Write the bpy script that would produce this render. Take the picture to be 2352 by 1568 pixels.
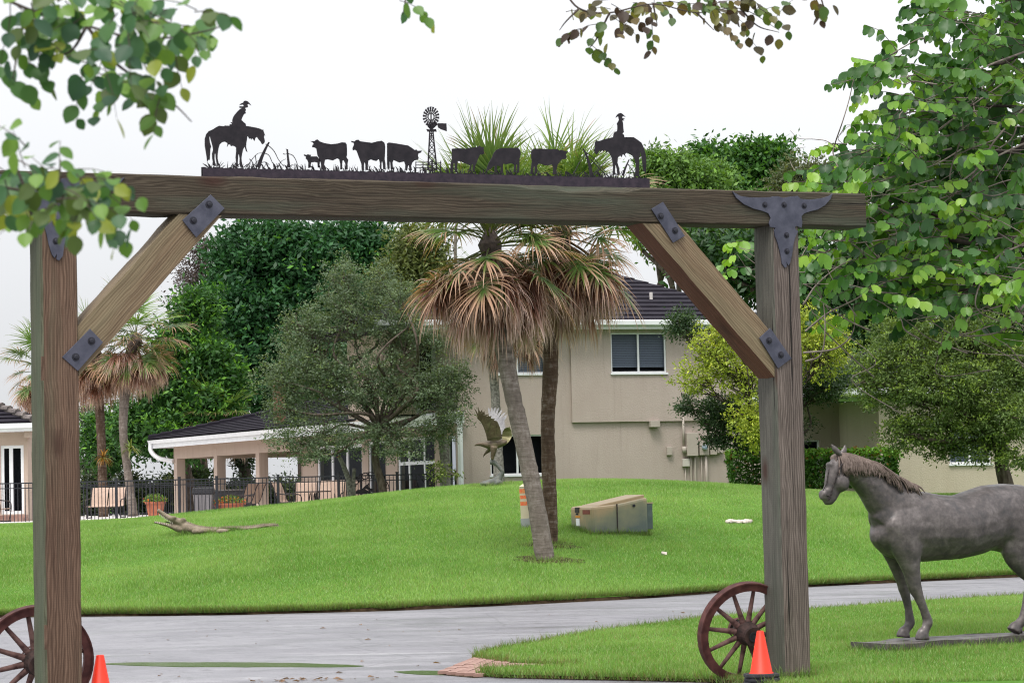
import bpy, math, random
import numpy as np
from mathutils import Vector, Matrix, geometry

for o in list(bpy.data.objects): bpy.data.objects.remove(o)
SC = bpy.context.scene
COL = SC.collection
I4 = Matrix.Identity(4)
rad = math.radians

# ------------------------------------------------------------------ camera
FPX = 5787.0                      # focal length in pixels of a 2352 px wide view
EYE = Vector((0, 0, 1.685))
RCAM = Matrix.Rotation(rad(90 + 3.52), 3, 'X') @ Matrix.Rotation(rad(-1.3), 3, 'Z')
cam = bpy.data.cameras.new('camera')
cam.sensor_width = 36.0
cam.lens = 36.0 * FPX / 2352.0
cam.clip_start = 0.1
cam.clip_end = 3000
cam.dof.use_dof = True
cam.dof.focus_distance = 38
cam.dof.aperture_fstop = 8.5
camo = bpy.data.objects.new('camera', cam)
camo.matrix_world = Matrix.Translation(EYE) @ RCAM.to_4x4()
COL.objects.link(camo)
SC.camera = camo

# ------------------------------------------------------------------ sky and sun (bright overcast)
SUN_EL, SUN_AZ = 62.0, 200.0      # azimuth of the sun, clockwise from +Y (north)
W = bpy.data.worlds.new('World'); SC.world = W; W.use_nodes = True
nt = W.node_tree; nt.nodes.clear()
sky = nt.nodes.new('ShaderNodeTexSky'); sky.sky_type = 'NISHITA'; sky.sun_disc = False
sky.sun_elevation = rad(SUN_EL); sky.sun_rotation = rad(SUN_AZ)
sky.air_density = 1.0; sky.dust_density = 4.0; sky.ozone_density = 1.0
hs = nt.nodes.new('ShaderNodeHueSaturation'); hs.inputs['Saturation'].default_value = 0.12
nt.links.new(sky.outputs[0], hs.inputs['Color'])
bg1 = nt.nodes.new('ShaderNodeBackground'); bg1.inputs[1].default_value = 0.03
nt.links.new(hs.outputs[0], bg1.inputs[0])
# standard overcast cloud cover: L = Lz (1 + 2 sin(elevation)) / 3, broken by faint soft clouds
tcw = nt.nodes.new('ShaderNodeTexCoord'); sx = nt.nodes.new('ShaderNodeSeparateXYZ'); nt.links.new(tcw.outputs['Generated'], sx.inputs[0])
mx = nt.nodes.new('ShaderNodeMath'); mx.operation = 'MAXIMUM'; mx.inputs[1].default_value = 0; nt.links.new(sx.outputs['Z'], mx.inputs[0])
ml = nt.nodes.new('ShaderNodeMath'); ml.operation = 'MULTIPLY_ADD'; ml.inputs[1].default_value = 2 / 3; ml.inputs[2].default_value = 1 / 3; nt.links.new(mx.outputs[0], ml.inputs[0])
cn = nt.nodes.new('ShaderNodeTexNoise'); cn.inputs['Scale'].default_value = 5; cn.inputs['Detail'].default_value = 5; nt.links.new(tcw.outputs['Generated'], cn.inputs['Vector'])
cr_ = nt.nodes.new('ShaderNodeMapRange'); cr_.inputs['From Min'].default_value = .35; cr_.inputs['From Max'].default_value = .65; cr_.inputs['To Min'].default_value = .96; cr_.inputs['To Max'].default_value = 1.02; nt.links.new(cn.outputs[0], cr_.inputs[0])
mm = nt.nodes.new('ShaderNodeMath'); mm.operation = 'MULTIPLY'; nt.links.new(ml.outputs[0], mm.inputs[0]); nt.links.new(cr_.outputs[0], mm.inputs[1])
ms = nt.nodes.new('ShaderNodeMath'); ms.operation = 'MULTIPLY'; ms.inputs[1].default_value = 1.82; nt.links.new(mm.outputs[0], ms.inputs[0])
bg2 = nt.nodes.new('ShaderNodeBackground'); bg2.inputs[0].default_value = (0.95, 0.968, 1.0, 1); nt.links.new(ms.outputs[0], bg2.inputs[1])
add = nt.nodes.new('ShaderNodeAddShader')
nt.links.new(bg1.outputs[0], add.inputs[0]); nt.links.new(bg2.outputs[0], add.inputs[1])
wo = nt.nodes.new('ShaderNodeOutputWorld'); nt.links.new(add.outputs[0], wo.inputs[0])
sl = bpy.data.lights.new('sun', 'SUN'); sl.energy = 2.5; sl.angle = rad(20); sl.color = (1.0, 0.96, 0.9)
so = bpy.data.objects.new('sun', sl); COL.objects.link(so)
az = rad(SUN_AZ); el = rad(SUN_EL)
sd = Vector((math.sin(az) * math.cos(el), math.cos(az) * math.cos(el), math.sin(el)))
so.rotation_euler = sd.to_track_quat('Z', 'Y').to_euler(); so.location = (0, -10, 40)
SC.view_settings.view_transform = 'Standard'; SC.view_settings.look = 'None'
SC.view_settings.exposure = 0.2; SC.view_settings.gamma = 1.0
SC.view_settings.use_curve_mapping = False
SC.cycles.max_bounces = 6; SC.cycles.transparent_max_bounces = 8
SC.cycles.use_denoising = True
SC.cycles.pixel_filter_type = 'BLACKMAN_HARRIS'; SC.cycles.filter_width = 1.1

# ------------------------------------------------------------------ geometry helpers
def ray(dx, dy):
    return RCAM @ Vector(((dx - 1176) / FPX, -(dy - 784) / FPX, -1))
def P(dx, dy, D):                 # point seen at (dx, dy), D metres in front of the camera along +Y
    d = ray(dx, dy)
    return EYE + d * (D / d.y)
def plane_hit(dx, dy, o, n):
    d = ray(dx, dy); o = Vector(o); n = Vector(n)
    return EYE + d * ((o - EYE).dot(n) / d.dot(n))
def G0(dx, dy, z=0.0):
    d = ray(dx, dy)
    return EYE + d * ((z - EYE.z) / d.z)

_e = [G0(*p) for p in [(-1500,1428),(-200,1418),(0,1417),(200,1415),(500,1412),(900,1402),(1200,1388),(1500,1372),(1755,1352),(2000,1340),(2330,1325),(2700,1312),(3500,1290)]]
EX = np.array([p.x for p in _e]); EY = np.array([p.y for p in _e])
def sstep(t):
    t = np.clip(t, 0, 1); return t * t * (3 - 2 * t)
def road_far(x): return np.interp(x, EX, EY)
def terr(x, y):
    x = np.asarray(x, float); y = np.asarray(y, float)
    y0 = road_far(x)
    t = np.clip((y - y0) / (62 - y0), 0, 1)
    base = 1.22 + 0.22 * sstep((x + 2) / 8)
    s = np.where(x < .5, 7.4, 6.0)
    g = .77 * np.exp(-((x - .5) / s) ** 2)
    rise = .07 + (base + g - .07) * (1 - (1 - t) ** 1.55)
    fall = sstep((y - 62) / 9)
    bump = .02 * np.sin(x * .9 + y * .5) * np.sin(y * .37) * np.clip(t * 4, 0, 1)
    return np.where(t <= 0, 0, np.where(y > 62, base + g * (1 - fall), rise + bump))
def T(dx, dy):                    # lawn point under a view ray
    d = ray(dx, dy); lo = None
    for k in range(2000):
        D = 30 + k * .03
        p = EYE + d * (D / d.y)
        if p.z <= float(terr(p.x, p.y)): return p
    return EYE + d * (70 / d.y)

WM = {}
def world(o): return WM.get(o.name, I4) if o else I4
def obj(name, me, parent=None, M=None):
    o = bpy.data.objects.new(name, me)
    COL.objects.link(o)
    M = M or I4
    if parent:
        o.parent = parent
        o.matrix_parent_inverse = world(parent).inverted()
    o.matrix_basis = M
    WM[o.name] = M
    return o
def empty(name, loc, label=None, cat=None, group=None):
    o = obj(name, None, None, Matrix.Translation(Vector(loc)))
    o.empty_display_size = .2
    return tag(o, label, cat, group)
def tag(o, label=None, cat=None, group=None, kind=None):
    if label: o['label'] = label
    if cat: o['category'] = cat
    if group: o['group'] = group
    if kind: o['kind'] = kind
    return o

def npmesh(name, V, F, mat, cols=None, smooth=False):
    V = np.ascontiguousarray(V, np.float32); F = np.ascontiguousarray(F, np.int32)
    me = bpy.data.meshes.new(name)
    m, k = F.shape
    me.vertices.add(len(V)); me.vertices.foreach_set('co', V.ravel())
    me.loops.add(m * k); me.loops.foreach_set('vertex_index', F.ravel())
    me.polygons.add(m); me.polygons.foreach_set('loop_start', np.arange(0, m * k, k, dtype=np.int32))
    if smooth: me.polygons.foreach_set('use_smooth', np.ones(m, bool))
    me.update(calc_edges=True)
    if cols is not None:
        c = np.ones((len(V), 4), np.float32); c[:, :3] = cols
        a = me.color_attributes.new('Col', 'FLOAT_COLOR', 'POINT'); a.data.foreach_set('color', c.ravel())
    if mat: me.materials.append(mat)
    return me

class MB:
    def __init__(s): s.v = []; s.f = []
    def add(s, vs, fs, M=None):
        k = len(s.v)
        s.v += [tuple(M @ Vector(p)) if M else tuple(p) for p in vs]
        s.f += [tuple(i + k for i in f) for f in fs]
        return s
    def box(s, x0, x1, y0, y1, z0, z1, M=None):
        vs = [(x0,y0,z0),(x1,y0,z0),(x1,y1,z0),(x0,y1,z0),(x0,y0,z1),(x1,y0,z1),(x1,y1,z1),(x0,y1,z1)]
        return s.add(vs, [(0,3,2,1),(4,5,6,7),(0,1,5,4),(1,2,6,5),(2,3,7,6),(3,0,4,7)], M)
    def hexa(s, b, t):             # 4 bottom points, 4 top points (counter-clockwise from above)
        return s.add(list(b) + list(t), [(0,3,2,1),(4,5,6,7),(0,1,5,4),(1,2,6,5),(2,3,7,6),(3,0,4,7)])
    def rings(s, rs, cap=True, closed=False):
        n = len(rs[0]); k = len(s.v)
        for r in rs: s.v += [tuple(p) for p in r]
        m = len(rs)
        for i in range(m if closed else m - 1):
            for j in range(n):
                a = k + i * n + j; b = k + i * n + (j + 1) % n
                c = k + ((i + 1) % m) * n + (j + 1) % n; d = k + ((i + 1) % m) * n + j
                s.f.append((a, b, c, d))
        if cap and not closed:
            s.f.append(tuple(k + j for j in reversed(range(n))))
            s.f.append(tuple(k + (m - 1) * n + j for j in range(n)))
        return s
    def tube(s, path, r, n=8, closed=False, cap=True, lat=None, latdir=None, jit=None):
        path = [Vector(p) for p in path]; m = len(path)
        if not hasattr(r, '__len__'): r = [r] * m
        rs = []; up = None
        for i, p in enumerate(path):
            if closed: t = path[(i + 1) % m] - path[i - 1]
            else: t = path[min(i + 1, m - 1)] - path[max(i - 1, 0)]
            t.normalize()
            if latdir is not None:
                w = Vector(latdir); u = t.cross(w).normalized()
            else:
                if up is None: up = Vector((0, 0, 1)) if abs(t.z) < .9 else Vector((1, 0, 0))
                w = t.cross(up).normalized(); u = w.cross(t).normalized(); up = u
            lw = lat[i] if lat is not None else r[i]
            ring = []
            for j in range(n):
                a = 2 * math.pi * j / n
                q = 1 + (jit(i, j) if jit else 0)
                ring.append(p + u * (math.cos(a) * r[i] * q) + w * (math.sin(a) * lw * q))
            rs.append(ring)
        return s.rings(rs, cap, closed)
    def lathe(s, prof, n=24, M=None, cap=True):
        rs = [[Vector((r * math.cos(2*math.pi*j/n), r * math.sin(2*math.pi*j/n), z)) for j in range(n)] for r, z in prof]
        if M: rs = [[M @ p for p in q] for q in rs]
        return s.rings(rs, cap)
    def sphere(s, c, r, n=8, m=6):
        c = Vector(c); r = Vector(r) if hasattr(r, '__len__') else Vector((r, r, r))
        rs = []
        for i in range(m + 1):
            a = math.pi * (i / m * .98 + .01) - math.pi / 2
            rs.append([c + Vector((r.x*math.cos(a)*math.cos(2*math.pi*j/n), r.y*math.cos(a)*math.sin(2*math.pi*j/n), r.z*math.sin(a))) for j in range(n)])
        return s.rings(rs)
    def prism(s, poly, f0, f1):    # polygon (2-D) -> two mapped copies f0(x,y), f1(x,y) and the rim
        n = len(poly)
        ar = sum(poly[i][0]*poly[(i+1)%n][1]-poly[(i+1)%n][0]*poly[i][1] for i in range(n))
        if ar < 0: poly = poly[::-1]
        tri = geometry.tessellate_polygon([[Vector((p[0], p[1], 0)) for p in poly]])
        k = len(s.v)
        s.v += [tuple(f0(*p)) for p in poly] + [tuple(f1(*p)) for p in poly]
        for a, b, c in tri:
            s.f.append((k + a, k + b, k + c)); s.f.append((k + n + a, k + n + c, k + n + b))
        for i in range(n):
            j = (i + 1) % n
            s.f.append((k + i, k + n + i, k + n + j, k + j))
        return s
    def mesh(s, name, mat, smooth=False):
        me = bpy.data.meshes.new(name); me.from_pydata(s.v, [], s.f)
        if smooth: me.polygons.foreach_set('use_smooth', [True] * len(me.polygons))
        if mat: me.materials.append(mat)
        me.update()
        return me
    def build(s, name, mat, parent=None, M=None, smooth=False, bevel=0):
        o = obj(name, s.mesh(name, mat, smooth), parent, M)
        if bevel:
            b = o.modifiers.new('bevel', 'BEVEL'); b.width = bevel; b.segments = 2; b.limit_method = 'ANGLE'; b.angle_limit = rad(40)
        return o

def remeshed(mb, name, mat, voxel, parent=None, smooth=4, disp=0, dscale=.3):
    o = mb.build(name, mat)
    r = o.modifiers.new('r', 'REMESH'); r.mode = 'VOXEL'; r.voxel_size = voxel
    s_ = o.modifiers.new('s', 'SMOOTH'); s_.iterations = smooth; s_.factor = .5
    if disp:
        tx = bpy.data.textures.new(name, 'CLOUDS'); tx.noise_scale = dscale
        dm = o.modifiers.new('d', 'DISPLACE'); dm.texture = tx; dm.strength = disp; dm.mid_level = .5; dm.texture_coords = 'LOCAL'
    dg = bpy.context.evaluated_depsgraph_get()
    me = bpy.data.meshes.new_from_object(o.evaluated_get(dg))
    bpy.data.objects.remove(o)
    me.polygons.foreach_set('use_smooth', [True] * len(me.polygons))
    me.materials.clear(); me.materials.append(mat)
    me.name = name
    return obj(name, me, parent)

def catmull(pts, k=6):
    pts = [Vector(p) for p in pts]; out = []
    q = [pts[0] * 2 - pts[1]] + pts + [pts[-1] * 2 - pts[-2]]
    for i in range(1, len(q) - 2):
        for j in range(k):
            t = j / k
            out.append(.5 * ((2*q[i]) + (q[i+1]-q[i-1])*t + (2*q[i-1]-5*q[i]+4*q[i+1]-q[i+2])*t*t + (-q[i-1]+3*q[i]-3*q[i+1]+q[i+2])*t**3))
    out.append(pts[-1])
    return out
def lerps(vals, m):
    return list(np.interp(np.linspace(0, 1, m), np.linspace(0, 1, len(vals)), vals))

# ------------------------------------------------------------------ materials
class NT:
    def __init__(s, name):
        s.m = bpy.data.materials.new(name); s.m.use_nodes = True; s.t = s.m.node_tree
        s.t.nodes.clear()
        s.out = s.t.nodes.new('ShaderNodeOutputMaterial')
    def n(s, typ, ins=None, **at):
        nd = s.t.nodes.new('ShaderNode' + typ)
        for k, v in at.items(): setattr(nd, k, v)
        for k, v in (ins or {}).items():
            if isinstance(v, bpy.types.NodeSocket): s.t.links.new(v, nd.inputs[k])
            else: nd.inputs[k].default_value = v
        return nd
    def coord(s, kind='Object', scale=(1, 1, 1)):
        tc = s.n('TexCoord')
        return s.n('Mapping', {'Vector': tc.outputs[kind], 'Scale': scale}).outputs[0]
    def noise(s, vec, scale, detail=4, rough=.55, dist=0):
        return s.n('TexNoise', {'Vector': vec, 'Scale': scale, 'Detail': detail, 'Roughness': rough, 'Distortion': dist}).outputs[0]
    def ramp(s, fac, stops):
        r = s.n('ValToRGB', {'Fac': fac}); e = r.color_ramp.elements
        while len(e) < len(stops): e.new(.5)
        for el, (p, c) in zip(e, stops): el.position = p; el.color = c4(c)
        return r.outputs[0]
    def mix(s, fac, a, b, mode='MIX'):
        nd = s.n('MixRGB', {'Fac': fac}, blend_type=mode)
        for k, v in ((1, a), (2, b)):
            if isinstance(v, bpy.types.NodeSocket): s.t.links.new(v, nd.inputs[k])
            else: nd.inputs[k].default_value = c4(v)
        return nd.outputs[0]
    def bump(s, h, strength, dist=.02):
        return s.n('Bump', {'Height': h, 'Strength': strength, 'Distance': dist}).outputs[0]
    def bsdf(s, col, rough=.6, metal=0, spec=.4, normal=None, **kw):
        b = s.n('BsdfPrincipled', {'Roughness': rough, 'Metallic': metal, 'Specular IOR Level': spec})
        if isinstance(col, bpy.types.NodeSocket): s.t.links.new(col, b.inputs['Base Color'])
        else: b.inputs['Base Color'].default_value = c4(col)
        if normal: s.t.links.new(normal, b.inputs['Normal'])
        for k, v in kw.items(): b.inputs[k].default_value = v
        return b.outputs[0]
    def end(s, sh):
        s.t.links.new(sh, s.out.inputs[0]); return s.m
def c4(c):
    if not hasattr(c, '__len__'): return (c, c, c, 1)
    return tuple(c) + (1,) if len(c) == 3 else tuple(c)

def simple(name, c1, c2=None, scale=6, rough=.6, metal=0, spec=.4, bump=0, bscale=None, bdist=.01, lo=.35, hi=.65, stretch=(1,1,1)):
    t = NT(name); v = t.coord('Object', stretch)
    n1 = t.noise(v, scale, 5)
    col = t.ramp(n1, [(lo, c1), (hi, c2 or c1)])
    nrm = t.bump(t.noise(v, bscale or scale * 4, 5, .6), bump, bdist) if bump else None
    return t.end(t.bsdf(col, rough, metal, spec, nrm))

def wood(name, ca, cb, cc, green, gfrom=.45, gto=.75, seed=0.):
    t = NT(name)
    tc = t.n('TexCoord')
    mp = t.n('Mapping', {'Vector': tc.outputs['Object'], 'Location': (seed, seed * 2, seed * 3), 'Scale': (1, 1, 1)}).outputs[0]
    st = t.n('Mapping', {'Vector': mp, 'Scale': (22, 22, .55)}).outputs[0]
    warp = t.noise(t.n('Mapping', {'Vector': mp, 'Scale': (3, 3, .8)}).outputs[0], 1.3, 3)
    rad_ = t.n('VectorMath', {0: st, 1: t.n('CombineXYZ', {'X': warp, 'Y': warp}).outputs[0]}, operation='ADD').outputs[0]
    grain = t.n('TexWave', {'Vector': rad_, 'Scale': 1.5, 'Distortion': 5.0, 'Detail': 4, 'Detail Scale': 1.6, 'Detail Roughness': .7}, wave_type='RINGS', rings_direction='Z').outputs[1]
    fib = t.noise(t.n('Mapping', {'Vector': mp, 'Scale': (70, 70, 1.6)}).outputs[0], 1.0, 4, .65)
    big = t.noise(t.n('Mapping', {'Vector': mp, 'Scale': (4, 4, .5)}).outputs[0], 1.2, 4)
    col = t.ramp(t.mix(.55, grain, big), [(.12, ca), (.45, cb), (.85, cc)])
    gm = t.ramp(t.noise(t.n('Mapping', {'Vector': mp, 'Scale': (5, 5, .45)}).outputs[0], 1.0, 3), [(gfrom, (0,0,0)), (gto, (1,1,1))])
    col = t.mix(gm, col, green)
    col = t.mix(t.ramp(fib, [(.36, (.5,)*3), (.58, (0,)*3)]), col, tuple(x * .4 for x in ca))
    crack = t.ramp(t.noise(t.n('Mapping', {'Vector': mp, 'Scale': (26, 26, .35)}).outputs[0], 1.0, 2, .4), [(.255, (1,1,1)), (.285, (0,0,0))])
    col = t.mix(crack, col, (.015, .012, .01))
    kv = t.n('TexVoronoi', {'Vector': t.n('Mapping', {'Vector': mp, 'Scale': (3.1, 3.1, 1.25)}).outputs[0], 'Scale': 1.0, 'Randomness': 1.0}).outputs['Distance']
    col = t.mix(t.ramp(kv, [(.06, (.9,)*3), (.20, (.0,)*3)]), col, (.045,.02,.014))
    saw = t.n('TexWave', {'Vector': t.n('Mapping', {'Vector': mp, 'Scale': (.5, .5, 14)}).outputs[0], 'Scale': 1.3, 'Distortion': 2.5, 'Detail': 2}, bands_direction='Z').outputs[1]
    col = t.mix(t.ramp(saw, [(.88, (0,)*3), (1, (.16,)*3)]), col, (.03,.025,.02))
    h = t.mix(.5, grain, fib)
    nrm = t.n('Bump', {'Height': h, 'Strength': .4, 'Distance': .004}).outputs[0]
    nrm = t.n('Bump', {'Height': crack, 'Strength': .8, 'Distance': .01, 'Normal': nrm}, invert=True).outputs[0]
    return t.end(t.bsdf(col, .75, 0, .25, nrm))

def leafmat(name, trans=.35, rough=.45, spec=.35, warm=(1.25, 1.2, .55)):
    t = NT(name)
    a = t.n('Attribute', attribute_name='Col').outputs['Color']
    b = t.bsdf(a, rough, 0, spec)
    tr = t.n('BsdfTranslucent', {'Color': t.mix(1, a, warm, 'MULTIPLY')}).outputs[0]
    return t.end(t.n('MixShader', {0: trans, 1: b, 2: tr}).outputs[0])

M_POST_L = wood('wood_post_brown', (.062,.034,.022), (.122,.073,.048), (.19,.122,.085), (.11,.095,.06), .6, .85, 1.7)
M_POST_R = wood('wood_post_grey', (.062,.046,.039), (.126,.099,.086), (.21,.171,.15), (.10,.09,.07), .6, .85, 5.2)
M_BEAM = wood('wood_beam_dark', (.026,.018,.012), (.056,.042,.028), (.10,.08,.055), (.06,.07,.048), .5, .72, 8.1)
M_BRACE = wood('wood_brace_tan', (.125,.08,.045), (.205,.145,.087), (.28,.212,.137), (.185,.16,.095), .5, .8, 3.3)
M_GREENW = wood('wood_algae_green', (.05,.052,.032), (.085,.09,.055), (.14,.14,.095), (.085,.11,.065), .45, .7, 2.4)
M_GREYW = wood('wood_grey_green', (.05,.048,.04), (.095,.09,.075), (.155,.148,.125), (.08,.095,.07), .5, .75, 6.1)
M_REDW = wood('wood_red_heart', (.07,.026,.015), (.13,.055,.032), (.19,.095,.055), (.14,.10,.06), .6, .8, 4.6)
M_PLATE = simple('steel_plate', (.05,.053,.078), (.09,.092,.125), 9, .5, .35, .5, .25, 60, .003)
M_CUT = simple('black_cut_steel', (.010,.008,.012), (.024,.019,.024), 14, .55, .2, .35)
M_RAIL = simple('purple_steel', (.022,.016,.026), (.045,.032,.045), 20, .6, .2, .35, .3, 120, .002)
M_BOLT = simple('bolt', (.03,.03,.04), None, 5, .45, .5)
M_RUST = simple('rust_red_iron', (.045,.014,.013), (.10,.036,.031), 12, .75, .1, .3, .5, 60, .003)
M_SPOKE = simple('weathered_spoke', (.05,.023,.021), (.15,.085,.075), 14, .8, 0, .25, .4, 60, .003, stretch=(1,1,1))
M_HUB = simple('hub_wood', (.016,.010,.009), (.055,.03,.026), 14, .8, 0, .25, .5, 50, .003)
M_CONE = simple('cone_orange', (.78,.028,.004), (.66,.024,.004), 9, .5, 0, .4)
M_RUB = simple('black_rubber', (.014,.014,.017), (.03,.03,.035), 20, .7)
M_ASPH = None
M_WHITE = simple('white_trim', (.72,.73,.76), (.80,.81,.83), 3, .5)
M_DARK = simple('dark_interior', (.012,.012,.016), None, 3, .8)
M_BLIND = simple('blind_slats', (.42,.45,.5), None, 3, .6)
M_FENCE = simple('black_fence', (.018,.018,.026), (.03,.03,.042), 3, .4, .2, .5)
M_TERRA = simple('terracotta', (.33,.10,.055), (.42,.15,.085), 8, .8)
M_SLING = simple('tan_sling', (.42,.30,.235), (.48,.35,.28), 8, .8)
M_FRAME = simple('brown_metal', (.03,.022,.022), None, 8, .5, .3)
M_SOIL = simple('soil', (.022,.014,.008), (.06,.04,.022), 14, .95, 0, .1, .6, 40, .02)
M_STONE = simple('white_stone', (.36,.31,.27), (.56,.5,.45), 14, .9, 0, .2, .6, 40, .01)
M_BARK = simple('bark_brown', (.05,.036,.028), (.13,.105,.085), 14, .9, 0, .2, .8, 40, .02, stretch=(1,1,.35))
M_BARKG = simple('bark_grey_lichen', (.10,.09,.08), (.28,.26,.24), 16, .9, 0, .2, .8, 50, .02)
M_TWIG = simple('twig_grey', (.12,.095,.08), (.26,.22,.19), 12, .85)
M_TWIGD = simple('twig_dark', (.03,.022,.018), (.07,.05,.04), 12, .85)
M_LEAF = leafmat('leaf_small', .30, .5, .3)
M_LEAFB = leafmat('leaf_broad', .42, .38, .4)
M_LEAFF = leafmat('leaf_front', .42, .45, .35)
M_FROND = leafmat('palm_frond', .25, .42, .45)
M_GRASS = leafmat('grass_blade', .4, .5, .25, (1.15, 1.2, .6))
M_GREY = simple('grey_plastic', (.17,.16,.17), None, 4, .6)
M_STUC = None
def _stucco(name, c1, c2):
    t = NT(name); v = t.coord('Object')
    n1 = t.noise(v, .9, 5, .6); n2 = t.noise(v, 26, 4, .65); n3 = t.noise(t.n('Mapping', {'Vector': v, 'Scale': (3, 3, .4)}).outputs[0], 1.2, 4)
    col = t.ramp(t.mix(.4, n1, n3), [(.3, c1), (.7, c2)])
    dr = t.noise(t.n('Mapping', {'Vector': v, 'Scale': (5, 5, .22)}).outputs[0], 1.0, 5, .7)
    col = t.mix(t.ramp(dr, [(.58, (0,)*3), (.72, (.35,)*3)]), col, tuple(x * .62 for x in c1))
    return t.end(t.bsdf(col, .9, 0, .15, t.bump(n2, .5, .03)))
M_STUC = _stucco('stucco_taupe', (.375,.308,.272), (.435,.368,.33))
M_STUCP = _stucco('stucco_pink_tan', (.44,.345,.285), (.50,.40,.335))
M_STUCY = _stucco('stucco_cream', (.43,.37,.285), (.50,.44,.35))
def _tile():
    t = NT('dark_roof_tile'); v = t.coord('Object')
    n1 = t.noise(v, 2.2, 5, .6); n2 = t.noise(v, 30, 4)
    col = t.ramp(t.mix(.35, n1, n2), [(.3, (.007,.006,.010)), (.7, (.022,.018,.027))])
    return t.end(t.bsdf(col, .75, 0, .12, t.bump(n2, .3, .01)))
M_TILE = _tile()
def _glass():
    t = NT('window_glass')
    tr = t.n('BsdfTransparent', {'Color': (.55, .58, .62, 1)}).outputs[0]
    gl = t.n('BsdfGlossy', {'Color': (.9, .93, .95, 1), 'Roughness': .02}).outputs[0]
    lw = t.n('LayerWeight', {'Blend': .10}).outputs['Fresnel']
    return t.end(t.n('MixShader', {0: lw, 1: tr, 2: gl}).outputs[0])
M_GLASS = _glass()
def _bronze(name, a, b, c, scale=3.0, rough=.5):
    t = NT(name); v = t.coord('Object')
    n1 = t.noise(v, scale, 6, .62, .6); n2 = t.noise(v, scale * 5, 5, .6); n3 = t.noise(v, scale * .6, 3)
    col = t.ramp(t.mix(.35, n1, n2), [(.32, a), (.5, b), (.68, c)])
    rg = t.ramp(n3, [(.3, (rough - .1,)*3), (.7, (rough + .15,)*3)])
    bs = t.n('BsdfPrincipled', {'Base Color': col, 'Roughness': rg, 'Metallic': .25, 'Specular IOR Level': .45, 'Normal': t.bump(n2, .25, .006)})
    return t.end(bs.outputs[0])
M_HORSE = _bronze('bronze_horse', (.046,.044,.045), (.098,.083,.081), (.175,.152,.147), 5.5, .44)
M_MANE = _bronze('bronze_mane', (.07,.05,.042), (.13,.095,.08), (.21,.16,.14), 14.0, .6)
M_EAGLE = _bronze('bronze_eagle', (.05,.036,.022), (.10,.07,.045), (.15,.13,.075), 7.0)
M_EAGLEP = _bronze('bronze_pale', (.11,.105,.115), (.175,.17,.175), (.28,.265,.26), 7.0, .6)
M_VERDI = _bronze('verdigris_rock', (.06,.055,.045), (.11,.12,.11), (.20,.17,.13), 9.0, .7)
M_GATOR = _bronze('stone_gator', (.10,.085,.06), (.20,.16,.115), (.30,.25,.19), 11.0, .8)
def _asphalt():
    t = NT('asphalt'); v = t.coord('Object')
    n1 = t.noise(v, .5, 5, .6, .8); n2 = t.noise(v, 60, 4, .7); n3 = t.noise(t.n('Mapping', {'Vector': v, 'Scale': (.35, 2.4, 1)}).outputs[0], .8, 4, .6)
    vor = t.n('TexVoronoi', {'Vector': v, 'Scale': 90}).outputs[0]
    col = t.ramp(t.mix(.5, n1, n3), [(.36, (.135,.13,.145)), (.5, (.205,.198,.218)), (.66, (.30,.292,.312))])
    col = t.mix(t.ramp(n2, [(.4, (.5,)*3), (.6, (0,)*3)]), col, (.05,.049,.054))
    col = t.mix(t.ramp(t.noise(t.n('Mapping', {'Vector': v, 'Scale': (.25, 1.6, 1)}).outputs[0], 1.7, 5, .65, 1.5), [(.60, (0,)*3), (.72, (.55,)*3)]), col, (.36,.355,.365))
    n5 = t.noise(v, 5.5, 6, .7, .5); col = t.mix(t.ramp(n5, [(.30, (.7,)*3), (.46, (0,)*3)]), col, (.06,.058,.062)); col = t.mix(t.ramp(n5, [(.6, (0,)*3), (.74, (.5,)*3)]), col, (.30,.295,.30))
    crk = t.n('TexVoronoi', {'Vector': t.mix(.12, v, t.n('TexNoise', {'Vector': v, 'Scale': 1.5}).outputs[1]), 'Scale': .33}, feature='DISTANCE_TO_EDGE').outputs[0]
    col = t.mix(t.ramp(crk, [(.002, (.35,)*3), (.007, (0,)*3)]), col, (.05,.05,.052))
    rg = t.ramp(n3, [(.35, (.28,)*3), (.6, (.62,)*3)])
    bs = t.n('BsdfPrincipled', {'Base Color': col, 'Roughness': rg, 'Specular IOR Level': .45, 'Normal': t.bump(vor, .35, .006)})
    return t.end(bs.outputs[0])
M_ASPH = _asphalt()
def _turf():
    t = NT('turf_ground'); v = t.coord('Object')
    n = t.noise(v, 2.0, 5, .6); n2 = t.noise(v, 40, 4)
    col = t.ramp(t.mix(.5, n, n2), [(.3, (.045,.12,.014)), (.7, (.10,.22,.03))])
    return t.end(t.bsdf(col, .9, 0, .1, t.bump(n2, .6, .03)))
M_TURF = _turf()
M_CONC = simple('pale_concrete', (.50,.46,.44), (.58,.55,.53), 2, .85, 0, .2, .2, 40)
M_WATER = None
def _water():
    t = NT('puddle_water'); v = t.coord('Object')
    return t.end(t.bsdf((.06,.10,.025), .16, 0, .35, t.bump(t.noise(v, 3, 2), .05, .02)))  # murky green base colour stands in for the lawn's reflection
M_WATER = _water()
M_BRICK = simple('brick_paver', (.24,.135,.11), (.36,.23,.19), 3, .7, 0, .3, .3, 60, .004)
# ------------------------------------------------------------------ ground, road, lawn
rng = np.random.default_rng(7)
mb = MB(); mb.add([(-900,-200,-.03),(900,-200,-.03),(900,1500,-.03),(-900,1500,-.03)], [(0,1,2,3)])
tag(mb.build('ground', M_TURF), kind='structure')
mb = MB(); mb.add([(-60,-30,0),(60,-30,0),(60,62,0),(-60,62,0)], [(0,1,2,3)])
tag(mb.build('road', M_ASPH), kind='structure')

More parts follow.
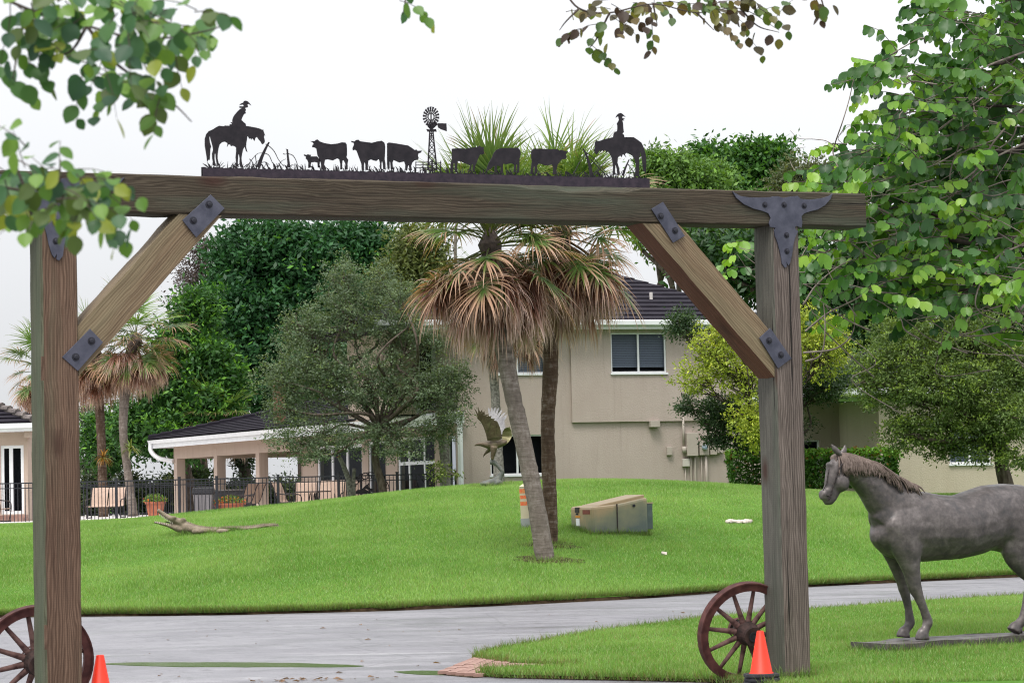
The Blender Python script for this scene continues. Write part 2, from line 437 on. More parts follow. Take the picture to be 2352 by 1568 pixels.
def lawn_mesh():
    xs = np.concatenate([np.arange(-60, -16, 2.), np.arange(-16, 18, .4), np.arange(18, 62, 2.)])
    ts = np.concatenate([np.linspace(0, .1, 6)[:-1], np.linspace(.1, 1, 50), 1 + np.linspace(.02, 1.4, 26)])
    V = []; nT = len(ts)
    wob = np.interp(xs, np.arange(-60, 63, .5), rng.normal(0, .05, len(np.arange(-60, 63, .5))))
    for i, x in enumerate(xs):
        y0 = float(road_far(x)) + wob[i]
        ys = y0 + ts * (62 - y0)
        zs = terr(np.full(nT, x), ys + .001)
        V.append(np.stack([np.full(nT, x), ys, np.maximum(zs, .055)], 1))
    V = np.array(V); n = len(xs)
    idx = np.arange(n * nT).reshape(n, nT)
    F = np.stack([idx[:-1, :-1], idx[1:, :-1], idx[1:, 1:], idx[:-1, 1:]], -1).reshape(-1, 4)
    return V.reshape(-1, 3), F, V[:, 0, :]
LV, LF, LEDGE = lawn_mesh()
tag(obj('lawn', npmesh('lawn', LV, LF, M_TURF, smooth=True)), kind='structure')
mb = MB()
for i in range(len(LEDGE) - 1):
    a, b = LEDGE[i], LEDGE[i + 1]
    mb.add([(a[0], a[1] - .03, -.01), (b[0], b[1] - .03, -.01), (b[0], b[1] + .01, b[2]), (a[0], a[1] + .01, a[2])], [(0,1,2,3)])
tag(mb.build('lawn_soil_edge', M_SOIL), kind='structure')
mb = MB(); mb.add([(-300,93,1.2),(300,93,1.2),(300,900,1.2),(-300,900,1.2)], [(0,1,2,3)])
tag(mb.build('far_ground', M_TURF), kind='structure')

def patch(x, y, s, seed):
    r = np.random.default_rng(seed); v = 0
    for k in range(6):
        a = r.uniform(0, 6.28); f = s * r.uniform(.5, 2.2); v = v + np.sin((x * np.cos(a) + y * np.sin(a)) * f + r.uniform(0, 6.28))
    return v / 6 ** .5
def blades(name, X, Y, Z, h, w, label, seed=3, gold=.10, tone=1., drop=0.):
    r = np.random.default_rng(seed); n = len(X)
    a = r.uniform(0, 2 * np.pi, n); lean = r.normal(0, .45, (n, 2)) * h[:, None]
    p = np.stack([X, Y, Z - .008], 1)
    d = np.stack([np.cos(a), np.sin(a), np.zeros(n)], 1) * (w * r.uniform(.6, 1.3, n))[:, None] / 2
    tip = p + np.stack([lean[:, 0], lean[:, 1] - drop * h, h * r.uniform(.6, 1.25, n)], 1)
    V = np.stack([p - d, p + d, tip], 1).reshape(-1, 3)
    F = np.arange(3 * n).reshape(n, 3)
    m = np.clip(.5 + .30 * patch(X, Y, .55, 5) + .22 * patch(X, Y, 2.2, 6) + r.normal(0, .22, n), 0, 1)[:, None]
    c = (1 - m) * np.array([.155, .315, .052]) + m * np.array([.31, .48, .125])
    c = c * tone
    dry = r.random(n) < gold * .5
    c[dry] = np.array([.34, .30, .13]) * tone
    pale = r.random(n) < .12
    c[pale] = np.array([.40, .52, .24]) * tone
    c *= r.uniform(.75, 1.2, n)[:, None]
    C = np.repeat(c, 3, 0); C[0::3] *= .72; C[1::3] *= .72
    o = obj(name, npmesh(name, V, F, M_GRASS, C))
    return tag(o, label, 'grass', kind='stuff')
def sample_lawn(n, y1, seed):
    r = np.random.default_rng(seed)
    x = r.uniform(-14, 15, n * 2); y = 37 + (y1 - 37) * r.random(n * 2) ** 1.25
    k = (np.abs(x) < .25 * y + 1.2) & (y > road_far(x) + .01)
    return x[k], y[k]
gx, gy = sample_lawn(620000, 66, 11)
gz = terr(gx, gy)
hh = np.where(gy - road_far(gx) < .35, .085, .06) * (1 + .25 * patch(gx, gy, 1.3, 8))
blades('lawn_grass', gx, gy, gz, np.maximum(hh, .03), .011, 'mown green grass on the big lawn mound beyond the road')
ex = np.random.default_rng(5).uniform(-12, 14, 60000); ey = road_far(ex) + np.random.default_rng(6).uniform(-.04, .13, 60000) + .05 * patch(ex, ex * 0, 3.0, 77)
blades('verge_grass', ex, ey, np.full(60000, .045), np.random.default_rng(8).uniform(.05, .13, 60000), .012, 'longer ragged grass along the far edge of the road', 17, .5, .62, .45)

ISL = [(1095,1514),(1130,1501),(1200,1488),(1300,1469),(1400,1453),(1500,1441),(1605,1427),(1860,1406),(2100,1388),(2352,1371),(2560,1360),(2800,1650),(2400,1640),(2000,1604),(1800,1586),(1730,1577),(1700,1571),(1633,1567),(1400,1562),(1227,1558),(1150,1556),(1105,1552),(1120,1545),(1180,1540),(1270,1537),(1330,1534),(1270,1531),(1190,1527),(1130,1521)]
isl = [G0(*p) for p in ISL]
_r = random.Random(4)
def island_outline():
    out = []
    for i in range(len(isl)):
        a, b = isl[i], isl[(i + 1) % len(isl)]
        k = max(1, int((b - a).length / .3))
        for j in range(k):
            p = a.lerp(b, j / k); out.append((p.x + _r.gauss(0, .012), p.y + _r.gauss(0, .02)))
    return out
io = island_outline()
mb = MB(); mb.prism(io, lambda x, y: (x, y, .035), lambda x, y: (x, y, -.02))
o = mb.build('grass_island', M_SOIL); o.data.materials.append(M_TURF)
for p in o.data.polygons:
    if len(p.vertices) == 3 and all(o.data.vertices[v].co.z > .03 for v in p.vertices): p.material_index = 1
tag(o, kind='structure')
def inside(px, py, poly):
    c = np.zeros(len(px), bool); n = len(poly)
    for i in range(n):
        x1, y1 = poly[i]; x2, y2 = poly[(i + 1) % n]
        if y1 == y2: continue
        t = ((y1 > py) != (y2 > py)) & (px < (x2 - x1) * (py - y1) / (y2 - y1) + x1)
        c ^= t
    return c
r2 = np.random.default_rng(21)
bx = r2.uniform(-1.5, 10, 620000); by = 21.5 + 18 * r2.random(620000) ** 1.2
k = (np.abs(bx) < .27 * by + 1.) & inside(bx, by, io); bx = bx[k]; by = by[k]
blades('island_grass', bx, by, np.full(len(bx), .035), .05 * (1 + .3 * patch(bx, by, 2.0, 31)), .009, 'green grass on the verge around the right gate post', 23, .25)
rx = []; ry = []
for i in range(len(io)):
    a, b = io[i], io[(i + 1) % len(io)]
    L = math.hypot(b[0]-a[0], b[1]-a[1]); kk = int(L * 420)
    t = r2.random(kk); rx += list(a[0] + (b[0]-a[0]) * t + r2.normal(0, .03, kk)); ry += list(a[1] + (b[1]-a[1]) * t + r2.normal(0, .04, kk))
rx = np.array(rx); ry = np.array(ry); k = (ry < 40) & (ry > 20)
blades('island_edge_grass', rx[k], ry[k], np.full(k.sum(), .02), r2.uniform(.04, .12, k.sum()), .010, 'ragged longer grass along the edge of the near verge', 29, .7, .68, .2)

# brick apron between the two grass tongues
apron = tag(obj('brick_paving', None, None, Matrix.Translation(G0(1200, 1534))), kind='structure')
BP = [G0(*p) for p in [(1008,1549),(1098,1513),(1200,1520),(1345,1534),(1200,1548),(1090,1556)]]
bpoly = [(p.x, p.y) for p in BP]
mb = MB(); mb.prism(bpoly, lambda x, y: (x, y, .006), lambda x, y: (x, y, -.02)); mb.build('mortar_bed', M_SOIL, apron)
bm = MB(); bm.box(-.098, .098, -.048, .048, 0, .03); bmesh_ = bm.mesh('brick', M_BRICK)
th = math.atan2(BP[1].y - BP[0].y, BP[1].x - BP[0].x); nb = 0
for i in range(-30, 40):
    for j in range(-40, 40):
        u = i * .205 + (j % 2) * .1; v = j * .105
        x = BP[2].x + u * math.cos(th) - v * math.sin(th); y = BP[2].y + u * math.sin(th) + v * math.cos(th)
        if inside(np.array([x]), np.array([y]), bpoly)[0] and not inside(np.array([x]), np.array([y]), io)[0] and nb < 300:
            nb += 1
            obj('brick', bmesh_, apron, Matrix.Translation((x, y, .002 + _r.uniform(-.003, .004))) @ Matrix.Rotation(th + _r.gauss(0, .02), 4, 'Z'))
# puddles on the road
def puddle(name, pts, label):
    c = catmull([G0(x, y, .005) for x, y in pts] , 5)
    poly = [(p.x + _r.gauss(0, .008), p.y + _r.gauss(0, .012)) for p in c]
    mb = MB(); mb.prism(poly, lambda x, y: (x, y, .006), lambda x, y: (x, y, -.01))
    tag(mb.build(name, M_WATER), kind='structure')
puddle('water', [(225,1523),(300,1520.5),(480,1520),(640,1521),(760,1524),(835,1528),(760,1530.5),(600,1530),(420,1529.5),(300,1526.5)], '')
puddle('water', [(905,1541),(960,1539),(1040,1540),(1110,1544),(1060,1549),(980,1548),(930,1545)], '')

# ------------------------------------------------------------------ ranch gate
GTH = rad(28.0)
gdir = Vector((math.cos(GTH), math.sin(GTH), 0)); gn = Vector((math.sin(GTH), -math.cos(GTH), 0))   # gn: towards the viewer
RB = P(1812, 1552, 22.35); RB = Vector((RB.x, RB.y, 0))
def GPf(dx, dy, off=0.):          # (u along the gate, z) where a view ray meets the gate plane moved by off towards the viewer
    p = plane_hit(dx, dy, RB + gn * off, gn)
    return (p - RB).dot(gdir), p.z
PW = .29; H = PW / 2
MG = Matrix((( gdir.x, -gn.x, 0, RB.x), (gdir.y, -gn.y, 0, RB.y), (0, 0, 1, 0), (0, 0, 0, 1)))     # local x along gate, y away, z up
uL = GPf(140, 900, H)[0]; uR = 0.0
BH = .305
_bl = GPf(300, 489, H); _br = GPf(1850, 519, H)
_sl = (_br[1] - _bl[1]) / (_br[0] - _bl[0])
def zbeam(u): return _bl[1] + (u - _bl[0]) * _sl     # underside of the beam, which rises a little to the right
zB = zbeam(-3)
u0 = uL - .95; u1 = GPf(1989, 480, H)[0]
gate = empty('ranch_gate', RB, 'weathered timber ranch gate with two posts, long crossbeam and diagonal braces', 'gate')
def timber(name, L, w, d, mat, M, seed, mat2=None, parent=gate):
    """sawn timber along local Z from 0 to L"""
    r = random.Random(seed); n = max(4, int(L / .18)); rs = []
    for i in range(n + 1):
        z = L * i / n; q = []
        c = .014
        base = [(-w/2+c,-d/2),(0,-d/2),(w/2-c,-d/2),(w/2,-d/2+c),(w/2,0),(w/2,d/2-c),(w/2-c,d/2),(0,d/2),(-w/2+c,d/2),(-w/2,d/2-c),(-w/2,0),(-w/2,-d/2+c)]
        for x, y in base: q.append(Vector((x + r.gauss(0, .0022), y + r.gauss(0, .0022), z)))
        rs.append(q)
    mb = MB(); mb.rings(rs)
    o = mb.build(name, mat, parent, M)
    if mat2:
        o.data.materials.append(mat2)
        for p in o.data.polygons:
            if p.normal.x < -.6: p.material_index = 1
    return o
def up_at(u, z=0, off=0): return MG @ Matrix.Translation((u, -off, z))
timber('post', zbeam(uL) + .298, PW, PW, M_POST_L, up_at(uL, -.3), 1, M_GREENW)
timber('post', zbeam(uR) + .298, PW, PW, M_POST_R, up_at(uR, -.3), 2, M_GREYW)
beamM = MG @ Matrix.Translation((u0, 0, zbeam(u0) + BH / 2)) @ Matrix.Rotation(rad(90) - math.atan(_sl), 4, 'Y')
bo = timber('crossbeam', u1 - u0, BH, PW, M_BEAM, beamM, 3)
ua, ub = GPf(1180, 430, H)[0] - u0, GPf(1480, 437, H)[0] - u0      # waney top edge, bark side showing
for v_ in bo.data.vertices:
    if ua < v_.co.z < ub and v_.co.x < -BH / 2 + .02 and v_.co.y < -H + .03:
        f_ = (v_.co.z - ua) / (ub - ua); k_ = .055 * (math.sin(f_ * math.pi) ** .6) * (.75 + .25 * math.sin(f_ * 17))
        if v_.co.x > -BH / 2 + .005: v_.co.x += k_
        else: v_.co.y += k_ * 1.2
for i_, (x_, y_, r_) in enumerate([(1450,440,.02)]): pass
def brace(name, pa, pb, w, seed):
    a = Vector((pa[0], 0, pa[1])); b = Vector((pb[0], 0, pb[1])); d = b - a
    ang = math.atan2(d.x, d.z)
    M = MG @ Matrix.Translation(a) @ Matrix.Rotation(ang, 4, 'Y')
    # ends cut to meet post and beam
    L = d.length; rs = []; r = random.Random(seed); n = 12
    s = -1 if d.x < 0 else 1
    for i in range(n + 1):
        t = i / n; q = []
        for x, y in [(-w/2,-H+.012),(0,-H+.006),(w/2,-H+.012),(w/2+.004,0),(w/2,H-.012),(0,H-.006),(-w/2,H-.012),(-w/2-.004,0)]:
            zl = t * L
            k = s * x
            zl += (k * math.tan(abs(ang)) * (-1) if False else 0)
            if t == 0: zl = -k / math.tan(abs(ang)) if abs(ang) > .01 else 0     # lower end: vertical cut
            if t == 1: zl = L + k * math.tan(abs(ang))                            # upper end: horizontal cut
            q.append(Vector((x + r.gauss(0, .002), y, zl)))
        rs.append(q)
    mb = MB(); mb.rings(rs)
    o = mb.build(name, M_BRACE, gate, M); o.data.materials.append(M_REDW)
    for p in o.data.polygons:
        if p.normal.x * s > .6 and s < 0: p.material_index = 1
    return o
bwR = .26
# centre lines
cR0 = GPf(1757, 812, H); cR1 = GPf(1519, 513, H)
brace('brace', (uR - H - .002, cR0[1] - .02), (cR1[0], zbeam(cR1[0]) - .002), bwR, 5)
cL0 = GPf(196, 800, H); cL1 = GPf(462, 494, H)
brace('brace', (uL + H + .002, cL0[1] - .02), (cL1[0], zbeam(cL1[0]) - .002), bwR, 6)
def flat_plate(name, px, mat, th, parent, off=H + .002, bolts=(), br=.018):
    poly = [GPf(x, y, off) for x, y in px]
    mb = MB(); mb.prism(poly, lambda u, z: MG @ Vector((u, -off - th, z)), lambda u, z: MG @ Vector((u, -off, z)))
    o = mb.build(name, mat, parent, bevel=.002)
    for x, y in bolts:
        u, z = GPf(x, y, off)
        M = MG @ Matrix.Translation((u, -off - th, z)) @ Matrix.Rotation(rad(90), 4, 'X')
        m2 = MB(); m2.lathe([(br * 1.7, .0), (br * 1.7, .004), (br, .005), (br, .016), (br * .6, .019)], 10, M)
        m2.build('bolt', M_BOLT, o)
    return o
flat_plate('bracket_plate', [(1495,480),(1522,464),(1572,542),(1545,558)], M_PLATE, .01, gate, bolts=[(1516,497),(1549,530)])
flat_plate('bracket_plate', [(1743,776),(1768,753),(1817,823),(1786,846)], M_PLATE, .01, gate, bolts=[(1765,782),(1792,815)])
flat_plate('bracket_plate', [(418,506),(483,447),(515,479),(450,546)], M_PLATE, .01, gate, bolts=[(479,470),(443,507)])
flat_plate('bracket_plate', [(142,820),(206,755),(236,786),(178,852)], M_PLATE, .01, gate, bolts=[(209,783),(173,820)])
def z4(x, y): return ((2400 + x / 1.568) / 1.46939, (y / 1.568) / 1.46939)
SK = [(108,1012),(150,1038),(200,1046),(270,1046),(310,1044),(325,1040),(350,1040),(380,1048),(420,1040),(455,1038),(470,1053),(520,1058),(580,1050),(620,1038),(640,1025),(630,1052),(600,1087),(560,1110),(520,1120),(490,1130),(475,1145),(480,1180),(475,1207),(450,1197),(440,1202),(445,1217),(458,1224),(440,1262),(432,1300),(425,1350),(415,1392),(405,1407),(395,1386),(398,1412),(388,1418),(372,1396),(365,1350),(350,1290),(335,1250),(330,1220),(338,1207),(310,1202),(303,1182),(312,1155),(300,1130),(270,1118),(220,1105),(170,1082),(130,1048)]
SB = [(280,1085),(382,1085),(488,1090),(395,1245),(397,1330)]
flat_plate('skull_plate', [z4(*p) for p in SK], M_PLATE, .012, gate, off=H + .004, bolts=[z4(*p) for p in SB], br=.016)
# left skull: the same plate shape on the left post
off = H + .004
poly = [GPf(*z4(*p), off) for p in SK]; uc = GPf(*z4(385, 1100), off)[0]; tl = GPf(*z4(385, 1040), off)[1]
dzk = zbeam(uL) - zbeam(uc)
poly2 = [(uL - (u - uc) - .02, z + dzk) for u, z in poly]
mb = MB(); mb.prism(poly2, lambda u, z: MG @ Vector((u, -off - .012, z)), lambda u, z: MG @ Vector((u, -off, z)))
sk = mb.build('skull_plate', M_PLATE, gate, bevel=.002)
for p in SB:
    u, z = GPf(*z4(*p), off); u = uL - (u - uc) - .02; z += dzk
    M = MG @ Matrix.Translation((u, -off - .012, z)) @ Matrix.Rotation(rad(90), 4, 'X')
    MB().lathe([(.027,.0),(.027,.004),(.016,.005),(.016,.016),(.01,.019)], 10, M).build('bolt', M_BOLT, sk)

# ------------------------------------------------------------------ cut-steel cattle drive on the beam
drive = empty('metal_cattle_drive', MG @ Vector((uL + 2.5, 0, zB + BH)), 'black cut steel strip of riders, cattle and windmill on top of the gate beam', 'metal sculpture')
def zA(x, y): return ((650 + x / 2.767) / 1.46939, (300 + y / 2.767) / 1.46939)
def zBm(x, y): return ((1400 + x / 2.767) / 1.46939, (300 + y / 2.767) / 1.46939)
ST = .006
def cut(name, pts, conv, label=None, off=0.02):
    poly = [GPf(*conv(*p), off) for p in pts]
    mb = MB(); mb.prism(poly, lambda u, z: MG @ Vector((u, -off - ST, z)), lambda u, z: MG @ Vector((u, -off, z)))
    o = mb.build(name, M_CUT, drive)
    if label: o['label'] = label
    return o
def strip(mb, pts, conv, w0, w1, off=.02):
    q = [Vector((GPf(*conv(*p), off)[0], GPf(*conv(*p), off)[1], 0)) for p in pts]
    q = catmull(q, 5) if len(q) > 2 else q
    m = len(q)
    a = []; b = []
    for i, p in enumerate(q):
        t = (q[min(i+1, m-1)] - q[max(i-1, 0)]).normalized(); nn = Vector((-t.y, t.x, 0)); w = (w0 + (w1 - w0) * i / (m - 1)) / 2
        a.append((p + nn * w)); b.append((p - nn * w))
    poly = [(p.x, p.y) for p in a] + [(p.x, p.y) for p in reversed(b)]
    mb.prism(poly, lambda u, z: MG @ Vector((u, -off - ST, z)), lambda u, z: MG @ Vector((u, -off, z)))
RIDER_L = [(150,395),(125,425),(112,470),(112,530),(122,590),(130,640),(135,685),(145,665),(158,665),(162,610),(165,560),(172,545),(160,500),(155,460),(160,438),(166,470),(175,500),(185,540),(190,570),(180,605),(182,650),(188,685),(186,716),(218,722),(208,690),(203,655),(205,608),(212,608),(215,650),(222,690),(232,720),(256,720),(240,690),(232,650),(233,610),(240,560),(252,520),(275,500),(300,495),(325,508),(320,545),(335,520),(350,522),(358,538),(375,532),(395,540),(405,550),(405,590),(400,640),(405,690),(398,724),(428,730),(420,690),(425,620),(431,606),(438,650),(437,690),(443,730),(472,734),(458,690),(455,650),(460,610),(470,570),(484,540),(497,580),(510,592),(498,545),(500,510),(505,480),(511,440),(520,452),(528,470),(538,460),(546,478),(556,462),(566,474),(577,488),(584,462),(600,450),(612,470),(630,490),(640,505),(648,520),(662,514),(672,500),(672,480),(665,455),(668,432),(676,440),(664,405),(658,385),(662,380),(645,384),(640,378),(615,370),(585,362),(560,358),(530,352),(498,348),(494,328),(470,308),(455,292),(460,275),(470,255),(480,238),(497,230),(491,215),(497,195),(488,183),(497,178),(512,175),(516,165),(510,150),(520,142),(546,157),(530,135),(515,120),(495,112),(478,115),(470,130),(450,138),(435,150),(455,152),(470,148),(476,158),(470,166),(430,163),(442,172),(432,180),(460,180),(440,190),(415,215),(390,245),(378,265),(370,290),(370,315),(350,312),(362,322),(366,332),(345,332),(345,346),(300,344),(290,350),(245,346),(220,358),(195,375),(165,390)]
RIDER_R = [(1680,500),(1690,488),(1692,470),(1700,490),(1730,485),(1770,470),(1820,460),(1850,452),(1855,420),(1865,402),(1885,398),(1890,380),(1890,345),(1885,325),(1898,305),(1905,290),(1900,270),(1898,258),(1872,272),(1885,245),(1900,232),(1920,226),(1940,238),(1965,264),(1938,255),(1935,275),(1960,280),(1945,290),(1954,298),(1935,298),(1942,320),(1945,370),(1950,405),(1937,420),(1950,430),(1954,452),(2000,452),(2040,452),(2080,478),(2115,505),(2140,560),(2155,620),(2160,690),(2157,770),(2155,795),(2145,772),(2132,772),(2125,700),(2115,640),(2108,585),(2100,620),(2090,650),(2095,690),(2092,740),(2092,817),(2050,817),(2058,770),(2062,700),(2050,660),(2030,625),(2000,605),(1970,600),(1960,615),(1972,640),(1950,616),(1940,612),(1930,640),(1920,625),(1895,640),(1890,690),(1905,740),(1914,805),(1890,807),(1885,750),(1872,700),(1868,750),(1868,804),(1843,806),(1850,740),(1845,690),(1835,640),(1815,600),(1798,582),(1790,600),(1775,572),(1760,585),(1745,572),(1735,590),(1720,575),(1710,600),(1695,614),(1680,600),(1672,570),(1680,540)]
CALF = [(1038,613),(1060,618),(1075,612),(1088,616),(1106,618),(1100,632),(1160,632),(1175,650),(1190,665),(1185,700),(1181,736),(1168,736),(1165,690),(1140,685),(1105,690),(1098,738),(1078,740),(1080,690),(1070,665),(1055,650),(1058,635),(1040,625)]
COW1 = [(1098,490),(1140,488),(1148,478),(1165,473),(1185,492),(1230,508),(1290,518),(1350,512),(1390,500),(1425,503),(1437,520),(1440,560),(1440,620),(1435,640),(1452,665),(1445,700),(1447,752),(1428,754),(1425,700),(1412,672),(1400,665),(1395,700),(1397,752),(1378,754),(1378,700),(1368,660),(1350,650),(1330,660),(1310,670),(1260,660),(1235,665),(1228,700),(1232,758),(1200,758),(1198,700),(1185,660),(1165,620),(1155,560),(1140,550),(1115,546),(1118,525),(1130,515),(1120,500)]
COW2 = [(1478,487),(1510,492),(1525,478),(1545,476),(1562,490),(1610,497),(1670,505),(1730,490),(1765,486),(1790,505),(1797,540),(1795,600),(1792,660),(1799,700),(1800,752),(1780,754),(1775,700),(1768,670),(1762,700),(1762,750),(1748,750),(1748,690),(1738,655),(1715,675),(1690,670),(1665,660),(1640,672),(1635,710),(1636,760),(1613,760),(1612,700),(1602,685),(1598,715),(1599,760),(1578,760),(1575,700),(1560,660),(1545,620),(1530,580),(1515,570),(1495,577),(1492,555),(1505,525),(1505,508),(1482,498)]
COW3 = [(1815,510),(1830,502),(1880,508),(1940,518),(2010,530),(2045,552),(2075,574),(2085,566),(2100,580),(2140,577),(2130,598),(2108,605),(2102,625),(2110,650),(2098,665),(2070,670),(2050,690),(2040,720),(2047,762),(2028,764),(2018,715),(2010,720),(2002,764),(1985,762),(1985,710),(1975,680),(1930,690),(1895,675),(1875,665),(1865,690),(1870,752),(1850,756),(1845,690),(1838,670),(1838,748),(1820,750),(1815,700),(1815,600)]
COW4 = [(345,560),(400,555),(470,560),(540,548),(580,545),(605,530),(618,545),(644,543),(640,560),(642,585),(647,605),(630,615),(608,615),(590,650),(575,690),(565,710),(555,772),(538,772),(543,710),(530,705),(518,772),(503,772),(515,715),(490,705),(460,695),(430,680),(400,675),(392,720),(394,778),(374,778),(372,700),(360,690),(354,778),(328,778),(335,690),(345,660),(343,600)]
COW5 = [(760,570),(800,555),(880,552),(960,550),(980,570),(987,610),(975,660),(975,700),(974,782),(953,782),(955,710),(945,700),(940,782),(920,782),(928,710),(900,695),(860,705),(825,700),(820,730),(822,788),(801,788),(800,725),(765,715),(764,778),(743,778),(745,715),(725,730),(700,757),(668,762),(675,730),(690,690),(720,640),(735,600)]
COW6 = [(1085,580),(1110,558),(1180,560),(1250,565),(1320,562),(1350,575),(1380,572),(1388,580),(1427,584),(1420,600),(1408,610),(1415,640),(1405,657),(1375,657),(1355,680),(1330,710),(1320,760),(1324,800),(1288,800),(1290,730),(1280,710),(1220,718),(1190,705),(1150,700),(1140,720),(1140,790),(1116,790),(1118,720),(1105,740),(1102,796),(1076,796),(1085,720),(1092,680),(1085,640)]
cut('mounted_rider', RIDER_L, zA, 'rider bent forward on a horse facing right')
cut('mounted_rider', RIDER_R, zBm, 'upright rider on a horse facing left')
cut('calf', CALF, zA, off=.012)
for c_, cv in ((COW1, zA), (COW2, zA), (COW3, zA), (COW4, zBm), (COW5, zBm), (COW6, zBm)): cut('cow', c_, cv)
# base rail (angle iron)
ra = GPf(*zA(95, 738), H * .4); rb = GPf(*zBm(2190, 840), H * .4)
zt = lambda u: ra[1] + (rb[1] - ra[1]) * (u - ra[0]) / (rb[0] - ra[0])
mb = MB()
zb = zbeam(ra[0]) + BH + .002; zb2 = zbeam(rb[0]) + BH + .002
zbu = lambda u: zb + (zb2 - zb) * (u - ra[0]) / (rb[0] - ra[0])
for y0, y1, top in ((-.064, -.058, 0), (-.0575, .05, None)):
    if top is None:
        mb.hexa([MG @ Vector((u, y, zbu(u))) for u, y in ((ra[0], y0), (rb[0], y0), (rb[0], y1), (ra[0], y1))], [MG @ Vector((u, y, zbu(u) + .008)) for u, y in ((ra[0], y0), (rb[0], y0), (rb[0], y1), (ra[0], y1))])
    else:
        mb.hexa([MG @ Vector((u, y, zbu(u))) for u, y in ((ra[0], y0), (rb[0], y0), (rb[0], y1), (ra[0], y1))], [MG @ Vector((u, y, zt(u))) for u, y in ((ra[0], y0), (rb[0], y0), (rb[0], y1), (ra[0], y1))])
mb.build('base_rail', M_RAIL, drive)
# plate strip behind the rail that carries the figures, with ragged turf line
gr = random.Random(12); mb = MB(); poly = []
n = 260
for i in range(n + 1):
    u = ra[0] + (rb[0] - ra[0]) * i / n; poly.append((u, zt(u) + .004 + gr.random() * .012))
poly += [(rb[0], zb2), (ra[0], zb)]
mb.prism(poly, lambda u, z: MG @ Vector((u, -.022 - ST, z)), lambda u, z: MG @ Vector((u, -.022, z)))
mb.build('turf_strip', M_CUT, drive)
mb = MB()
for i in range(330):
    u = ra[0] + .05 + (rb[0] - ra[0] - .1) * gr.random(); h = gr.uniform(.02, .065); l = gr.gauss(0, .03)
    z = zt(u); w = .004; poly = [(u - w, z - .004), (u + w, z - .004), (u + l * .5 + w * .6, z + h * .7), (u + l, z + h)]
    mb.prism(poly, lambda u, z: MG @ Vector((u, -.0185 - ST, z)), lambda u, z: MG @ Vector((u, -.0185, z)))
tag(mb.build('cut_grass', M_CUT, drive), kind='stuff')
mb = MB(); strip(mb, [(612,735),(640,650),(680,560),(712,500)], zA, .034, .012)
for q in ([(690,518),(740,560),(770,600),(800,660),(850,725)], [(665,600),(710,620),(735,670),(745,695)], [(680,520),(700,515),(722,498)], [(505,735),(545,670),(600,610),(645,598)], [(585,620),(592,680),(600,735)], [(530,655),(560,690),(575,735)], [(640,690),(680,685),(715,710)], [(560,735),(600,680),(640,665)]): strip(mb, q, zA, .006, .003)
mb.build('fallen_branch', M_CUT, drive)
mb = MB(); strip(mb, [(900,735),(890,650),(882,565)], zA, .022, .012)
for q in ([(882,605),(930,620),(960,660),(985,730)], [(845,607),(865,612),(890,600)], [(795,735),(825,680),(870,655)], [(880,570),(870,562)], [(885,735),(860,715),(840,712)], [(900,730),(925,712),(945,715)]): strip(mb, q, zA, .006, .003)
mb.build('stump_with_twigs', M_CUT, drive)
mb = MB(); strip(mb, [(1648,815),(1632,720),(1605,630),(1570,560)], zBm, .034, .012)
for q in ([(1585,590),(1660,640),(1730,720),(1800,795)], [(1480,800),(1530,700),(1590,612)], [(1640,660),(1720,740),(1770,800)], [(1655,800),(1700,760),(1720,720)], [(1690,800),(1760,700),(1830,640)]): strip(mb, q, zBm, .007, .003)
mb.build('fallen_branch', M_CUT, drive)
mb = MB(); strip(mb, [(1940,812),(1965,740),(2000,660)], zBm, .024, .008)
for q in ([(1985,700),(2030,760),(2045,805)], [(1920,800),(1935,770),(1960,755)]): strip(mb, q, zBm, .006, .003)
mb.build('broken_branch', M_CUT, drive)
# windmill
mb = MB()
strip(mb, [(138,400),(120,762)], zBm, .010, .012); strip(mb, [(168,400),(205,762)], zBm, .010, .012); strip(mb, [(153,400),(153,470)], zBm, .006, .006)
lv = [405, 460, 520, 580, 640, 700, 755]
for i in range(len(lv) - 1):
    a, b = lv[i], lv[i + 1]
    xl = lambda y: 138 - 18 * (y - 400) / 362
    xr = lambda y: 168 + 37 * (y - 400) / 362
    strip(mb, [(xl(a), a), (xr(b), b)], zBm, .006, .006); strip(mb, [(xr(a), a), (xl(b), b)], zBm, .006, .006)
    strip(mb, [(xl(b), b), (xr(b), b)], zBm, .005, .005)
wm = mb.build('windmill', M_CUT, drive)
def cutp(name, pts, parent, off=.02):
    poly = [GPf(*zBm(*p), off) for p in pts]
    mb = MB(); mb.prism(poly, lambda u, z: MG @ Vector((u, -off - ST, z)), lambda u, z: MG @ Vector((u, -off, z)))
    return mb.build(name, M_CUT, parent)
cutp('platform', [(106,376),(130,380),(195,376),(203,402),(118,402)], wm)
cutp('gearbox', [(112,322),(140,330),(165,312),(190,312),(212,334),(185,360),(165,378),(140,378),(118,352)], wm)
cutp('tail_vane', [(208,326),(216,322),(293,324),(297,398),(240,378),(216,362)], wm)
for k in range(18):
    a = 2 * math.pi * k / 18 + .1
    def pt(r, da): return (150 + 78 * r * math.cos(a + da), 262 + 97 * r * math.sin(a + da))
    cutp('blade', [pt(.28, -.06), pt(.28, .06), pt(1.0, .115), pt(.97, -.115)], wm, .024)
mb = MB()
for rr in (.36, .62):
    strip(mb, [(150 + 78*rr*math.cos(2*math.pi*k/24), 262 + 97*rr*math.sin(2*math.pi*k/24)) for k in range(25)], zBm, .005, .005, .022)
strip(mb, [(150, 262 - 30), (150, 320)], zBm, .01, .01, .018)
mb.build('wheel_ring', M_CUT, wm)
mb = MB()
for y in (686, 712, 738): strip(mb, [(5, y), (150, y - 1)], zBm, .006, .006)
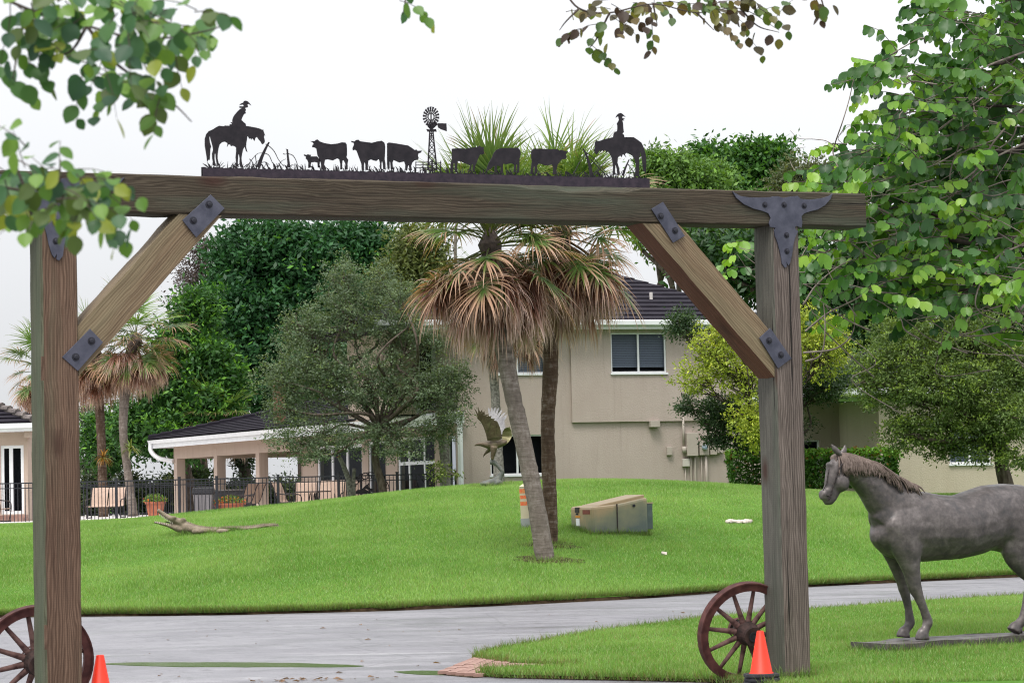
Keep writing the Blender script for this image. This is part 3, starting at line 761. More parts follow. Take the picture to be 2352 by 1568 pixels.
for x in (8, 75, 160, 240): strip(mb, [(x, 770), (x, 672 if x > 100 else 680)], zBm, .016 if x == 160 else .008, .012 if x == 160 else .006)
strip(mb, [(165, 700), (245, 690)], zBm, .006, .005); strip(mb, [(165, 745), (245, 735)], zBm, .006, .005)
mb.build('ranch_fence', M_CUT, drive)

# ------------------------------------------------------------------ wagon wheels
WR = .455
_wm = {}
def wheel_meshes():
    n = 48
    def ringm(r0, r1, y0, y1, mat, nm):
        rs = []
        for k in range(n):
            a = 2 * math.pi * k / n; c, s = math.cos(a), math.sin(a)
            rs.append([Vector((r0*c, y0, r0*s)), Vector((r1*c, y0, r1*s)), Vector((r1*c, y1, r1*s)), Vector((r0*c, y1, r0*s))])
        mb = MB(); mb.rings(rs, cap=False, closed=True); return mb.mesh(nm, mat)
    _wm['rim'] = ringm(WR - .075, WR - .012, -.032, .032, M_RUST, 'rim')
    _wm['tyre'] = ringm(WR - .0121, WR, -.042, .042, M_RUST, 'tyre')
    mb = MB(); mb.tube([(.07,0,0),(.12,0,0),(.2,0,0),(.3,0,0),(WR-.07,0,0)], [.030,.028,.023,.020,.018], 8, lat=[.022,.022,.019,.018,.016], latdir=(0,1,0)); _wm['spoke'] = mb.mesh('spoke', M_SPOKE, True)
    Mx = Matrix.Rotation(rad(90), 4, 'X')
    mb = MB(); mb.lathe([(.045,-.2),(.07,-.2),(.075,-.13),(.088,-.10),(.105,-.05),(.105,.05),(.09,.09),(.085,.13),(.085,.16),(.05,.16)], 24, Mx); _wm['hub'] = mb.mesh('hub', M_HUB, False)
    mb = MB(); mb.lathe([(.091,-.135),(.086,-.19),(.092,-.19),(.097,-.135)], 24, Mx, cap=False); _wm['hub_band'] = mb.mesh('hub_band', M_RUST)
    mb = MB(); mb.lathe([(.0448,.16),(.0448,.165),(.03,.165),(.03,.1605)], 20, Mx); mb.lathe([(.02,.161),(.019,.163)], 12, Mx); _wm['axle_hole'] = mb.mesh('axle_hole', M_DARK)
wheel_meshes()
def wheel(loc, yaw, lean, spin, label):
    M = Matrix.Translation(loc) @ Matrix.Rotation(yaw, 4, 'Z') @ Matrix.Rotation(lean, 4, 'X') @ Matrix.Rotation(spin, 4, 'Y')
    e = empty('wagon_wheel', (loc[0], loc[1], 0), label, 'wheel', 'old wagon wheels leaning on the gate posts')
    r_ = obj('rim', _wm['rim'], e, M); obj('tyre', _wm['tyre'], r_, M)
    h = obj('hub', _wm['hub'], e, M); obj('hub_band', _wm['hub_band'], h, M); obj('axle_hole', _wm['axle_hole'], h, M)
    for k in range(12): obj('spoke', _wm['spoke'], e, M @ Matrix.Rotation(2 * math.pi * k / 12, 4, 'Y'))
wc = P(1714, 1452, 22.4); wheel(Vector((wc.x, wc.y, wc.z)), rad(20), rad(11), .13, 'rusty red wagon wheel leaning behind the right gate post')
wc = P(84, 1518, 20.3); wheel(Vector((wc.x, wc.y, wc.z)), rad(20), rad(9), .33, 'rusty red wagon wheel leaning behind the left gate post')

# ------------------------------------------------------------------ traffic cones
mb = MB(); mb.lathe([(.112,.03),(.096,.042),(.030,.39),(.026,.395),(.02,.393),(.085,.042)], 28, cap=False); _cone = mb.mesh('cone_body', M_CONE, True)
def octo(r, z0, z1, mb):
    pts = [(r * (1 if abs(math.cos(a)) > .5 else 1) * math.cos(a), r * math.sin(a)) for a in [rad(22.5 + 45 * k) for k in range(8)]]
    mb.rings([[Vector((x * k, y * k, z)) for x, y in pts] for k, z in ((1, z0), (1.02, z0 + .012), (1, z1 - .006), (.93, z1))])
mb = MB(); octo(.155, 0, .034, mb); _cbase = mb.mesh('cone_base', M_RUB)
def cone(loc, label, grp=None, tilt=0, rz=0):
    M = Matrix.Translation(loc) @ Matrix.Rotation(tilt, 4, 'Y') @ Matrix.Rotation(rz, 4, 'Z')
    e = empty('traffic_cone', loc, label, 'traffic cone', grp)
    obj('cone_body', _cone, e, M); obj('cone_base', _cbase, e, M)
cp = P(1748, 1552, 21.8); gr_ = 'traffic cones by the gate posts'
cone(Vector((cp.x, cp.y, .02)), 'bottom black base of the cone stack by the right post', gr_, 0, .1)
cone(Vector((cp.x + .008, cp.y, .056)), 'middle black base of the cone stack by the right post', gr_, .01, .5)
cone(Vector((cp.x + .003, cp.y - .004, .092)), 'orange cone on top of the stack by the right post', gr_, .0, .9)
cp = P(231, 1600, 19.4); cone(Vector((cp.x, cp.y, P(231,1503,19.4).z - .395)), 'single orange cone beside the left gate post', gr_, .0, .2)

# small leaf litter on the road
rq = np.random.default_rng(77); nL = 90
lx = np.concatenate([rq.uniform(-5, 4, 50), G0(700, 1560).x + rq.normal(0, .5, 40)]); ly = np.concatenate([rq.uniform(24, 36, 50), G0(760, 1560).y + rq.normal(0, .12, 40)])
k = ~inside(lx, ly, io); lx = lx[k]; ly = ly[k]; nL = len(lx)
a_ = rq.uniform(0, 6.28, nL); sz_r = rq.uniform(.015, .05, nL)
d1 = np.stack([np.cos(a_), np.sin(a_), np.zeros(nL)], 1) * sz_r[:, None]; d2 = np.stack([-np.sin(a_), np.cos(a_), np.zeros(nL)], 1) * sz_r[:, None] * .5
c0 = np.stack([lx, ly, np.full(nL, .008)], 1); lift = np.array([0, 0, 1.]) * (sz_r * .35)[:, None]
V = np.stack([c0 - d1, c0 - d2 + lift, c0 + d1, c0 + d2 + lift * .6], 1).reshape(-1, 3)
C = np.repeat(np.array([.16, .09, .05]) * rq.uniform(.5, 1.6, nL)[:, None], 4, 0)
tag(obj('leaf_litter', npmesh('leaf_litter', V, np.arange(4 * nL).reshape(nL, 4), M_LEAF, C)), 'scattered brown leaf litter on the wet road', 'leaf litter', kind='stuff')
# ------------------------------------------------------------------ statues
# --- horse
HY = rad(30)
h1 = Vector((math.cos(HY), math.sin(HY), 0)); h2 = Vector((-math.sin(HY), math.cos(HY), 0))     # h1 towards the tail, h2 away from the viewer
def z5(x, y): return ((2300 + x / 1.7344) / 1.46939, (1400 + y / 1.7344) / 1.46939)
HO = G0(*z5(1390, 1318), .12); HO = Vector((HO.x, HO.y, 0))
def hs_(x, y, t=0.):
    p = plane_hit(*z5(x, y), HO, h2)
    return p + h2 * t
KZ = .001875 * .96
def hchain(mb, pts, lat, t=0, n=14, sub=3):
    cs = catmull([hs_(x, y, t) for x, y, r in pts], sub)
    rs = lerps([r * KZ for _, _, r in pts], len(cs)); ls = lerps(lat, len(cs))
    mb.tube(cs, rs, n, lat=ls, latdir=h2)
hb = MB()
TR = [(1122,660,700,.03),(1132,630,745,.09),(1150,600,775,.14),(1190,550,822,.21),(1260,490,850,.26),(1340,455,858,.28),(1420,452,853,.29),(1500,467,848,.31),(1600,472,842,.325),(1700,442,820,.32),(1780,410,792,.31),(1870,399,800,.315),(1960,405,830,.30),(2050,440,830,.27),(2120,520,780,.20),(2150,590,720,.11)]
cs = [hs_(x, (a + b) / 2) for x, a, b, w in TR]
hb.tube(cs, [(b - a) / 2 * KZ for x, a, b, w in TR], 20, lat=[w for *_, w in TR], latdir=h2)
hchain(hb, [(1290,600,165),(1195,510,128),(1110,405,104),(1035,340,86),(965,305,70),(915,290,52)], [.21,.16,.135,.115,.10,.085])
hchain(hb, [(925,268,46),(908,325,66),(898,380,67),(882,430,56),(868,470,49),(864,503,40),(868,524,22)], [.085,.10,.09,.072,.066,.060,.035])
hchain(hb, [(868,302,14),(866,290,18),(869,278,14)], [.05,.062,.05])
hchain(hb, [(1400,600,120),(1330,540,120),(1265,470,100),(1190,400,88),(1100,335,70)], [.16,.15,.12,.10,.08])     # brow and eyes
hchain(hb, [(835,440,16),(829,462,24),(836,490,24)], [.055,.062,.05])      # nostrils
hchain(hb, [(1125,530,40),(1160,595,60),(1196,660,72),(1222,730,88)], [.06,.10,.14,.17])
hchain(hb, [(1148,650,70),(1185,610,125),(1250,560,150),(1330,560,150)], [.12,.17,.20,.22])
for t, dx in ((-.15, -44), (.15, 44)):
    if t < 0: leg = [(1320,540,30),(1312,580,95),(1305,650,140),(1310,760,118),(1322,845,78),(1338,920,55),(1352,990,46),(1362,1022,43),(1378,1060,32),(1402,1120,27),(1424,1180,30),(1430,1212,34),(1416,1250,27),(1402,1275,40),(1400,1312,50)]
    else: leg = [(1290,560,30),(1280,600,90),(1266,670,135),(1262,770,110),(1272,850,66),(1292,925,48),(1308,985,42),(1314,1020,40),(1322,1060,30),(1338,1130,25),(1345,1190,29),(1347,1218,32),(1328,1252,26),(1312,1272,38),(1308,1304,48)]
    hchain(hb, [(x + dx, y, r) for x, y, r in leg], [.03,.08,.115,.11,.085,.065,.055,.05,.042,.036,.04,.045,.04,.055,.066], t)
for t, dx, sh in ((-.16, -46, 0), (.16, 46, 40)):
    leg = [(1960,450,40),(1960,500,120),(1960,610,185),(1965,720,150),(1955,800,112),(1985,880,72),(2022,940,48),(2030,975,42),(2018,1030,34),(2004,1110,29),(1992,1170,33),(1984,1196,35),(1955,1222,28),(1940,1238,40),(1930,1264,50)]
    hchain(hb, [(x + dx + sh, y, r) for x, y, r in leg], [.04,.11,.16,.15,.12,.085,.06,.055,.045,.038,.042,.046,.042,.055,.066], t)
tailp = [(2135,480,30),(2200,560,45),(2215,720,55),(2200,900,60),(2190,1040,35),(2188,1120,12)]
hchain(hb, tailp, [.05,.07,.08,.08,.06,.02])
horse = empty('horse_statue', HO, 'grey brown bronze horse statue standing on the grass at right', 'statue')
for t in (-.14, .14):   # muscle and jaw masses
    for x, y, rx, rz, lw in ((1275,730,75,100,.09),(1340,640,90,140,.075),(1935,620,120,150,.10),(915,395,52,55,.055)):
        k = .6 if x == 915 else 1.
        c = hs_(x, y, t * (k if x != 915 else .45)); hb.tube([c - Vector((0,0,rz*KZ)), c - Vector((0,0,rz*KZ*.6)), c, c + Vector((0,0,rz*KZ*.6)), c + Vector((0,0,rz*KZ))], [.01, rx*KZ*.8, rx*KZ, rx*KZ*.8, .01], 12, lat=[.01, lw*.8*1.3, lw*1.3, lw*.8*1.3, .01], latdir=h2)
remeshed(hb, 'body', M_HORSE, .013, horse, 9, .010, .12)
def ear(name, pts, t):
    mb = MB(); cs = catmull([hs_(x, y, t) for x, y in pts], 4)
    mb.tube(cs, lerps([.018,.034,.028,.004], len(cs)), 8, lat=lerps([.02,.026,.02,.003], len(cs)), latdir=h2)
    mb.build(name, M_HORSE, horse, smooth=True)
ear('ear', [(912,235),(892,215),(874,195),(860,172)], -.055)
ear('ear', [(952,232),(968,215),(976,198),(979,173)], .06)
hr = random.Random(9); mb = MB()
crest = catmull([hs_(x, y) for x, y in [(905,228),(950,222),(1010,232),(1070,255),(1130,284),(1200,325),(1290,378),(1370,420)]], 12)
for i in range(230):
    f = hr.random() * .93; c = crest[min(int(f * (len(crest) - 1)), len(crest) - 2)]
    L = (.185 + .04 * math.sin(f * 9) + hr.uniform(-.035, .035)) * (1 if f < .8 else .55)
    d = .11 - .055 * abs(f - .5); w = .10 + .05 * f
    sway = hr.gauss(.015, .028) * (1 if f < .75 else .4)
    pts = [c - h2 * .0, c - h2 * (w * .62) + Vector((0,0,-L*.16)) + h1 * sway * .3, c - h2 * (w * .98) + Vector((0,0,-L*.5)) + h1 * (sway + .012), c - h2 * (w * 1.06 + .012) + Vector((0,0,-L)) + h1 * (sway * 1.6 + .02)]
    cs = catmull(pts, 3); mb.tube(cs, lerps([.008,.011,.010,.004], len(cs)), 5)
for i in range(14):
    c = crest[0]; pts = [c, c - h1 * .03 + Vector((0,0,-.04)) - h2 * hr.uniform(-.05,.06), c - h1 * .045 + Vector((0,0,-.13)) - h2 * hr.uniform(-.05,.08)]
    mb.tube(catmull(pts, 3), lerps([.011,.012,.004], 7), 5)
mb.build('mane', M_MANE, horse, smooth=True)
# braided rope bridle
mb = MB()
def rope(pts, t, r=.007):
    cs = catmull([hs_(x, y, tt) for (x, y), tt in zip(pts, t)], 8)
    mb.tube(cs, [r * (1 + .35 * math.sin(i * 1.9)) for i in range(len(cs))], 6)
rope([(925,222),(922,275),(892,300),(872,370),(858,430),(848,480),(842,498)], [0,-.085,-.112,-.092,-.078,-.068,-.055])
rope([(860,300),(848,340),(838,400),(822,440)], [-.02,-.03,-.03,-.02], .005)
rope([(842,472),(832,470),(826,466)], [-.068,-.05,0], .007)
mb.build('rope_bridle', M_FRAME, horse, smooth=True)
mb = MB(); sl_ = []
for s_, y in ((1058,1338),(1230,1322),(1460,1305),(1700,1290),(1900,1275),(2300,1262)):
    sl_.append(s_)
n = 16; top = []; bot = []
P0 = hs_(1110, 1334); L0 = 2.85
outl = []
for i in range(n + 1): outl.append((i / n * L0, -.30 + hr.uniform(-.03, .03)))
for i in range(n + 1): outl.append((L0 - i / n * L0, .32 + hr.uniform(-.03, .03)))
o3 = Vector((P0.x, P0.y, 0))
mb.prism(outl, lambda s, t: o3 + h1 * s + h2 * t + Vector((0,0,.125 + .012 * math.sin(s * 7) * math.cos(t * 9))), lambda s, t: o3 + h1 * s + h2 * t + Vector((0,0,-.02)))
slab = mb.build('base_slab', _bronze('base_slab', (.04,.035,.032), (.08,.068,.064), (.17,.15,.145), 7.0, .5), horse, bevel=.008)

# --- eagle
EA = T(1130, 1116); ED = EA.y
def zE(x, y): return ((1560 + x / 4.9) / 1.46939, (1340 + y / 4.9) / 1.46939)
def ep(x, y, off=0.): return P(*zE(x, y), ED + off)
KE = ED / 5787 / 4.9 / 1.46939
eagle = empty('eagle_statue', EA, 'bronze eagle statue with raised wings perched on top of the lawn mound', 'statue')
mb = MB()
def ech(pts, offs=0, latk=1., n=12):
    cs = catmull([ep(x, y, o if True else 0) for (x, y, r), o in zip(pts, offs if hasattr(offs, '__len__') else [offs] * len(pts))], 4)
    rs = lerps([r * KE for *_, r in pts], len(cs)); mb.tube(cs, rs, n, lat=[r * latk for r in rs], latdir=(0, 1, 0))
ech([(208,812,6),(204,798,10),(225,788,17),(265,778,28),(310,776,34),(365,782,46),(430,788,66),(520,778,82),(600,768,74),(680,752,52),(740,728,28)], 0, 1.05)
ech([(525,820,62),(515,900,50),(500,980,36),(498,1040,26)], -.08)
ech([(480,850,45),(430,885,36),(395,915,24),(365,950,16),(352,965,10)], .10)
for q in ([(352,965,9),(345,985,8),(372,998,5)], [(365,955,9),(400,985,7),(440,990,4),(452,970,3)], [(360,950,8),(375,965,6),(395,968,4)]): ech(q, .1, 1., 6)
remeshed(mb, 'body', M_EAGLE, .018, eagle, 3, .012, .05)
mb = MB(); ech([(455,1075,40),(520,1075,44),(570,1110,36),(610,1160,36),(650,1200,38),(662,1245,40),(630,1300,48),(600,1350,70),(560,1400,90)], 0)
remeshed(mb, 'perch', M_VERDI, .02, eagle, 3, .02, .06)
mb = MB()
er = random.Random(3)
for x, y, rx, rz in ((400,1420,110,40),(500,1400,120,55),(590,1410,90,60),(450,1440,160,35),(560,1445,130,40)):
    mb.sphere(ep(x, y), (rx * KE, .3, rz * KE), 12, 8)
mb.box(-.2, .2, -.2, .2, -.1, .1, Matrix.Translation(ep(490, 1450)))
remeshed(mb, 'rock_base', M_VERDI, .03, eagle, 1, .05, .1)
WN = [(415,720),(395,620),(355,500),(310,410),(255,360),(235,328),(258,325),(190,165),(262,275),(265,152),(292,250),(335,192),(322,270),(375,222),(355,300),(455,273),(395,318),(492,308),(455,345),(545,358),(520,378),(578,395),(600,440),(625,500),(640,560),(650,640),(660,685),(600,712),(520,728)]
mb = MB(); wd = lambda y: -.12 - .22 * (720 - y) / 560
mb.prism(WN, lambda x, y: ep(x, y, wd(y) - .022), lambda x, y: ep(x, y, wd(y) + .012))
nw = mb.build('wing', M_EAGLE, eagle)
for k, (bx_, by_, tx_, ty_, w) in enumerate([(430 + 18*i, 690 - 4*i, 560 + 6*i - (i*i)*1.1, 400 + 26*i, 13) for i in range(11)] + [(400 - 9*i, 560 - 18*i, 470 - 20*i, 400 - 9*i, 12) for i in range(8)] + [(330,420,215,200,9),(345,405,268,190,9),(365,400,330,225,9),(385,400,368,250,9),(400,410,440,290,9),(420,420,480,320,9)]):
    a = Vector((bx_, by_, 0)); b = Vector((tx_, ty_, 0)); nn = Vector((-(b - a).y, (b - a).x, 0)).normalized() * w
    pl = [a - nn * .5, a.lerp(b, .4) - nn, a.lerp(b, .85) - nn * .8, b, a.lerp(b, .85) + nn * .8, a.lerp(b, .4) + nn, a + nn * .5]
    m2 = MB(); m2.prism([(p.x, p.y) for p in pl], lambda x, y: ep(x, y, wd(y) - .034 - .0006 * k), lambda x, y: ep(x, y, wd(y) - .023)); m2.build('feather', M_EAGLE, nw)
mb = MB(); mb.prism([(560,700),(520,600),(470,420),(440,330),(500,300),(600,330),(650,420),(690,560),(660,700)], lambda x, y: ep(x, y, .10 + .3 * (700 - y) / 400), lambda x, y: ep(x, y, .14 + .3 * (700 - y) / 400))
fw = mb.build('wing', M_EAGLEP, eagle)
for k, (tx_, ty_) in enumerate([(432,172),(490,165),(546,165),(602,170),(658,205),(716,243),(742,288),(736,325),(698,350),(702,385),(706,420),(716,460),(716,496),(700,530)]):
    bx_ = 470 + k * 14; by_ = 330 + k * 22
    a = Vector((bx_, by_, 0)); b = Vector((tx_, ty_, 0)); nn = Vector((-(b - a).y, (b - a).x, 0)).normalized() * 19
    pl = [a - nn, a.lerp(b, .5) - nn, a.lerp(b, .88) - nn * .7, b, a.lerp(b, .88) + nn * .7, a.lerp(b, .5) + nn, a + nn]
    yy = lambda y: .08 + .3 * (700 - y) / 400
    m2 = MB(); m2.prism([(p.x, p.y) for p in pl], lambda x, y: ep(x, y, yy(y) - .02 - .002 * k), lambda x, y: ep(x, y, yy(y))); m2.build('feather', M_EAGLEP, fw)
TLc = [(672,740),(655,650),(668,570),(700,515),(730,505),(752,500),(785,490),(800,530),(815,560),(822,640),(790,710),(745,760),(705,785)]
mb = MB(); tdp = lambda x, y: -.02 + .12 * ((x - 740) / 80) ** 2
mb.prism(TLc, lambda x, y: ep(x, y, tdp(x, y) - .02), lambda x, y: ep(x, y, tdp(x, y) + .02))
mb.build('tail', _bronze('bronze_olive', (.12,.105,.05), (.20,.18,.085), (.27,.25,.14), 7.0), eagle)

# --- alligator
def zG(x, y): return ((480 + x / 4.523) / 1.46939, (1680 + y / 4.523) / 1.46939)
GA = T(*zG(700, 560)); GD = GA.y
KG = GD / 5787 / 4.523 / 1.46939
gator = empty('alligator_statue', GA, 'stone alligator sculpture with open jaws lying in the lawn', 'statue')
mb = MB()
def gp(x, y, o=0.): return P(*zG(x, y), GD + o) + Vector((0, 0, .035))
def gch(pts, latk, o=0, n=12):
    cs = catmull([gp(x, y, o) for x, y, r in pts], 4); rs = lerps([r * KG for *_, r in pts], len(cs)); mb.tube(cs, rs, n, lat=[a * b for a, b in zip(rs, lerps(latk, len(cs)))], latdir=(0, 1, 0))
gch([(690,470,70),(610,410,62),(520,370,50),(430,335,44),(360,295,38),(300,255,34),(250,215,30),(232,205,16)], [1.6,1.6,1.7,1.6,1.4,1.3,1.5,1.3])
gch([(680,500,80),(590,500,66),(500,475,46),(400,442,30),(300,418,22),(220,400,18),(172,392,10)], [1.6,1.6,1.7,1.8,1.8,1.8,1.4])
gch([(640,470,95),(720,490,85),(850,520,72),(1000,530,62),(1200,530,52),(1320,510,42),(1500,503,34),(1700,484,28),(1850,455,24),(2000,452,24),(2120,460,18),(2215,460,9)], [1.5,1.9,2.3,2.6,2.4,1.8,1.4,1.1,.9,.8,.8,.8])
for o in (-.1, .1): mb.sphere(gp(490, 322, o), (.05, .035, .035), 8, 6); mb.sphere(gp(625, 362, o), (.07, .05, .05), 8, 6)
mb.sphere(gp(845, 535, -.3), (.13, .12, .06)); mb.sphere(gp(1220, 535, -.3), (.14, .12, .06))
remeshed(mb, 'body', M_GATOR, .022, gator, 2, .02, .05)
mb = MB(); q = random.Random(2)
for i in range(46):
    f = i / 45; x = 640 + f * 1420
    yt = np.interp(x, [640,720,850,1000,1200,1320,1500,1700,1850,2000,2120], [380,405,450,470,480,470,470,455,430,428,442])
    for o in ((-.07, .07) if x < 1500 else (0,)):
        c = gp(x, yt + 6, o); mb.add([c + Vector((-.028,-.015,0)), c + Vector((.028,-.015,0)), c + Vector((.028,.015,0)), c + Vector((-.028,.015,0)), c + Vector((.012,0,.05 if x > 1200 else .032))], [(0,1,4),(1,2,4),(2,3,4),(3,0,4)])
tag(mb.build('back_scutes', M_GATOR, gator), kind='stuff')
mb = MB()
for i in range(9):
    for o in (-.06, .06):
        x = 270 + i * 24; y = 268 + i * 15.5; c = gp(x, y + 18, o); mb.add([c + Vector((-.012,-.008,.02)), c + Vector((.012,-.008,.02)), c + Vector((0,.01,.02)), c + Vector((-.005,0,-.035))], [(0,1,3),(1,2,3),(2,0,3)])
        x = 210 + i * 27; y = 392 + i * 5.5; c = gp(x, y + 2, o); mb.add([c + Vector((-.01,-.008,-.01)), c + Vector((.01,-.008,-.01)), c + Vector((0,.01,-.01)), c + Vector((0,0,.035))], [(0,1,3),(1,2,3),(2,0,3)])
tag(mb.build('teeth', M_STONE, gator), kind='stuff')
mb = MB(); gch([(520,430,14),(440,405,10),(350,385,6)], [2.5,2,1.5]); mb.build('tongue', M_DARK, gator, smooth=True)

# ------------------------------------------------------------------ transformer box, marker post, litter, stones
def zT(x, y): return ((1880 + x / 6.533) / 1.46939, (1640 + y / 6.533) / 1.46939)
TA = T(*zT(800, 1065)); TD = TA.y
ty = rad(24); t1 = Vector((math.cos(ty), math.sin(ty), 0)); t2 = Vector((-math.sin(ty), math.cos(ty), 0))
tz = TA.z - .01
MT = Matrix(((t1.x, t2.x, 0, TA.x), (t1.y, t2.y, 0, TA.y), (0, 0, 1, tz), (0, 0, 0, 1)))
def _txpaint(name, a, b, c):
    t = NT(name); v = t.coord('Object'); z = t.n('SeparateXYZ', {0: v}).outputs
    n = t.noise(v, 2.6, 4)
    f = t.n('Math', {0: t.n('Math', {0: z['Z'], 1: 1.25}, operation='MULTIPLY').outputs[0], 1: t.n('Math', {0: n, 1: .9}, operation='MULTIPLY').outputs[0]}, operation='ADD').outputs[0]
    f = t.n('Math', {0: f, 1: t.n('Math', {0: z['X'], 1: .32}, operation='MULTIPLY').outputs[0]}, operation='SUBTRACT').outputs[0]
    col = t.ramp(f, [(.35, a), (.75, b), (1.0, c)])
    return t.end(t.bsdf(col, .5, 0, .4))
M_TX = _txpaint('faded_green_paint', (.09,.115,.105), (.21,.205,.13), (.36,.265,.15))
tx = empty('transformer_box', TA, 'faded green and orange electrical transformer cabinet on the lawn', 'utility box')
def txp(x, y, z): return Vector((x, y, z))
mb = MB(); LX, LY = 1.16, .98
hts = [(0, .53), (.55, .575), (LX, .69)]
mb.rings([[Vector((x, 0, 0)), Vector((x, LY, 0)), Vector((x, LY + .01, h)), Vector((x - (.02 if x == 0 else 0), .01, h - .01))] for x, h in hts])
cab = mb.build('cabinet', M_TX, tx, MT, bevel=.045)
mb = MB(); mb.prism([(.05,.40),(.6,.44),(LX - .03,.52),(LX - .03,LY - .08),(.05,LY - .2)][:0] or [(.18,.12),(LX-.02,.1),(LX-.02,LY-.1),(.18,LY-.1)], lambda x, y: MT @ Vector((x, y, .53 + .138 * x + .05 * math.sin(max(0, min(1, (x - .18) / .8)) * 1.6))), lambda x, y: MT @ Vector((x, y, .45)))
mb.build('raised_lid', M_TX, tx, bevel=.02)
mb = MB(); mb.box(.50, .515, -.012, .02, .0, .57); mb.build('door_seam', M_FRAME, tx, MT)
mb = MB(); mb.box(.02, .10, -.006, .01, .02, .5); 
mb = MB(); mb.lathe([(.028,0),(.028,.012),(.016,.014),(.016,.006)], 12, Matrix.Translation((.86, -.002, .53)) @ Matrix.Rotation(rad(90), 4, 'X')); mb.build('lock_bolt', M_BOLT, tx, MT)
mb = MB(); mb.box(LX + .001, LX + .12, .05, .55, .08, .56); sb = mb.build('side_box', simple('dark_green_paint', (.06,.085,.08), (.09,.115,.11), 8, .45), tx, MT, bevel=.008)
mb = MB(); mb.box(LX + .0, LX + .13, .04, .56, .561, .585); mb.build('side_box_lid', simple('tan_lid', (.36,.26,.18), None), sb, MT)
mb = MB(); mb.box(-.022, .0, .55, .70, .17, .31); mb.build('white_notice', M_WHITE, tx, MT)
mb = MB(); mb.box(-.022, .0, .53, .72, .33, .36); mb.build('orange_label', simple('orange_sticker', (.65,.25,.02), None), tx, MT)
mb = MB(); mb.box(-.022, .0, .09, .40, .39, .47); mb.build('warning_sticker', simple('dark_red_sticker', (.12,.03,.02), (.25,.06,.04), 30), tx, MT)
mb = MB(); mb.box(-.021, .0, .62, .70, .38, .41); mb.build('latch_slot', M_DARK, tx, MT)
mb = MB(); mb.box(-.021, .0, .57, .74, .42, .52); mb.build('latch_recess', M_FRAME, tx, MT)

pa = T(1212, 1212); mk = empty('cable_marker_post', pa, 'cream plastic cable marker post with orange stickers behind the leaning palm', 'marker post')
def ppt(dx, dy): return P(dx, dy, pa.y)
mb = MB(); cs = [ppt(1208.5, 1213), ppt(1203, 1116)]; mb.tube(cs, .088, 16); mb.build('tube', simple('cream_plastic', (.52,.45,.32), (.58,.5,.36), 3, .5), mk, smooth=False)
mb = MB(); mb.tube([ppt(1208.6, 1216), ppt(1206.5, 1190)], .093, 16); mb.build('grey_sleeve', simple('grey_sleeve', (.3,.31,.31), None), mk)
mb = MB(); mb.tube([ppt(1203.1, 1117), ppt(1202.8, 1111)], [.10, .02], 16); mb.build('cap', simple('cream_cap', (.72,.64,.42), None), mk)
for ya, yb in ((1122, 1132), (1137, 1145), (1151, 1160)):
    x0 = 1203 + (ya - 1116) * .057; mb = MB(); mb.tube([ppt(x0, ya), ppt(x0 + .5, yb)], .0895, 16, cap=False); mb.build('sticker', simple('orange_red_sticker', (.75,.12,.05), (.6,.3,.1), 40, lo=.45, hi=.6), mk)

rr = random.Random(31)
for i, (x, y, w) in enumerate([(1682,1199,.24),(1697,1200,.14),(1708,1200,.16),(1716,1199,.18),(1674,1200,.12)]):
    p = T(x, y); mb = MB(); mb.sphere(p + Vector((0,0,.01)), (w * .62, .22, .055), 10, 6)
    o = remeshed(mb, 'limestone_rock', M_STONE, .02, None, 1, .05, .08)
    tag(o, ['largest pale limestone rock in the low row on the lawn', 'small pale rock second from left in the lawn row', 'third pale rock of the low row on the lawn', 'pale flat rock at the right end of the row', 'small pale rock at the left end of the row'][i], 'rock', 'pale rocks in a low row on the lawn')
p = T(1525, 1275); mb = MB(); mb.add([p + Vector((-.06,0,0)), p + Vector((.05,-.02,.01)), p + Vector((.06,.03,.06)), p + Vector((-.03,.02,.075)), p + Vector((-.05,-.03,.05))], [(0,1,2),(0,2,3),(0,3,4),(0,4,1),(1,4,2),(2,4,3)])
tag(mb.build('paper_scrap', M_STONE), 'small crumpled white scrap lying on the lawn', 'litter')
def leaves(pts, size, asp, rg, cols, out=None, up=.0, hang=0.):
    n = len(pts); d = rg.normal(0, 1, (n, 3))
    if out is not None: d = d * .75 + out * .9
    d[:, 2] -= hang; d /= np.linalg.norm(d, axis=1)[:, None] + 1e-9
    nr = rg.normal(0, 1, (n, 3)); nr[:, 2] += up
    if out is not None: nr += out * .8
    s = np.cross(d, nr); s /= np.linalg.norm(s, axis=1)[:, None] + 1e-9
    L = (size * rg.uniform(.65, 1.3, n))[:, None]; w = L * asp / 2
    nn = np.cross(s, d)
    V = np.stack([pts - d * L * .5, pts + s * w - nn * w * .25, pts + d * L * .5 - nn * L * .12, pts - s * w - nn * w * .25], 1).reshape(-1, 3)
    F = np.arange(4 * n).reshape(n, 4)
    return V, F, np.repeat(cols, 4, 0)
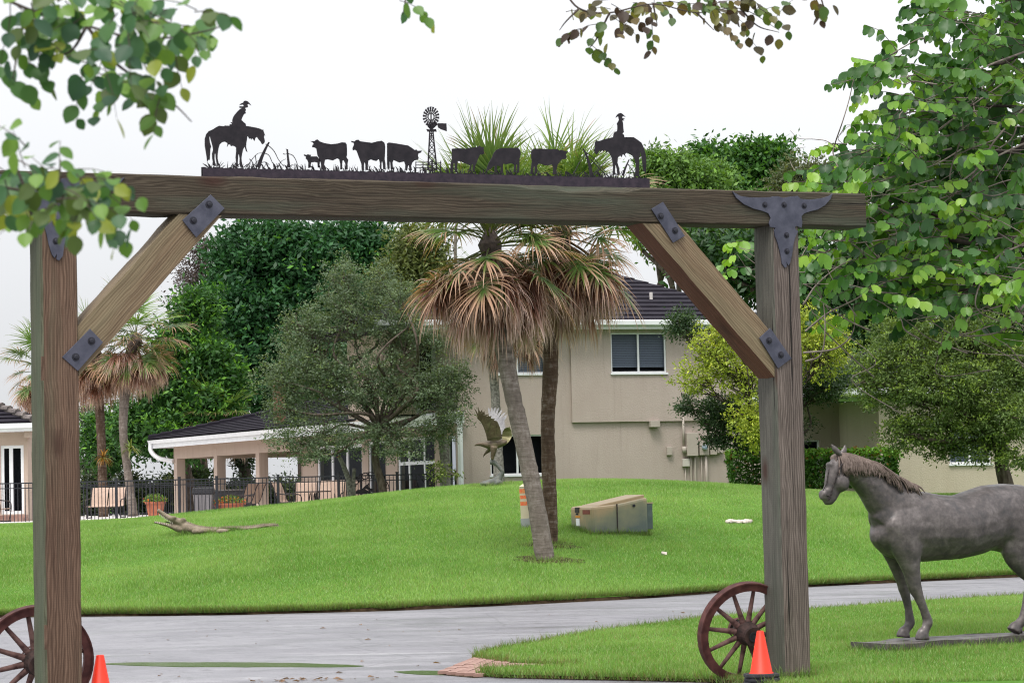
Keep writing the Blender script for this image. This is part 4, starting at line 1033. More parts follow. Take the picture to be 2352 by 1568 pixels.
# ------------------------------------------------------------------ main house
YAW = rad(17)
ha = Vector((math.cos(YAW), math.sin(YAW), 0)); hbk = Vector((-math.sin(YAW), math.cos(YAW), 0))
C0 = P(1062, 1110, 72.0); C0 = Vector((C0.x, C0.y, 0))
MH = Matrix(((ha.x, hbk.x, 0, C0.x), (ha.y, hbk.y, 0, C0.y), (0, 0, 1, 0), (0, 0, 0, 1)))
def uz(dx, dy, v=0.):
    p = plane_hit(dx, dy, C0 + hbk * v, hbk); return (p - C0).dot(ha), p.z
house = empty('house', C0 + Vector((0, 0, 1.3)), 'two storey taupe stucco house with dark tile roof behind the mound', 'house')
def wall_open(mb, u0, u1, z0, z1, ops, v=0., depth=.14, M=MH):
    us = sorted({u0, u1, *[o[0] for o in ops], *[o[1] for o in ops]}); zs = sorted({z0, z1, *[o[2] for o in ops], *[o[3] for o in ops]})
    for i in range(len(us) - 1):
        for j in range(len(zs) - 1):
            cu, cz = (us[i] + us[i+1]) / 2, (zs[j] + zs[j+1]) / 2
            if any(o[0] < cu < o[1] and o[2] < cz < o[3] for o in ops): continue
            mb.add([(us[i], v, zs[j]), (us[i+1], v, zs[j]), (us[i+1], v, zs[j+1]), (us[i], v, zs[j+1])], [(0,1,2,3)], M)
    for a, b, c, d in ops:
        mb.add([(a,v,c),(a,v+depth,c),(a,v+depth,d),(a,v,d)], [(0,1,2,3)], M); mb.add([(b,v,c),(b,v,d),(b,v+depth,d),(b,v+depth,c)], [(0,1,2,3)], M)
        mb.add([(a,v,d),(a,v+depth,d),(b,v+depth,d),(b,v,d)], [(0,1,2,3)], M); mb.add([(a,v,c),(b,v,c),(b,v+depth,c),(a,v+depth,c)], [(0,1,2,3)], M)
def window(parent, a, b, c, d, v, M=MH, bars=(.5,), blind=None, name='window', rails=(), fw=.045, sill=True, room=M_DARK, blind_x=None):
    """window filling the opening a..b, c..d set back behind v: frame, panes, blind, dark room"""
    e = MB(); y0, y1 = v + .045, v + .10
    for q in ((a, a + fw, c, d), (b - fw, b, c, d)): e.box(q[0], q[1], y0, y1, q[2], q[3], M)
    for q in ((a + fw, b - fw, c, c + fw), (a + fw, b - fw, d - fw, d)): e.box(q[0], q[1], y0 + .001, y1 - .001, q[2], q[3], M)
    xs = [a + fw] + [a + (b - a) * f for f in bars] + [b - fw]
    for f in bars: e.box(a + (b - a) * f - fw * .6, a + (b - a) * f + fw * .6, y0 - .004, y1 - .004, c + fw, d - fw, M)
    for f in rails: e.box(a + fw, b - fw, y0 + .003, y1 - .006, c + (d - c) * f - fw * .6, c + (d - c) * f + fw * .6, M)
    if sill: e.box(a - .03, b + .03, v - .05, v + .12, c - .05, c - .001, M)
    w = e.build(name, M_WHITE, parent)
    for i in range(len(xs) - 1):
        p = MB(); p.add([(xs[i], v + .075, c + fw), (xs[i+1], v + .075, c + fw), (xs[i+1], v + .075, d - fw), (xs[i], v + .075, d - fw)], [(0,1,2,3)], M); p.build('pane', M_GLASS, w)
    if blind is not None:
        p = MB(); z = d - .02
        x0, x1 = (a + .02, b - .02) if blind_x is None else blind_x
        while z > c + (d - c) * blind:
            p.add([(x0, v + .15, z - .046), (x1, v + .15, z - .046), (x1, v + .175, z), (x0, v + .175, z)], [(0,1,2,3)], M); z -= .05
        p.box(x0, x1, v + .15, v + .18, z - .03, z, M)
        p.build('blind', M_BLIND, w)
    p = MB(); p.box(a - .1, b + .1, v + .30, v + .32, c - .1, d + .1, M); p.box(a - .1, b + .1, v + .145, v + .30, c - .1, c - .05, M)
    p.build('dark_room', room, w)
    return w
def opx(x0, y0, x1, y1, v=0.):
    a = uz(x0, (y0 + y1) / 2, v)[0]; b = uz(x1, (y0 + y1) / 2, v)[0]; xm = (x0 + x1) / 2
    return (a, b, uz(xm, y1, v)[1], uz(xm, y0, v)[1])
W1 = opx(1403, 764, 1530, 856, -.08); W2 = opx(1124, 764, 1252, 858); W3 = opx(1126, 998, 1252, 1090)
uE = uz(1745, 900)[0]; zEv = uz(1450, 747)[1]; zTr = uz(1450, 968)[1]; uT = uz(1310, 860)[0]
mb = MB(); wall_open(mb, 0, uE, .6, zEv + .25, [W2, W3, (W1[0] - .05, W1[1] + .05, W1[2] - .05, W1[3] + .05)]); mb.add([(0,0,.6),(0,.6,.6),(0,.6,zEv+.25),(0,0,zEv+.25)], [(0,3,2,1)], MH); zH_ = uz(1062, 945)[1]; mb.add([(0,.6,zH_),(0,8,zH_),(0,8,zEv+.25),(0,.6,zEv+.25)], [(0,3,2,1)], MH)
mb.build('wall', M_STUC, house)
mb = MB(); wall_open(mb, uT, uE + .02, zTr, zEv + .25, [W1], -.09, .2); mb.add([(uT,-.09,zTr),(uT,0,zTr),(uT,0,zEv+.25),(uT,-.09,zEv+.25)], [(0,3,2,1)], MH); mb.add([(uT,-.09,zTr),(uE+.02,-.09,zTr),(uE+.02,0,zTr),(uT,0,zTr)], [(0,3,2,1)], MH)
mb.build('upper_wall_panel', M_STUC, house)
window(house, *W1, -.09, blind=.20); window(house, *W2, 0, blind=.06); window(house, *W3, 0, blind=None)
# roof: tile courses
def courses(parent, q00, q10, q01, q11, n, th=.05, name='tile_course', lap=.02):
    """roof slope as n overlapping courses between eave edge (q00,q10) and ridge edge (q01,q11)"""
    q00, q10, q01, q11 = map(Vector, (q00, q10, q01, q11))
    nn = (q10 - q00).cross(q01 - q00).normalized()
    if nn.z < 0: nn = -nn
    for i in range(n):
        f0, f1 = i / n, min(1., (i + 1) / n + lap)
        a, b = q00.lerp(q01, f0), q10.lerp(q11, f0); c, d = q10.lerp(q11, f1), q00.lerp(q01, f1)
        m = MB(); lift = nn * th
        m.hexa([a, b, c, d], [a + lift, b + lift, c + lift * .15, d + lift * .15]); m.build(name, M_TILE, parent)
ev = zEv + .12; rr_ = zEv + 2.05
def hp(u, v, z): return MH @ Vector((u, v, z))
uW = uz(890, 740, -.4)[0]
HR = min(3.75, (uE - uW) / 2 - .6)
rroof = obj('roof', MB().hexa([hp(uW-.4,-.45,ev-.03), hp(uE+.4,-.45,ev-.03), hp(uE+.4,8.5,ev-.03), hp(uW-.4,8.5,ev-.03)], [hp(uW+HR,3.99,rr_-.05), hp(uE-HR,3.99,rr_-.05), hp(uE-HR,4.01,rr_-.05), hp(uW+HR,4.01,rr_-.05)]).mesh('roof', M_TILE), house)
courses(rroof, hp(uW-.45,-.5,ev), hp(uE+.45,-.5,ev), hp(uW+HR,4.0,rr_), hp(uE-HR,4.0,rr_), 13)
courses(rroof, hp(uW-.45,8.5,ev), hp(uW-.45,-.5,ev), hp(uW+HR,4.01,rr_), hp(uW+HR,4.0,rr_), 13)
mb = MB()
for i in range(14):
    u = uW + HR + i * (uE - uW - 2 * HR) / 14; mb.tube([hp(u, 4, rr_ + .03), hp(u + (uE - uW - 2 * HR) / 14 + .04, 4, rr_ + .05)], [.11, .13], 8)
mb.build('ridge_cap', simple('pale_mortar_ridge', (.26,.24,.22), (.4,.37,.34), 6, .8), rroof)
mb = MB(); mb.tube([hp(uz(1542, 690, -.5)[0], 1.2, ev + .62), hp(uz(1542, 690, -.5)[0], 1.2, ev + .95)], .05, 10); mb.build('vent_pipe', M_CONC, rroof)
mb = MB()
gut = [(-.62, ev - .14), (-.60, ev - .16), (-.50, ev - .16), (-.48, ev - .02), (-.49, ev), (-.61, ev), (-.63, ev - .01), (-.63, ev - .05)]
mb.rings([[hp(u, a, b) for a, b in gut] for u in (uW - .45, uE + .45)]); mb.build('gutter', M_WHITE, house)
mb = MB(); mb.box(uW - .42, uE + .42, -.47, -.44, ev - .26, ev - .005, MH); mb.box(uW - .42, uE + .42, -.44, -.01, ev - .24, ev - .22, MH); mb.build('fascia', M_WHITE, house)
# wall fixtures
def fixture(name, x0, y0, x1, y1, d, label, cat='utility box', mat=None, v=-.001, bev=.01):
    a, b, c, e = opx(x0, y0, x1, y1)
    m = MB(); m.box(a, b, v - d, v, c, e, MH); o = m.build(name, mat or M_STUC2, None, bevel=bev); tag(o, label, cat); return o
M_STUC2 = simple('painted_metal_taupe', (.36,.31,.27), (.40,.35,.305), 4, .55)
fixture('electrical_panel', 1573, 994, 1598, 1047, .2, 'tall taupe electrical panel box on the house wall')
mt = fixture('electric_meter', 1603, 1012, 1624, 1045, .16, 'square taupe meter box with round glass meter on the wall', 'electric meter')
a, b, c, d = opx(1603, 1012, 1624, 1045)
m = MB(); m.lathe([(.085,0),(.085,.06),(.07,.11),(.03,.125)], 16, MH @ Matrix.Translation(((a+b)/2, -.16, c + .55*(d-c))) @ Matrix.Rotation(rad(90), 4, 'X')); m.build('meter_dome', simple('meter_glass', (.12,.2,.3), (.5,.55,.6), 30, .1), mt)
fixture('disconnect_box', 1628, 1012, 1643, 1044, .14, 'narrow taupe switch box right of the meter')
fixture('junction_box', 1644.5, 1013, 1657, 1040, .12, 'small taupe box at the right end of the meter row')
fixture('junction_box', 1566, 1053, 1581, 1071, .12, 'small pale box under the tall electrical panel', mat=simple('pale_box', (.5,.46,.42), None))
fixture('junction_box', 1530, 1026, 1542, 1045, .10, 'small taupe box left of the tall electrical panel')
fixture('vent_hood', 1489, 966, 1511, 981, .2, 'small slanted taupe vent hood below the wall ledge', 'vent')
fixture('wall_vent', 1662, 1056, 1676, 1060, .03, 'thin dark slot vent low on the wall', 'vent', M_FRAME)
def pipe(pts, r, label):
    m = MB(); q = [hp(uz(x, y)[0], -r - .03, uz(x, y)[1]) for x, y in pts]; m.tube(catmull(q, 4) if len(q) > 2 else q, r, 8)
    tag(m.build('conduit', M_STUC2, smooth=True), label, 'conduit', 'conduits on the house wall')
pipe([(1567, 958), (1569, 1025)], .035, 'upright conduit rising from the electrical panel to the ledge')
pipe([(1568.5, 1025), (1569.5, 1040)], .075, 'short thick conduit box beside the electrical panel')
pipe([(1585, 1048), (1586.5, 1105), (1593, 1150)], .03, 'bent conduit running down from the panel, leftmost')
pipe([(1594.5, 1048), (1595.5, 1105), (1597, 1150)], .035, 'conduit running down from the panel, second from left')
pipe([(1610, 1046), (1612, 1150)], .018, 'thin conduit running down below the meter')
pipe([(1619, 1046), (1623, 1150)], .042, 'thick conduit running down below the meter')
pipe([(1573, 1072), (1576, 1150)], .014, 'thin wire conduit under the small pale box')

# right wing of the house
wing = empty('house_wing', P(2080, 1140, 66), 'low cream stucco wing of the house behind the horse statue', 'house')
Wp = P(2023, 1100, 66); MW = Matrix(((ha.x, hbk.x, 0, Wp.x), (ha.y, hbk.y, 0, Wp.y), (0, 0, 1, 0), (0, 0, 0, 1)))
def uw(dx, dy, v=0.):
    o_ = Vector((Wp.x, Wp.y, 0)) + hbk * v; p = plane_hit(dx, dy, o_, hbk); return (p - Vector((Wp.x, Wp.y, 0))).dot(ha), p.z
def opw(x0, y0, x1, y1, v=0.):
    return (uw(x0, (y0+y1)/2, v)[0], uw(x1, (y0+y1)/2, v)[0], uw((x0+x1)/2, y1, v)[1], uw((x0+x1)/2, y0, v)[1])
WW = opw(2180, 985, 2276, 1064); zWt = uw(2100, 915)[1]
mb = MB(); wall_open(mb, 0, 8, .6, zWt, [WW], 0, .16, MW); mb.add([(0,0,.6),(0,3,.6),(0,3,zWt),(0,0,zWt)], [(0,3,2,1)], MW); mb.build('wall', M_STUCY, wing)
window(wing, *WW, 0, MW, blind=.02)
mb = MB(); wall_open(mb, uw(1830, 1000, 2.5)[0], 0, .6, zWt + .1, [opw(1842, 1010, 1884, 1110, 2.5)], 2.5, .16, MW); mb.build('recessed_wall', M_STUC, wing)
window(wing, *opw(1842, 1010, 1884, 1110, 2.5), 2.5, MW, bars=())
pa_ = opw(1996, 950, 2008, 1150, 2.4); mb = MB(); mb.box(pa_[0], pa_[1], 2.3, 2.5, .6, zWt + .05, MW); mb.build('pilaster', M_STUC, wing)
mb = MB(); mb.box(-1.9, 8.3, -.45, 4, zWt + .1, zWt + .28, MW); mb.build('eave', M_WHITE, wing)
wr = obj('roof', MB().hexa([MW @ Vector(p) for p in ((-1.9,-.4,zWt+.3),(8.3,-.4,zWt+.3),(8.3,6,zWt+.3),(-1.9,6,zWt+.3))], [MW @ Vector(p) for p in ((1.2,3,zWt+1.5),(8.3,3,zWt+1.5),(8.3,3.1,zWt+1.5),(1.2,3.1,zWt+1.5))]).mesh('roof', M_TILE), wing)
courses(wr, MW @ Vector((-1.9,-.45,zWt+.3)), MW @ Vector((8.3,-.45,zWt+.3)), MW @ Vector((1.2,3,zWt+1.52)), MW @ Vector((8.3,3,zWt+1.52)), 10)

# ------------------------------------------------------------------ pool deck, pavilion, cabana, fences
mb = MB(); zD = 1.262
_d = [(-60,73.6),(-10.5,73.6),(-8.2,74.2),(-4,76.5),(-4,130),(-60,130)]
mb.prism(_d, lambda x, y: (x, y, zD), lambda x, y: (x, y, 1.0)); tag(mb.build('pool_deck', M_CONC), kind='structure')

E0 = P(347, 1012, 95.5); E1 = P(1064, 946, 71.75)
ez = .5 * (E0.z + E1.z); E0.z = ez; E1.z = ez
pl = (E1 - E0).normalized(); pnv = Vector((-pl.y, pl.x, 0))
if pnv.x < 0: pnv = -pnv
pav = empty('pavilion', Vector((E0.x + 3, E0.y - 3, zD)), 'open tan pavilion with square columns, white gutter and dark tile roof', 'pavilion')
def pq(s, t, z): return E0 + pl * s + pnv * t + Vector((0, 0, z - ez))
Lp = (E1 - E0).length
MPV = Matrix(((pl.x, pnv.x, 0, E0.x), (pl.y, pnv.y, 0, E0.y), (0, 0, 1, 0), (0, 0, 0, 1)))
def s_at(dx, t):       # distance along the pavilion side where a column centre shows at pixel column dx
    best = min(np.linspace(.3, Lp, 800), key=lambda s: abs(proj(pq(s, t, 2.5))[0] - dx)); return float(best)
def proj(p):
    q = RCAM.transposed() @ (Vector(p) - EYE); return (1176 + FPX * q.x / -q.z, 784 - FPX * q.y / -q.z)
CT = .75
for dx in (413, 505, 602):
    s = s_at(dx, CT); m = MB(); m.box(s - .17, s + .17, CT - .17, CT + .17, 1.0, ez - .42, MPV); m.build('column', M_STUCP, pav, bevel=.01)
    m = MB(); m.box(s - .17, s + .17, CT + 5.0, CT + 5.34, 1.0, ez - .42, MPV); m.build('column', M_STUCP, pav, bevel=.01)
s0 = s_at(413, CT) - .17
sQ = s_at(700, CT)
mb = MB(); mb.box(s0, sQ, CT - .16, CT + .16, ez - .72, ez - .2, MPV); mb.build('beam', M_STUCP, pav)
mb = MB(); mb.box(s0, s0 + .32, CT + .17, CT + 5, ez - .72, ez - .2, MPV); mb.box(s0, sQ, CT + 5.0, CT + 5.34, ez - .72, ez - .2, MPV); mb.build('beam', M_STUCP, pav)
mb = MB(); mb.box(.1, sQ, .1, 6, ez - .21, ez - .18, MPV); mb.build('soffit', M_STUCP, pav)
mb = MB(); g2 = [(-.14, ez - .02), (-.10, ez - .13), (-.02, ez - .13), (-.02, ez - .005), (-.11, ez + .0), (-.15, ez + .0)]
mb.rings([[MPV @ Vector((s, a, b)) for a, b in g2] for s in (-.02, Lp)]); mb.build('gutter', M_WHITE, pav)
mb = MB(); mb.box(.02, Lp, .0, .03, ez - .30, ez + .02, MPV); mb.box(.0, .03, .03, 6, ez - .30, ez + .02, MPV); mb.build('fascia', M_WHITE, pav)
mb = MB(); q = [pq(.12, -.06, ez - .12), pq(.12, -.04, ez - .42), pq(.35, .2, ez - .68), pq(s0 + .05, CT - .2, ez - .80)]; mb.tube(catmull(q, 6), .085, 6); mb.build('downspout', M_WHITE, pav)
tp = math.tan(rad(13.2)); Wd = 6.2; rz = ez + .05; sR = s_at(880, 0)
prf = obj('roof', MB().hexa([pq(-.05,-.05,rz-.03), pq(sR,-.05,rz-.03), pq(sR,Wd,rz-.03), pq(-.05,Wd*2,rz-.03)], [pq(Wd,Wd-.02,rz+Wd*tp-.05), pq(sR,Wd-.02,rz+Wd*tp-.05), pq(sR,Wd,rz+Wd*tp-.05), pq(Wd,Wd,rz+Wd*tp-.05)]).mesh('roof', M_TILE), pav)
courses(prf, pq(-.08,-.08,rz), pq(sR,-.08,rz), pq(Wd,Wd,rz+Wd*tp), pq(sR,Wd,rz+Wd*tp), 16, .05)
mb = MB(); n = 18
for i in range(n):
    a = pq(-.05,-.05,rz+.03).lerp(pq(Wd,Wd,rz+Wd*tp+.03), i/n); b = pq(-.05,-.05,rz+.03).lerp(pq(Wd,Wd,rz+Wd*tp+.03), (i+1)/n + .01); mb.tube([a + Vector((0,0,.04)), b + Vector((0,0,.015))], [.11, .09], 6)
tag(mb.build('hip_cap', M_TILE, prf), kind='stuff')
c_ = pq(s0 + 10, Wd * .7, 0); ch = P(642, 890, 84)
mb = MB(); mb.box(-.2, .2, -.2, .2, -.4, 1.05, Matrix.Translation(P(642, 945, 86))); mb.build('chimney', simple('brick_chimney', (.14,.06,.045), (.22,.10,.075), 18, .9), pav)

# side part of the house along the porch: doors below, balcony above
def sz_(dx, dy, t):
    o_ = E0 + pnv * t; p = plane_hit(dx, dy, o_, pnv); return (p - E0).dot(pl), p.z
def opp(x0, y0, x1, y1, t): return (sz_(x0, (y0+y1)/2, t)[0], sz_(x1, (y0+y1)/2, t)[0], sz_((x0+x1)/2, y1, t)[1], sz_((x0+x1)/2, y0, t)[1])
TW = 1.3
D1 = opp(913, 1003, 999, 1160, TW); D3 = opp(846, 1013, 886, 1160, TW); D4 = opp(728, 1022, 832, 1160, TW); D5 = opp(1030, 1000, 1048, 1160, TW)
mb = MB(); wall_open(mb, sz_(694, 1050, TW)[0], sz_(1060, 1050, TW)[0], .6, ez + .05, [D1, D3, D4, D5], TW, .14, MPV); _a = sz_(694, 1050, TW)[0]
mb.add([(_a,TW,.6),(_a,TW+5,.6),(_a,TW+5,ez),(_a,TW,ez)], [(0,3,2,1)], MPV); mb.build('side_wall', M_STUCP, house)
window(house, *D1, TW, MPV, bars=(.29, .70), rails=(.62,), name='glass_door', fw=.09, sill=False)
window(house, *D3, TW, MPV, bars=(), name='glass_door', fw=.09, sill=False); window(house, *D4, TW, MPV, bars=(.33, .66), name='glass_door', fw=.12, sill=False)
window(house, *D5, TW, MPV, bars=(), name='narrow_window', fw=.03, sill=False)
sB0, sB1 = s_at(888, .1), sz_(1058, 940, .1)[0]
mb = MB(); mb.box(sB0, sB1, .04, TW + 3, ez - .2, ez + .06, MPV); mb.build('balcony_slab', M_WHITE, house)
rl = obj('balcony_railing', MB().box(sB0, sB1, .08, .12, ez + 1.0, ez + 1.04, MPV).box(sB0, sB1, .085, .115, ez + .14, ez + .17, MPV).mesh('balcony_railing', M_FENCE), house)
pk = MB().box(-.009, .009, -.009, .009, 0, .84).mesh('picket', M_FENCE); u = sB0 + .06
while u < sB1: obj('picket', pk, rl, MPV @ Matrix.Translation((u, .1, ez + .165))); u += .125
V2 = 2.6
D2 = opx(955, 768, 1042, 950, V2); ULU = uz(895, 850, V2)[0]
mb = MB(); wall_open(mb, ULU, .0, ez + .061, zEv + .25, [D2], V2); mb.add([(ULU,V2,ez),(ULU,8,ez),(ULU,8,zEv+.25),(ULU,V2,zEv+.25)], [(0,3,2,1)], MH); mb.build('balcony_wall', M_STUCP, house)
window(house, *D2, V2, bars=(.5,), name='balcony_door', fw=.14, rails=(.48,), sill=False)
mb = MB(); mb.tube([hp(-.06, -.08, ez - .1), hp(-.06, -.08, 1.3)], .075, 4); mb.build('downspout', M_WHITE, house)

# cabana at the far left
CD = 80.
cab_ = empty('cabana', P(20, 1187, CD), 'small tan pool cabana with white double doors at the left edge', 'cabana')
MC = Matrix.Translation(Vector((0, CD, 0)))
cx = lambda x, y=1100: P(x, y, CD).x
cz = lambda x, y: P(x, y, CD).z
DO = (cx(2), cx(81 / 1.0 * .0 + 55), cz(30, 1180), cz(30, 1022))
mb = MB(); wall_open(mb, cx(-120), cx(64), 1.0, cz(30, 992), [DO], 0, .12, MC); mb.add([(cx(64),0,1.0),(cx(64),5,1.0),(cx(64),5,cz(30,992)),(cx(64),0,cz(30,992))], [(0,1,2,3)], MC); mb.build('wall', M_STUCP, cab_)
window(cab_, *DO, 0, MC, bars=(.44,), name='double_door', fw=.10, sill=False)
mb = MB(); mb.box(cx(-120), cx(66), -1.0, 0, zD, zD + .10, MC); mb.box(cx(-120), cx(64), -.5, 0, zD + .101, zD + .2, MC); mb.build('brick_step', M_BRICK, cab_)
ze = cz(40, 991)
mb = MB(); mb.box(cx(-130), cx(82), -.5, -.44, ze, ze + .24, MC); mb.box(cx(-130), cx(84), -.56, -.5, ze + .10, ze + .25, MC); mb.box(cx(82) - .05, cx(82), -.43, 5.5, ze, ze + .24, MC); mb.build('gutter', M_WHITE, cab_)
mb = MB(); mb.box(cx(-120), cx(80), -.43, 5.5, ze + .05, ze + .08, MC); mb.build('soffit', M_WHITE, cab_)
mb = MB(); mb.box(cx(60), cx(75), -.3, .2, ze - .2, ze + .04, MC); mb.build('corner_bracket', M_STUCP, cab_)
zr = ze + .27
Rc = [MC @ Vector((cx(-150), -.5, zr)), MC @ Vector((cx(85), -.5, zr)), MC @ Vector((cx(85), 5.6, zr)), MC @ Vector((cx(-150), 5.6, zr))]
apx = MC @ Vector((cx(85) - 3.05, 2.55, zr + 1.15)); apl = MC @ Vector((cx(-150), 2.55, zr + 1.15))
crf = obj('roof', MB().hexa([p - Vector((0,0,.03)) for p in Rc], [apl - Vector((0,0,.05)), apx - Vector((0,0,.05)), apx + Vector((0,.02,-.05)), apl + Vector((0,.02,-.05))]).mesh('roof', M_TILE), cab_)
courses(crf, Rc[0], Rc[1], apl, apx, 9, .06); courses(crf, Rc[1], Rc[2], apx, apx + Vector((0,.02,0)), 9, .06)
mb = MB(); hpnt = [(Rc[1].lerp(apx, i / 10) + Vector((0, 0, .06)), Rc[1].lerp(apx, (i + 1) / 10 + .02) + Vector((0, 0, .03))) for i in range(10)]
for a, b in hpnt: mb.tube([a + Vector((0,0,.05)), b], [.13, .10], 8)
mb.build('hip_cap', simple('hip_tile_worn', (.05,.04,.045), (.2,.17,.16), 5, .8), crf)

# pool fence: posts, rails, pickets
def fence(name, pts, h, sp, label, post_px, D_of, gap=None, thick=.019):
    """pts: list of world base points (polyline)"""
    root = empty(name, pts[0], label, 'fence')
    pkm = MB().box(-thick/2, thick/2, -thick/2, thick/2, 0, 1).mesh('picket', M_FENCE)
    psm = MB().box(-.035, .035, -.035, .035, 0, 1).box(-.042, .042, -.042, .042, 1, 1.02).mesh('post', M_FENCE)
    for i in range(len(pts) - 1):
        a, b = Vector(pts[i]), Vector(pts[i + 1]); L = (b - a).length; yaw = math.atan2(b.y - a.y, b.x - a.x)
        Rz = Matrix.Rotation(yaw, 4, 'Z')
        for zz, t in ((h, .018), (h - .15, .014), (.09, .014)):
            m = MB(); d = (b - a).normalized(); nrm = Vector((-d.y, d.x, 0)) * .017
            m.hexa([a - nrm + Vector((0,0,zz-t)), b - nrm + Vector((0,0,zz-t)), b + nrm + Vector((0,0,zz-t)), a + nrm + Vector((0,0,zz-t))], [a - nrm + Vector((0,0,zz+t)), b - nrm + Vector((0,0,zz+t)), b + nrm + Vector((0,0,zz+t)), a + nrm + Vector((0,0,zz+t))])
            m.build('rail', M_FENCE, root)
        n = max(1, round(L / sp))
        for k in range(1, n):
            p = a.lerp(b, k / n); obj('picket', pkm, root, Matrix.Translation(p + Vector((0,0,.05))) @ Rz @ Matrix.Diagonal((1,1,h - .06,1)))
        obj('post', psm, root, Matrix.Translation(a - Vector((0,0,.03))) @ Rz @ Matrix.Diagonal((1,1,h + .09,1)))
    obj('post', psm, root, Matrix.Translation(Vector(pts[-1]) - Vector((0,0,.03))) @ Matrix.Diagonal((1,1,h + .09,1)))
    return root
FH = 1.34
fp = []
for sx in (-40, 172, 392, 605, 731, 938, 1142, 1340, 1538):
    dx = sx / 1.46939; D = 76.2 - 2.0 * dx / 1010
    top = 1105 - .0225 * dx
    p = P(dx, top, D); p.z -= FH + .07; fp.append(p)
fence('pool_fence', fp, FH, .115, 'black metal picket fence along the pool deck', None, None)
bk = [P(-40, 1120, 104), P(60, 1118, 104), P(200, 1113, 104), P(345, 1110, 104), P(500, 1106, 104), P(640, 1104, 104)]
for p in bk: p.z = zD
fence('rear_fence', bk, 1.3, .16, 'farther black picket fence behind the pool furniture', None, None)

# ------------------------------------------------------------------ patio furniture
def sling(name, p, yaw, w, label, panels=1):
    e = empty(name, p, label, 'chair' if panels == 1 else 'bench', 'tan sling patio seats')
    M = Matrix.Translation(p) @ Matrix.Rotation(yaw, 4, 'Z')
    prof = [(.30, .42), (.12, .40), (-.10, .40), (-.20, .46), (-.28, .66), (-.36, .88), (-.44, 1.04), (-.47, 1.06)]
    for k in range(panels):
        x0 = -w/2 + k * w / panels + .02; x1 = -w/2 + (k + 1) * w / panels - .02
        m = MB(); cs = catmull([Vector((0, y, z)) for y, z in prof], 3)
        m.rings([[Vector((x0, c.y, c.z)), Vector((x1, c.y, c.z)), Vector((x1, c.y + .008, c.z - .012)), Vector((x0, c.y + .008, c.z - .012))] for c in cs]); m.build('sling', M_SLING, e, M, smooth=False)
    for s in (-1, 1):
        x = s * w / 2; m = MB(); m.tube([Vector((x, y, z)) for y, z in prof], .018, 6); m.build('side_rail', M_FRAME, e, M)
        m = MB(); m.tube(catmull([Vector((x, -.30, .70)), Vector((x + s*.03, 0, .66)), Vector((x + s*.03, .25, .62)), Vector((x + s*.02, .30, .4)), Vector((x, .22, 0))], 4), .018, 6); m.build('arm', M_FRAME, e, M)
        m = MB(); m.tube([Vector((x, -.15, .42)), Vector((x, -.33, 0))], .018, 6); m.build('leg', M_FRAME, e, M)
        m = MB(); m.tube([Vector((x, -.36, .02)), Vector((x, .3, .02))], .018, 6); m.build('runner', M_FRAME, e, M)
def deckp(dx, dy): p = G0(dx, dy, zD); return p
sling('loveseat', Vector((P(243, 1187, 88).x, 88, zD)), rad(172), 1.22, 'tan two seat sling bench behind the fence near the left post', 2)
sling('patio_chair', Vector((P(-6, 1187, 78.2).x, 78.2, zD)), rad(250), .6, 'tan sling chair at the left edge before the cabana doors')
sling('patio_chair', Vector((P(556, 1150, 86).x, 86, zD)), rad(60), .6, 'tan sling chair under the pavilion, leftmost one')
sling('patio_chair', Vector((P(575, 1150, 84.5).x, 84.5, zD)), rad(70), .6, 'tan sling chair under the pavilion next to the flower planter')
sling('patio_chair', Vector((P(662, 1150, 79.8).x, 79.8, zD)), rad(245), .6, 'tan sling chair seen from the side under the small oak')
sling('patio_chair', Vector((P(702, 1150, 80.5).x, 80.5, zD)), rad(180), .7, 'tan sling chair facing the wall left of the cut stump')
sling('patio_chair', Vector((P(757, 1150, 79).x, 79, zD)), rad(170), .8, 'tan sling chair partly behind the cut stump')
sling('patio_chair', Vector((P(800, 1150, 79.5).x, 79.5, zD)), rad(185), .8, 'tan sling chair behind the arched metal sign')
# round table near the pavilion
tp_ = Vector((P(720, 1150, 78.4).x, 78.4, zD)); tb = empty('patio_table', tp_, 'dark round patio table beside the sling chairs', 'table')
MB().lathe([(.55,.70),(.56,.72),(.55,.735),(.02,.735)], 24, Matrix.Translation(tp_)).build('table_top', M_FRAME, tb)
for k in range(4):
    a = k * math.pi / 2 + .5; MB().tube(catmull([tp_ + Vector((.1*math.cos(a), .1*math.sin(a), .68)), tp_ + Vector((.2*math.cos(a), .2*math.sin(a), .3)), tp_ + Vector((.4*math.cos(a), .4*math.sin(a), 0))], 3), .02, 6).build('leg', M_FRAME, tb)
# grill / dark counter under the pavilion
gp_ = P(535, 1150, 90); gp_.z = zD
gl_ = empty('outdoor_counter', gp_, 'dark outdoor kitchen counter under the pavilion', 'counter')
MB().box(-1.1, 1.1, -.35, .35, 0, .86, Matrix.Translation(gp_)).build('cabinet', simple('dark_cabinet', (.02,.019,.022), (.04,.037,.04), 5, .5), gl_)
MB().box(-1.15, 1.15, -.4, .4, .861, .91, Matrix.Translation(gp_)).build('counter_top', simple('stone_top', (.10,.09,.085), (.16,.145,.14), 12, .4), gl_)
MB().box(-.4, .4, -.37, -.352, .2, .7, Matrix.Translation(gp_)).build('door', M_DARK, gl_)
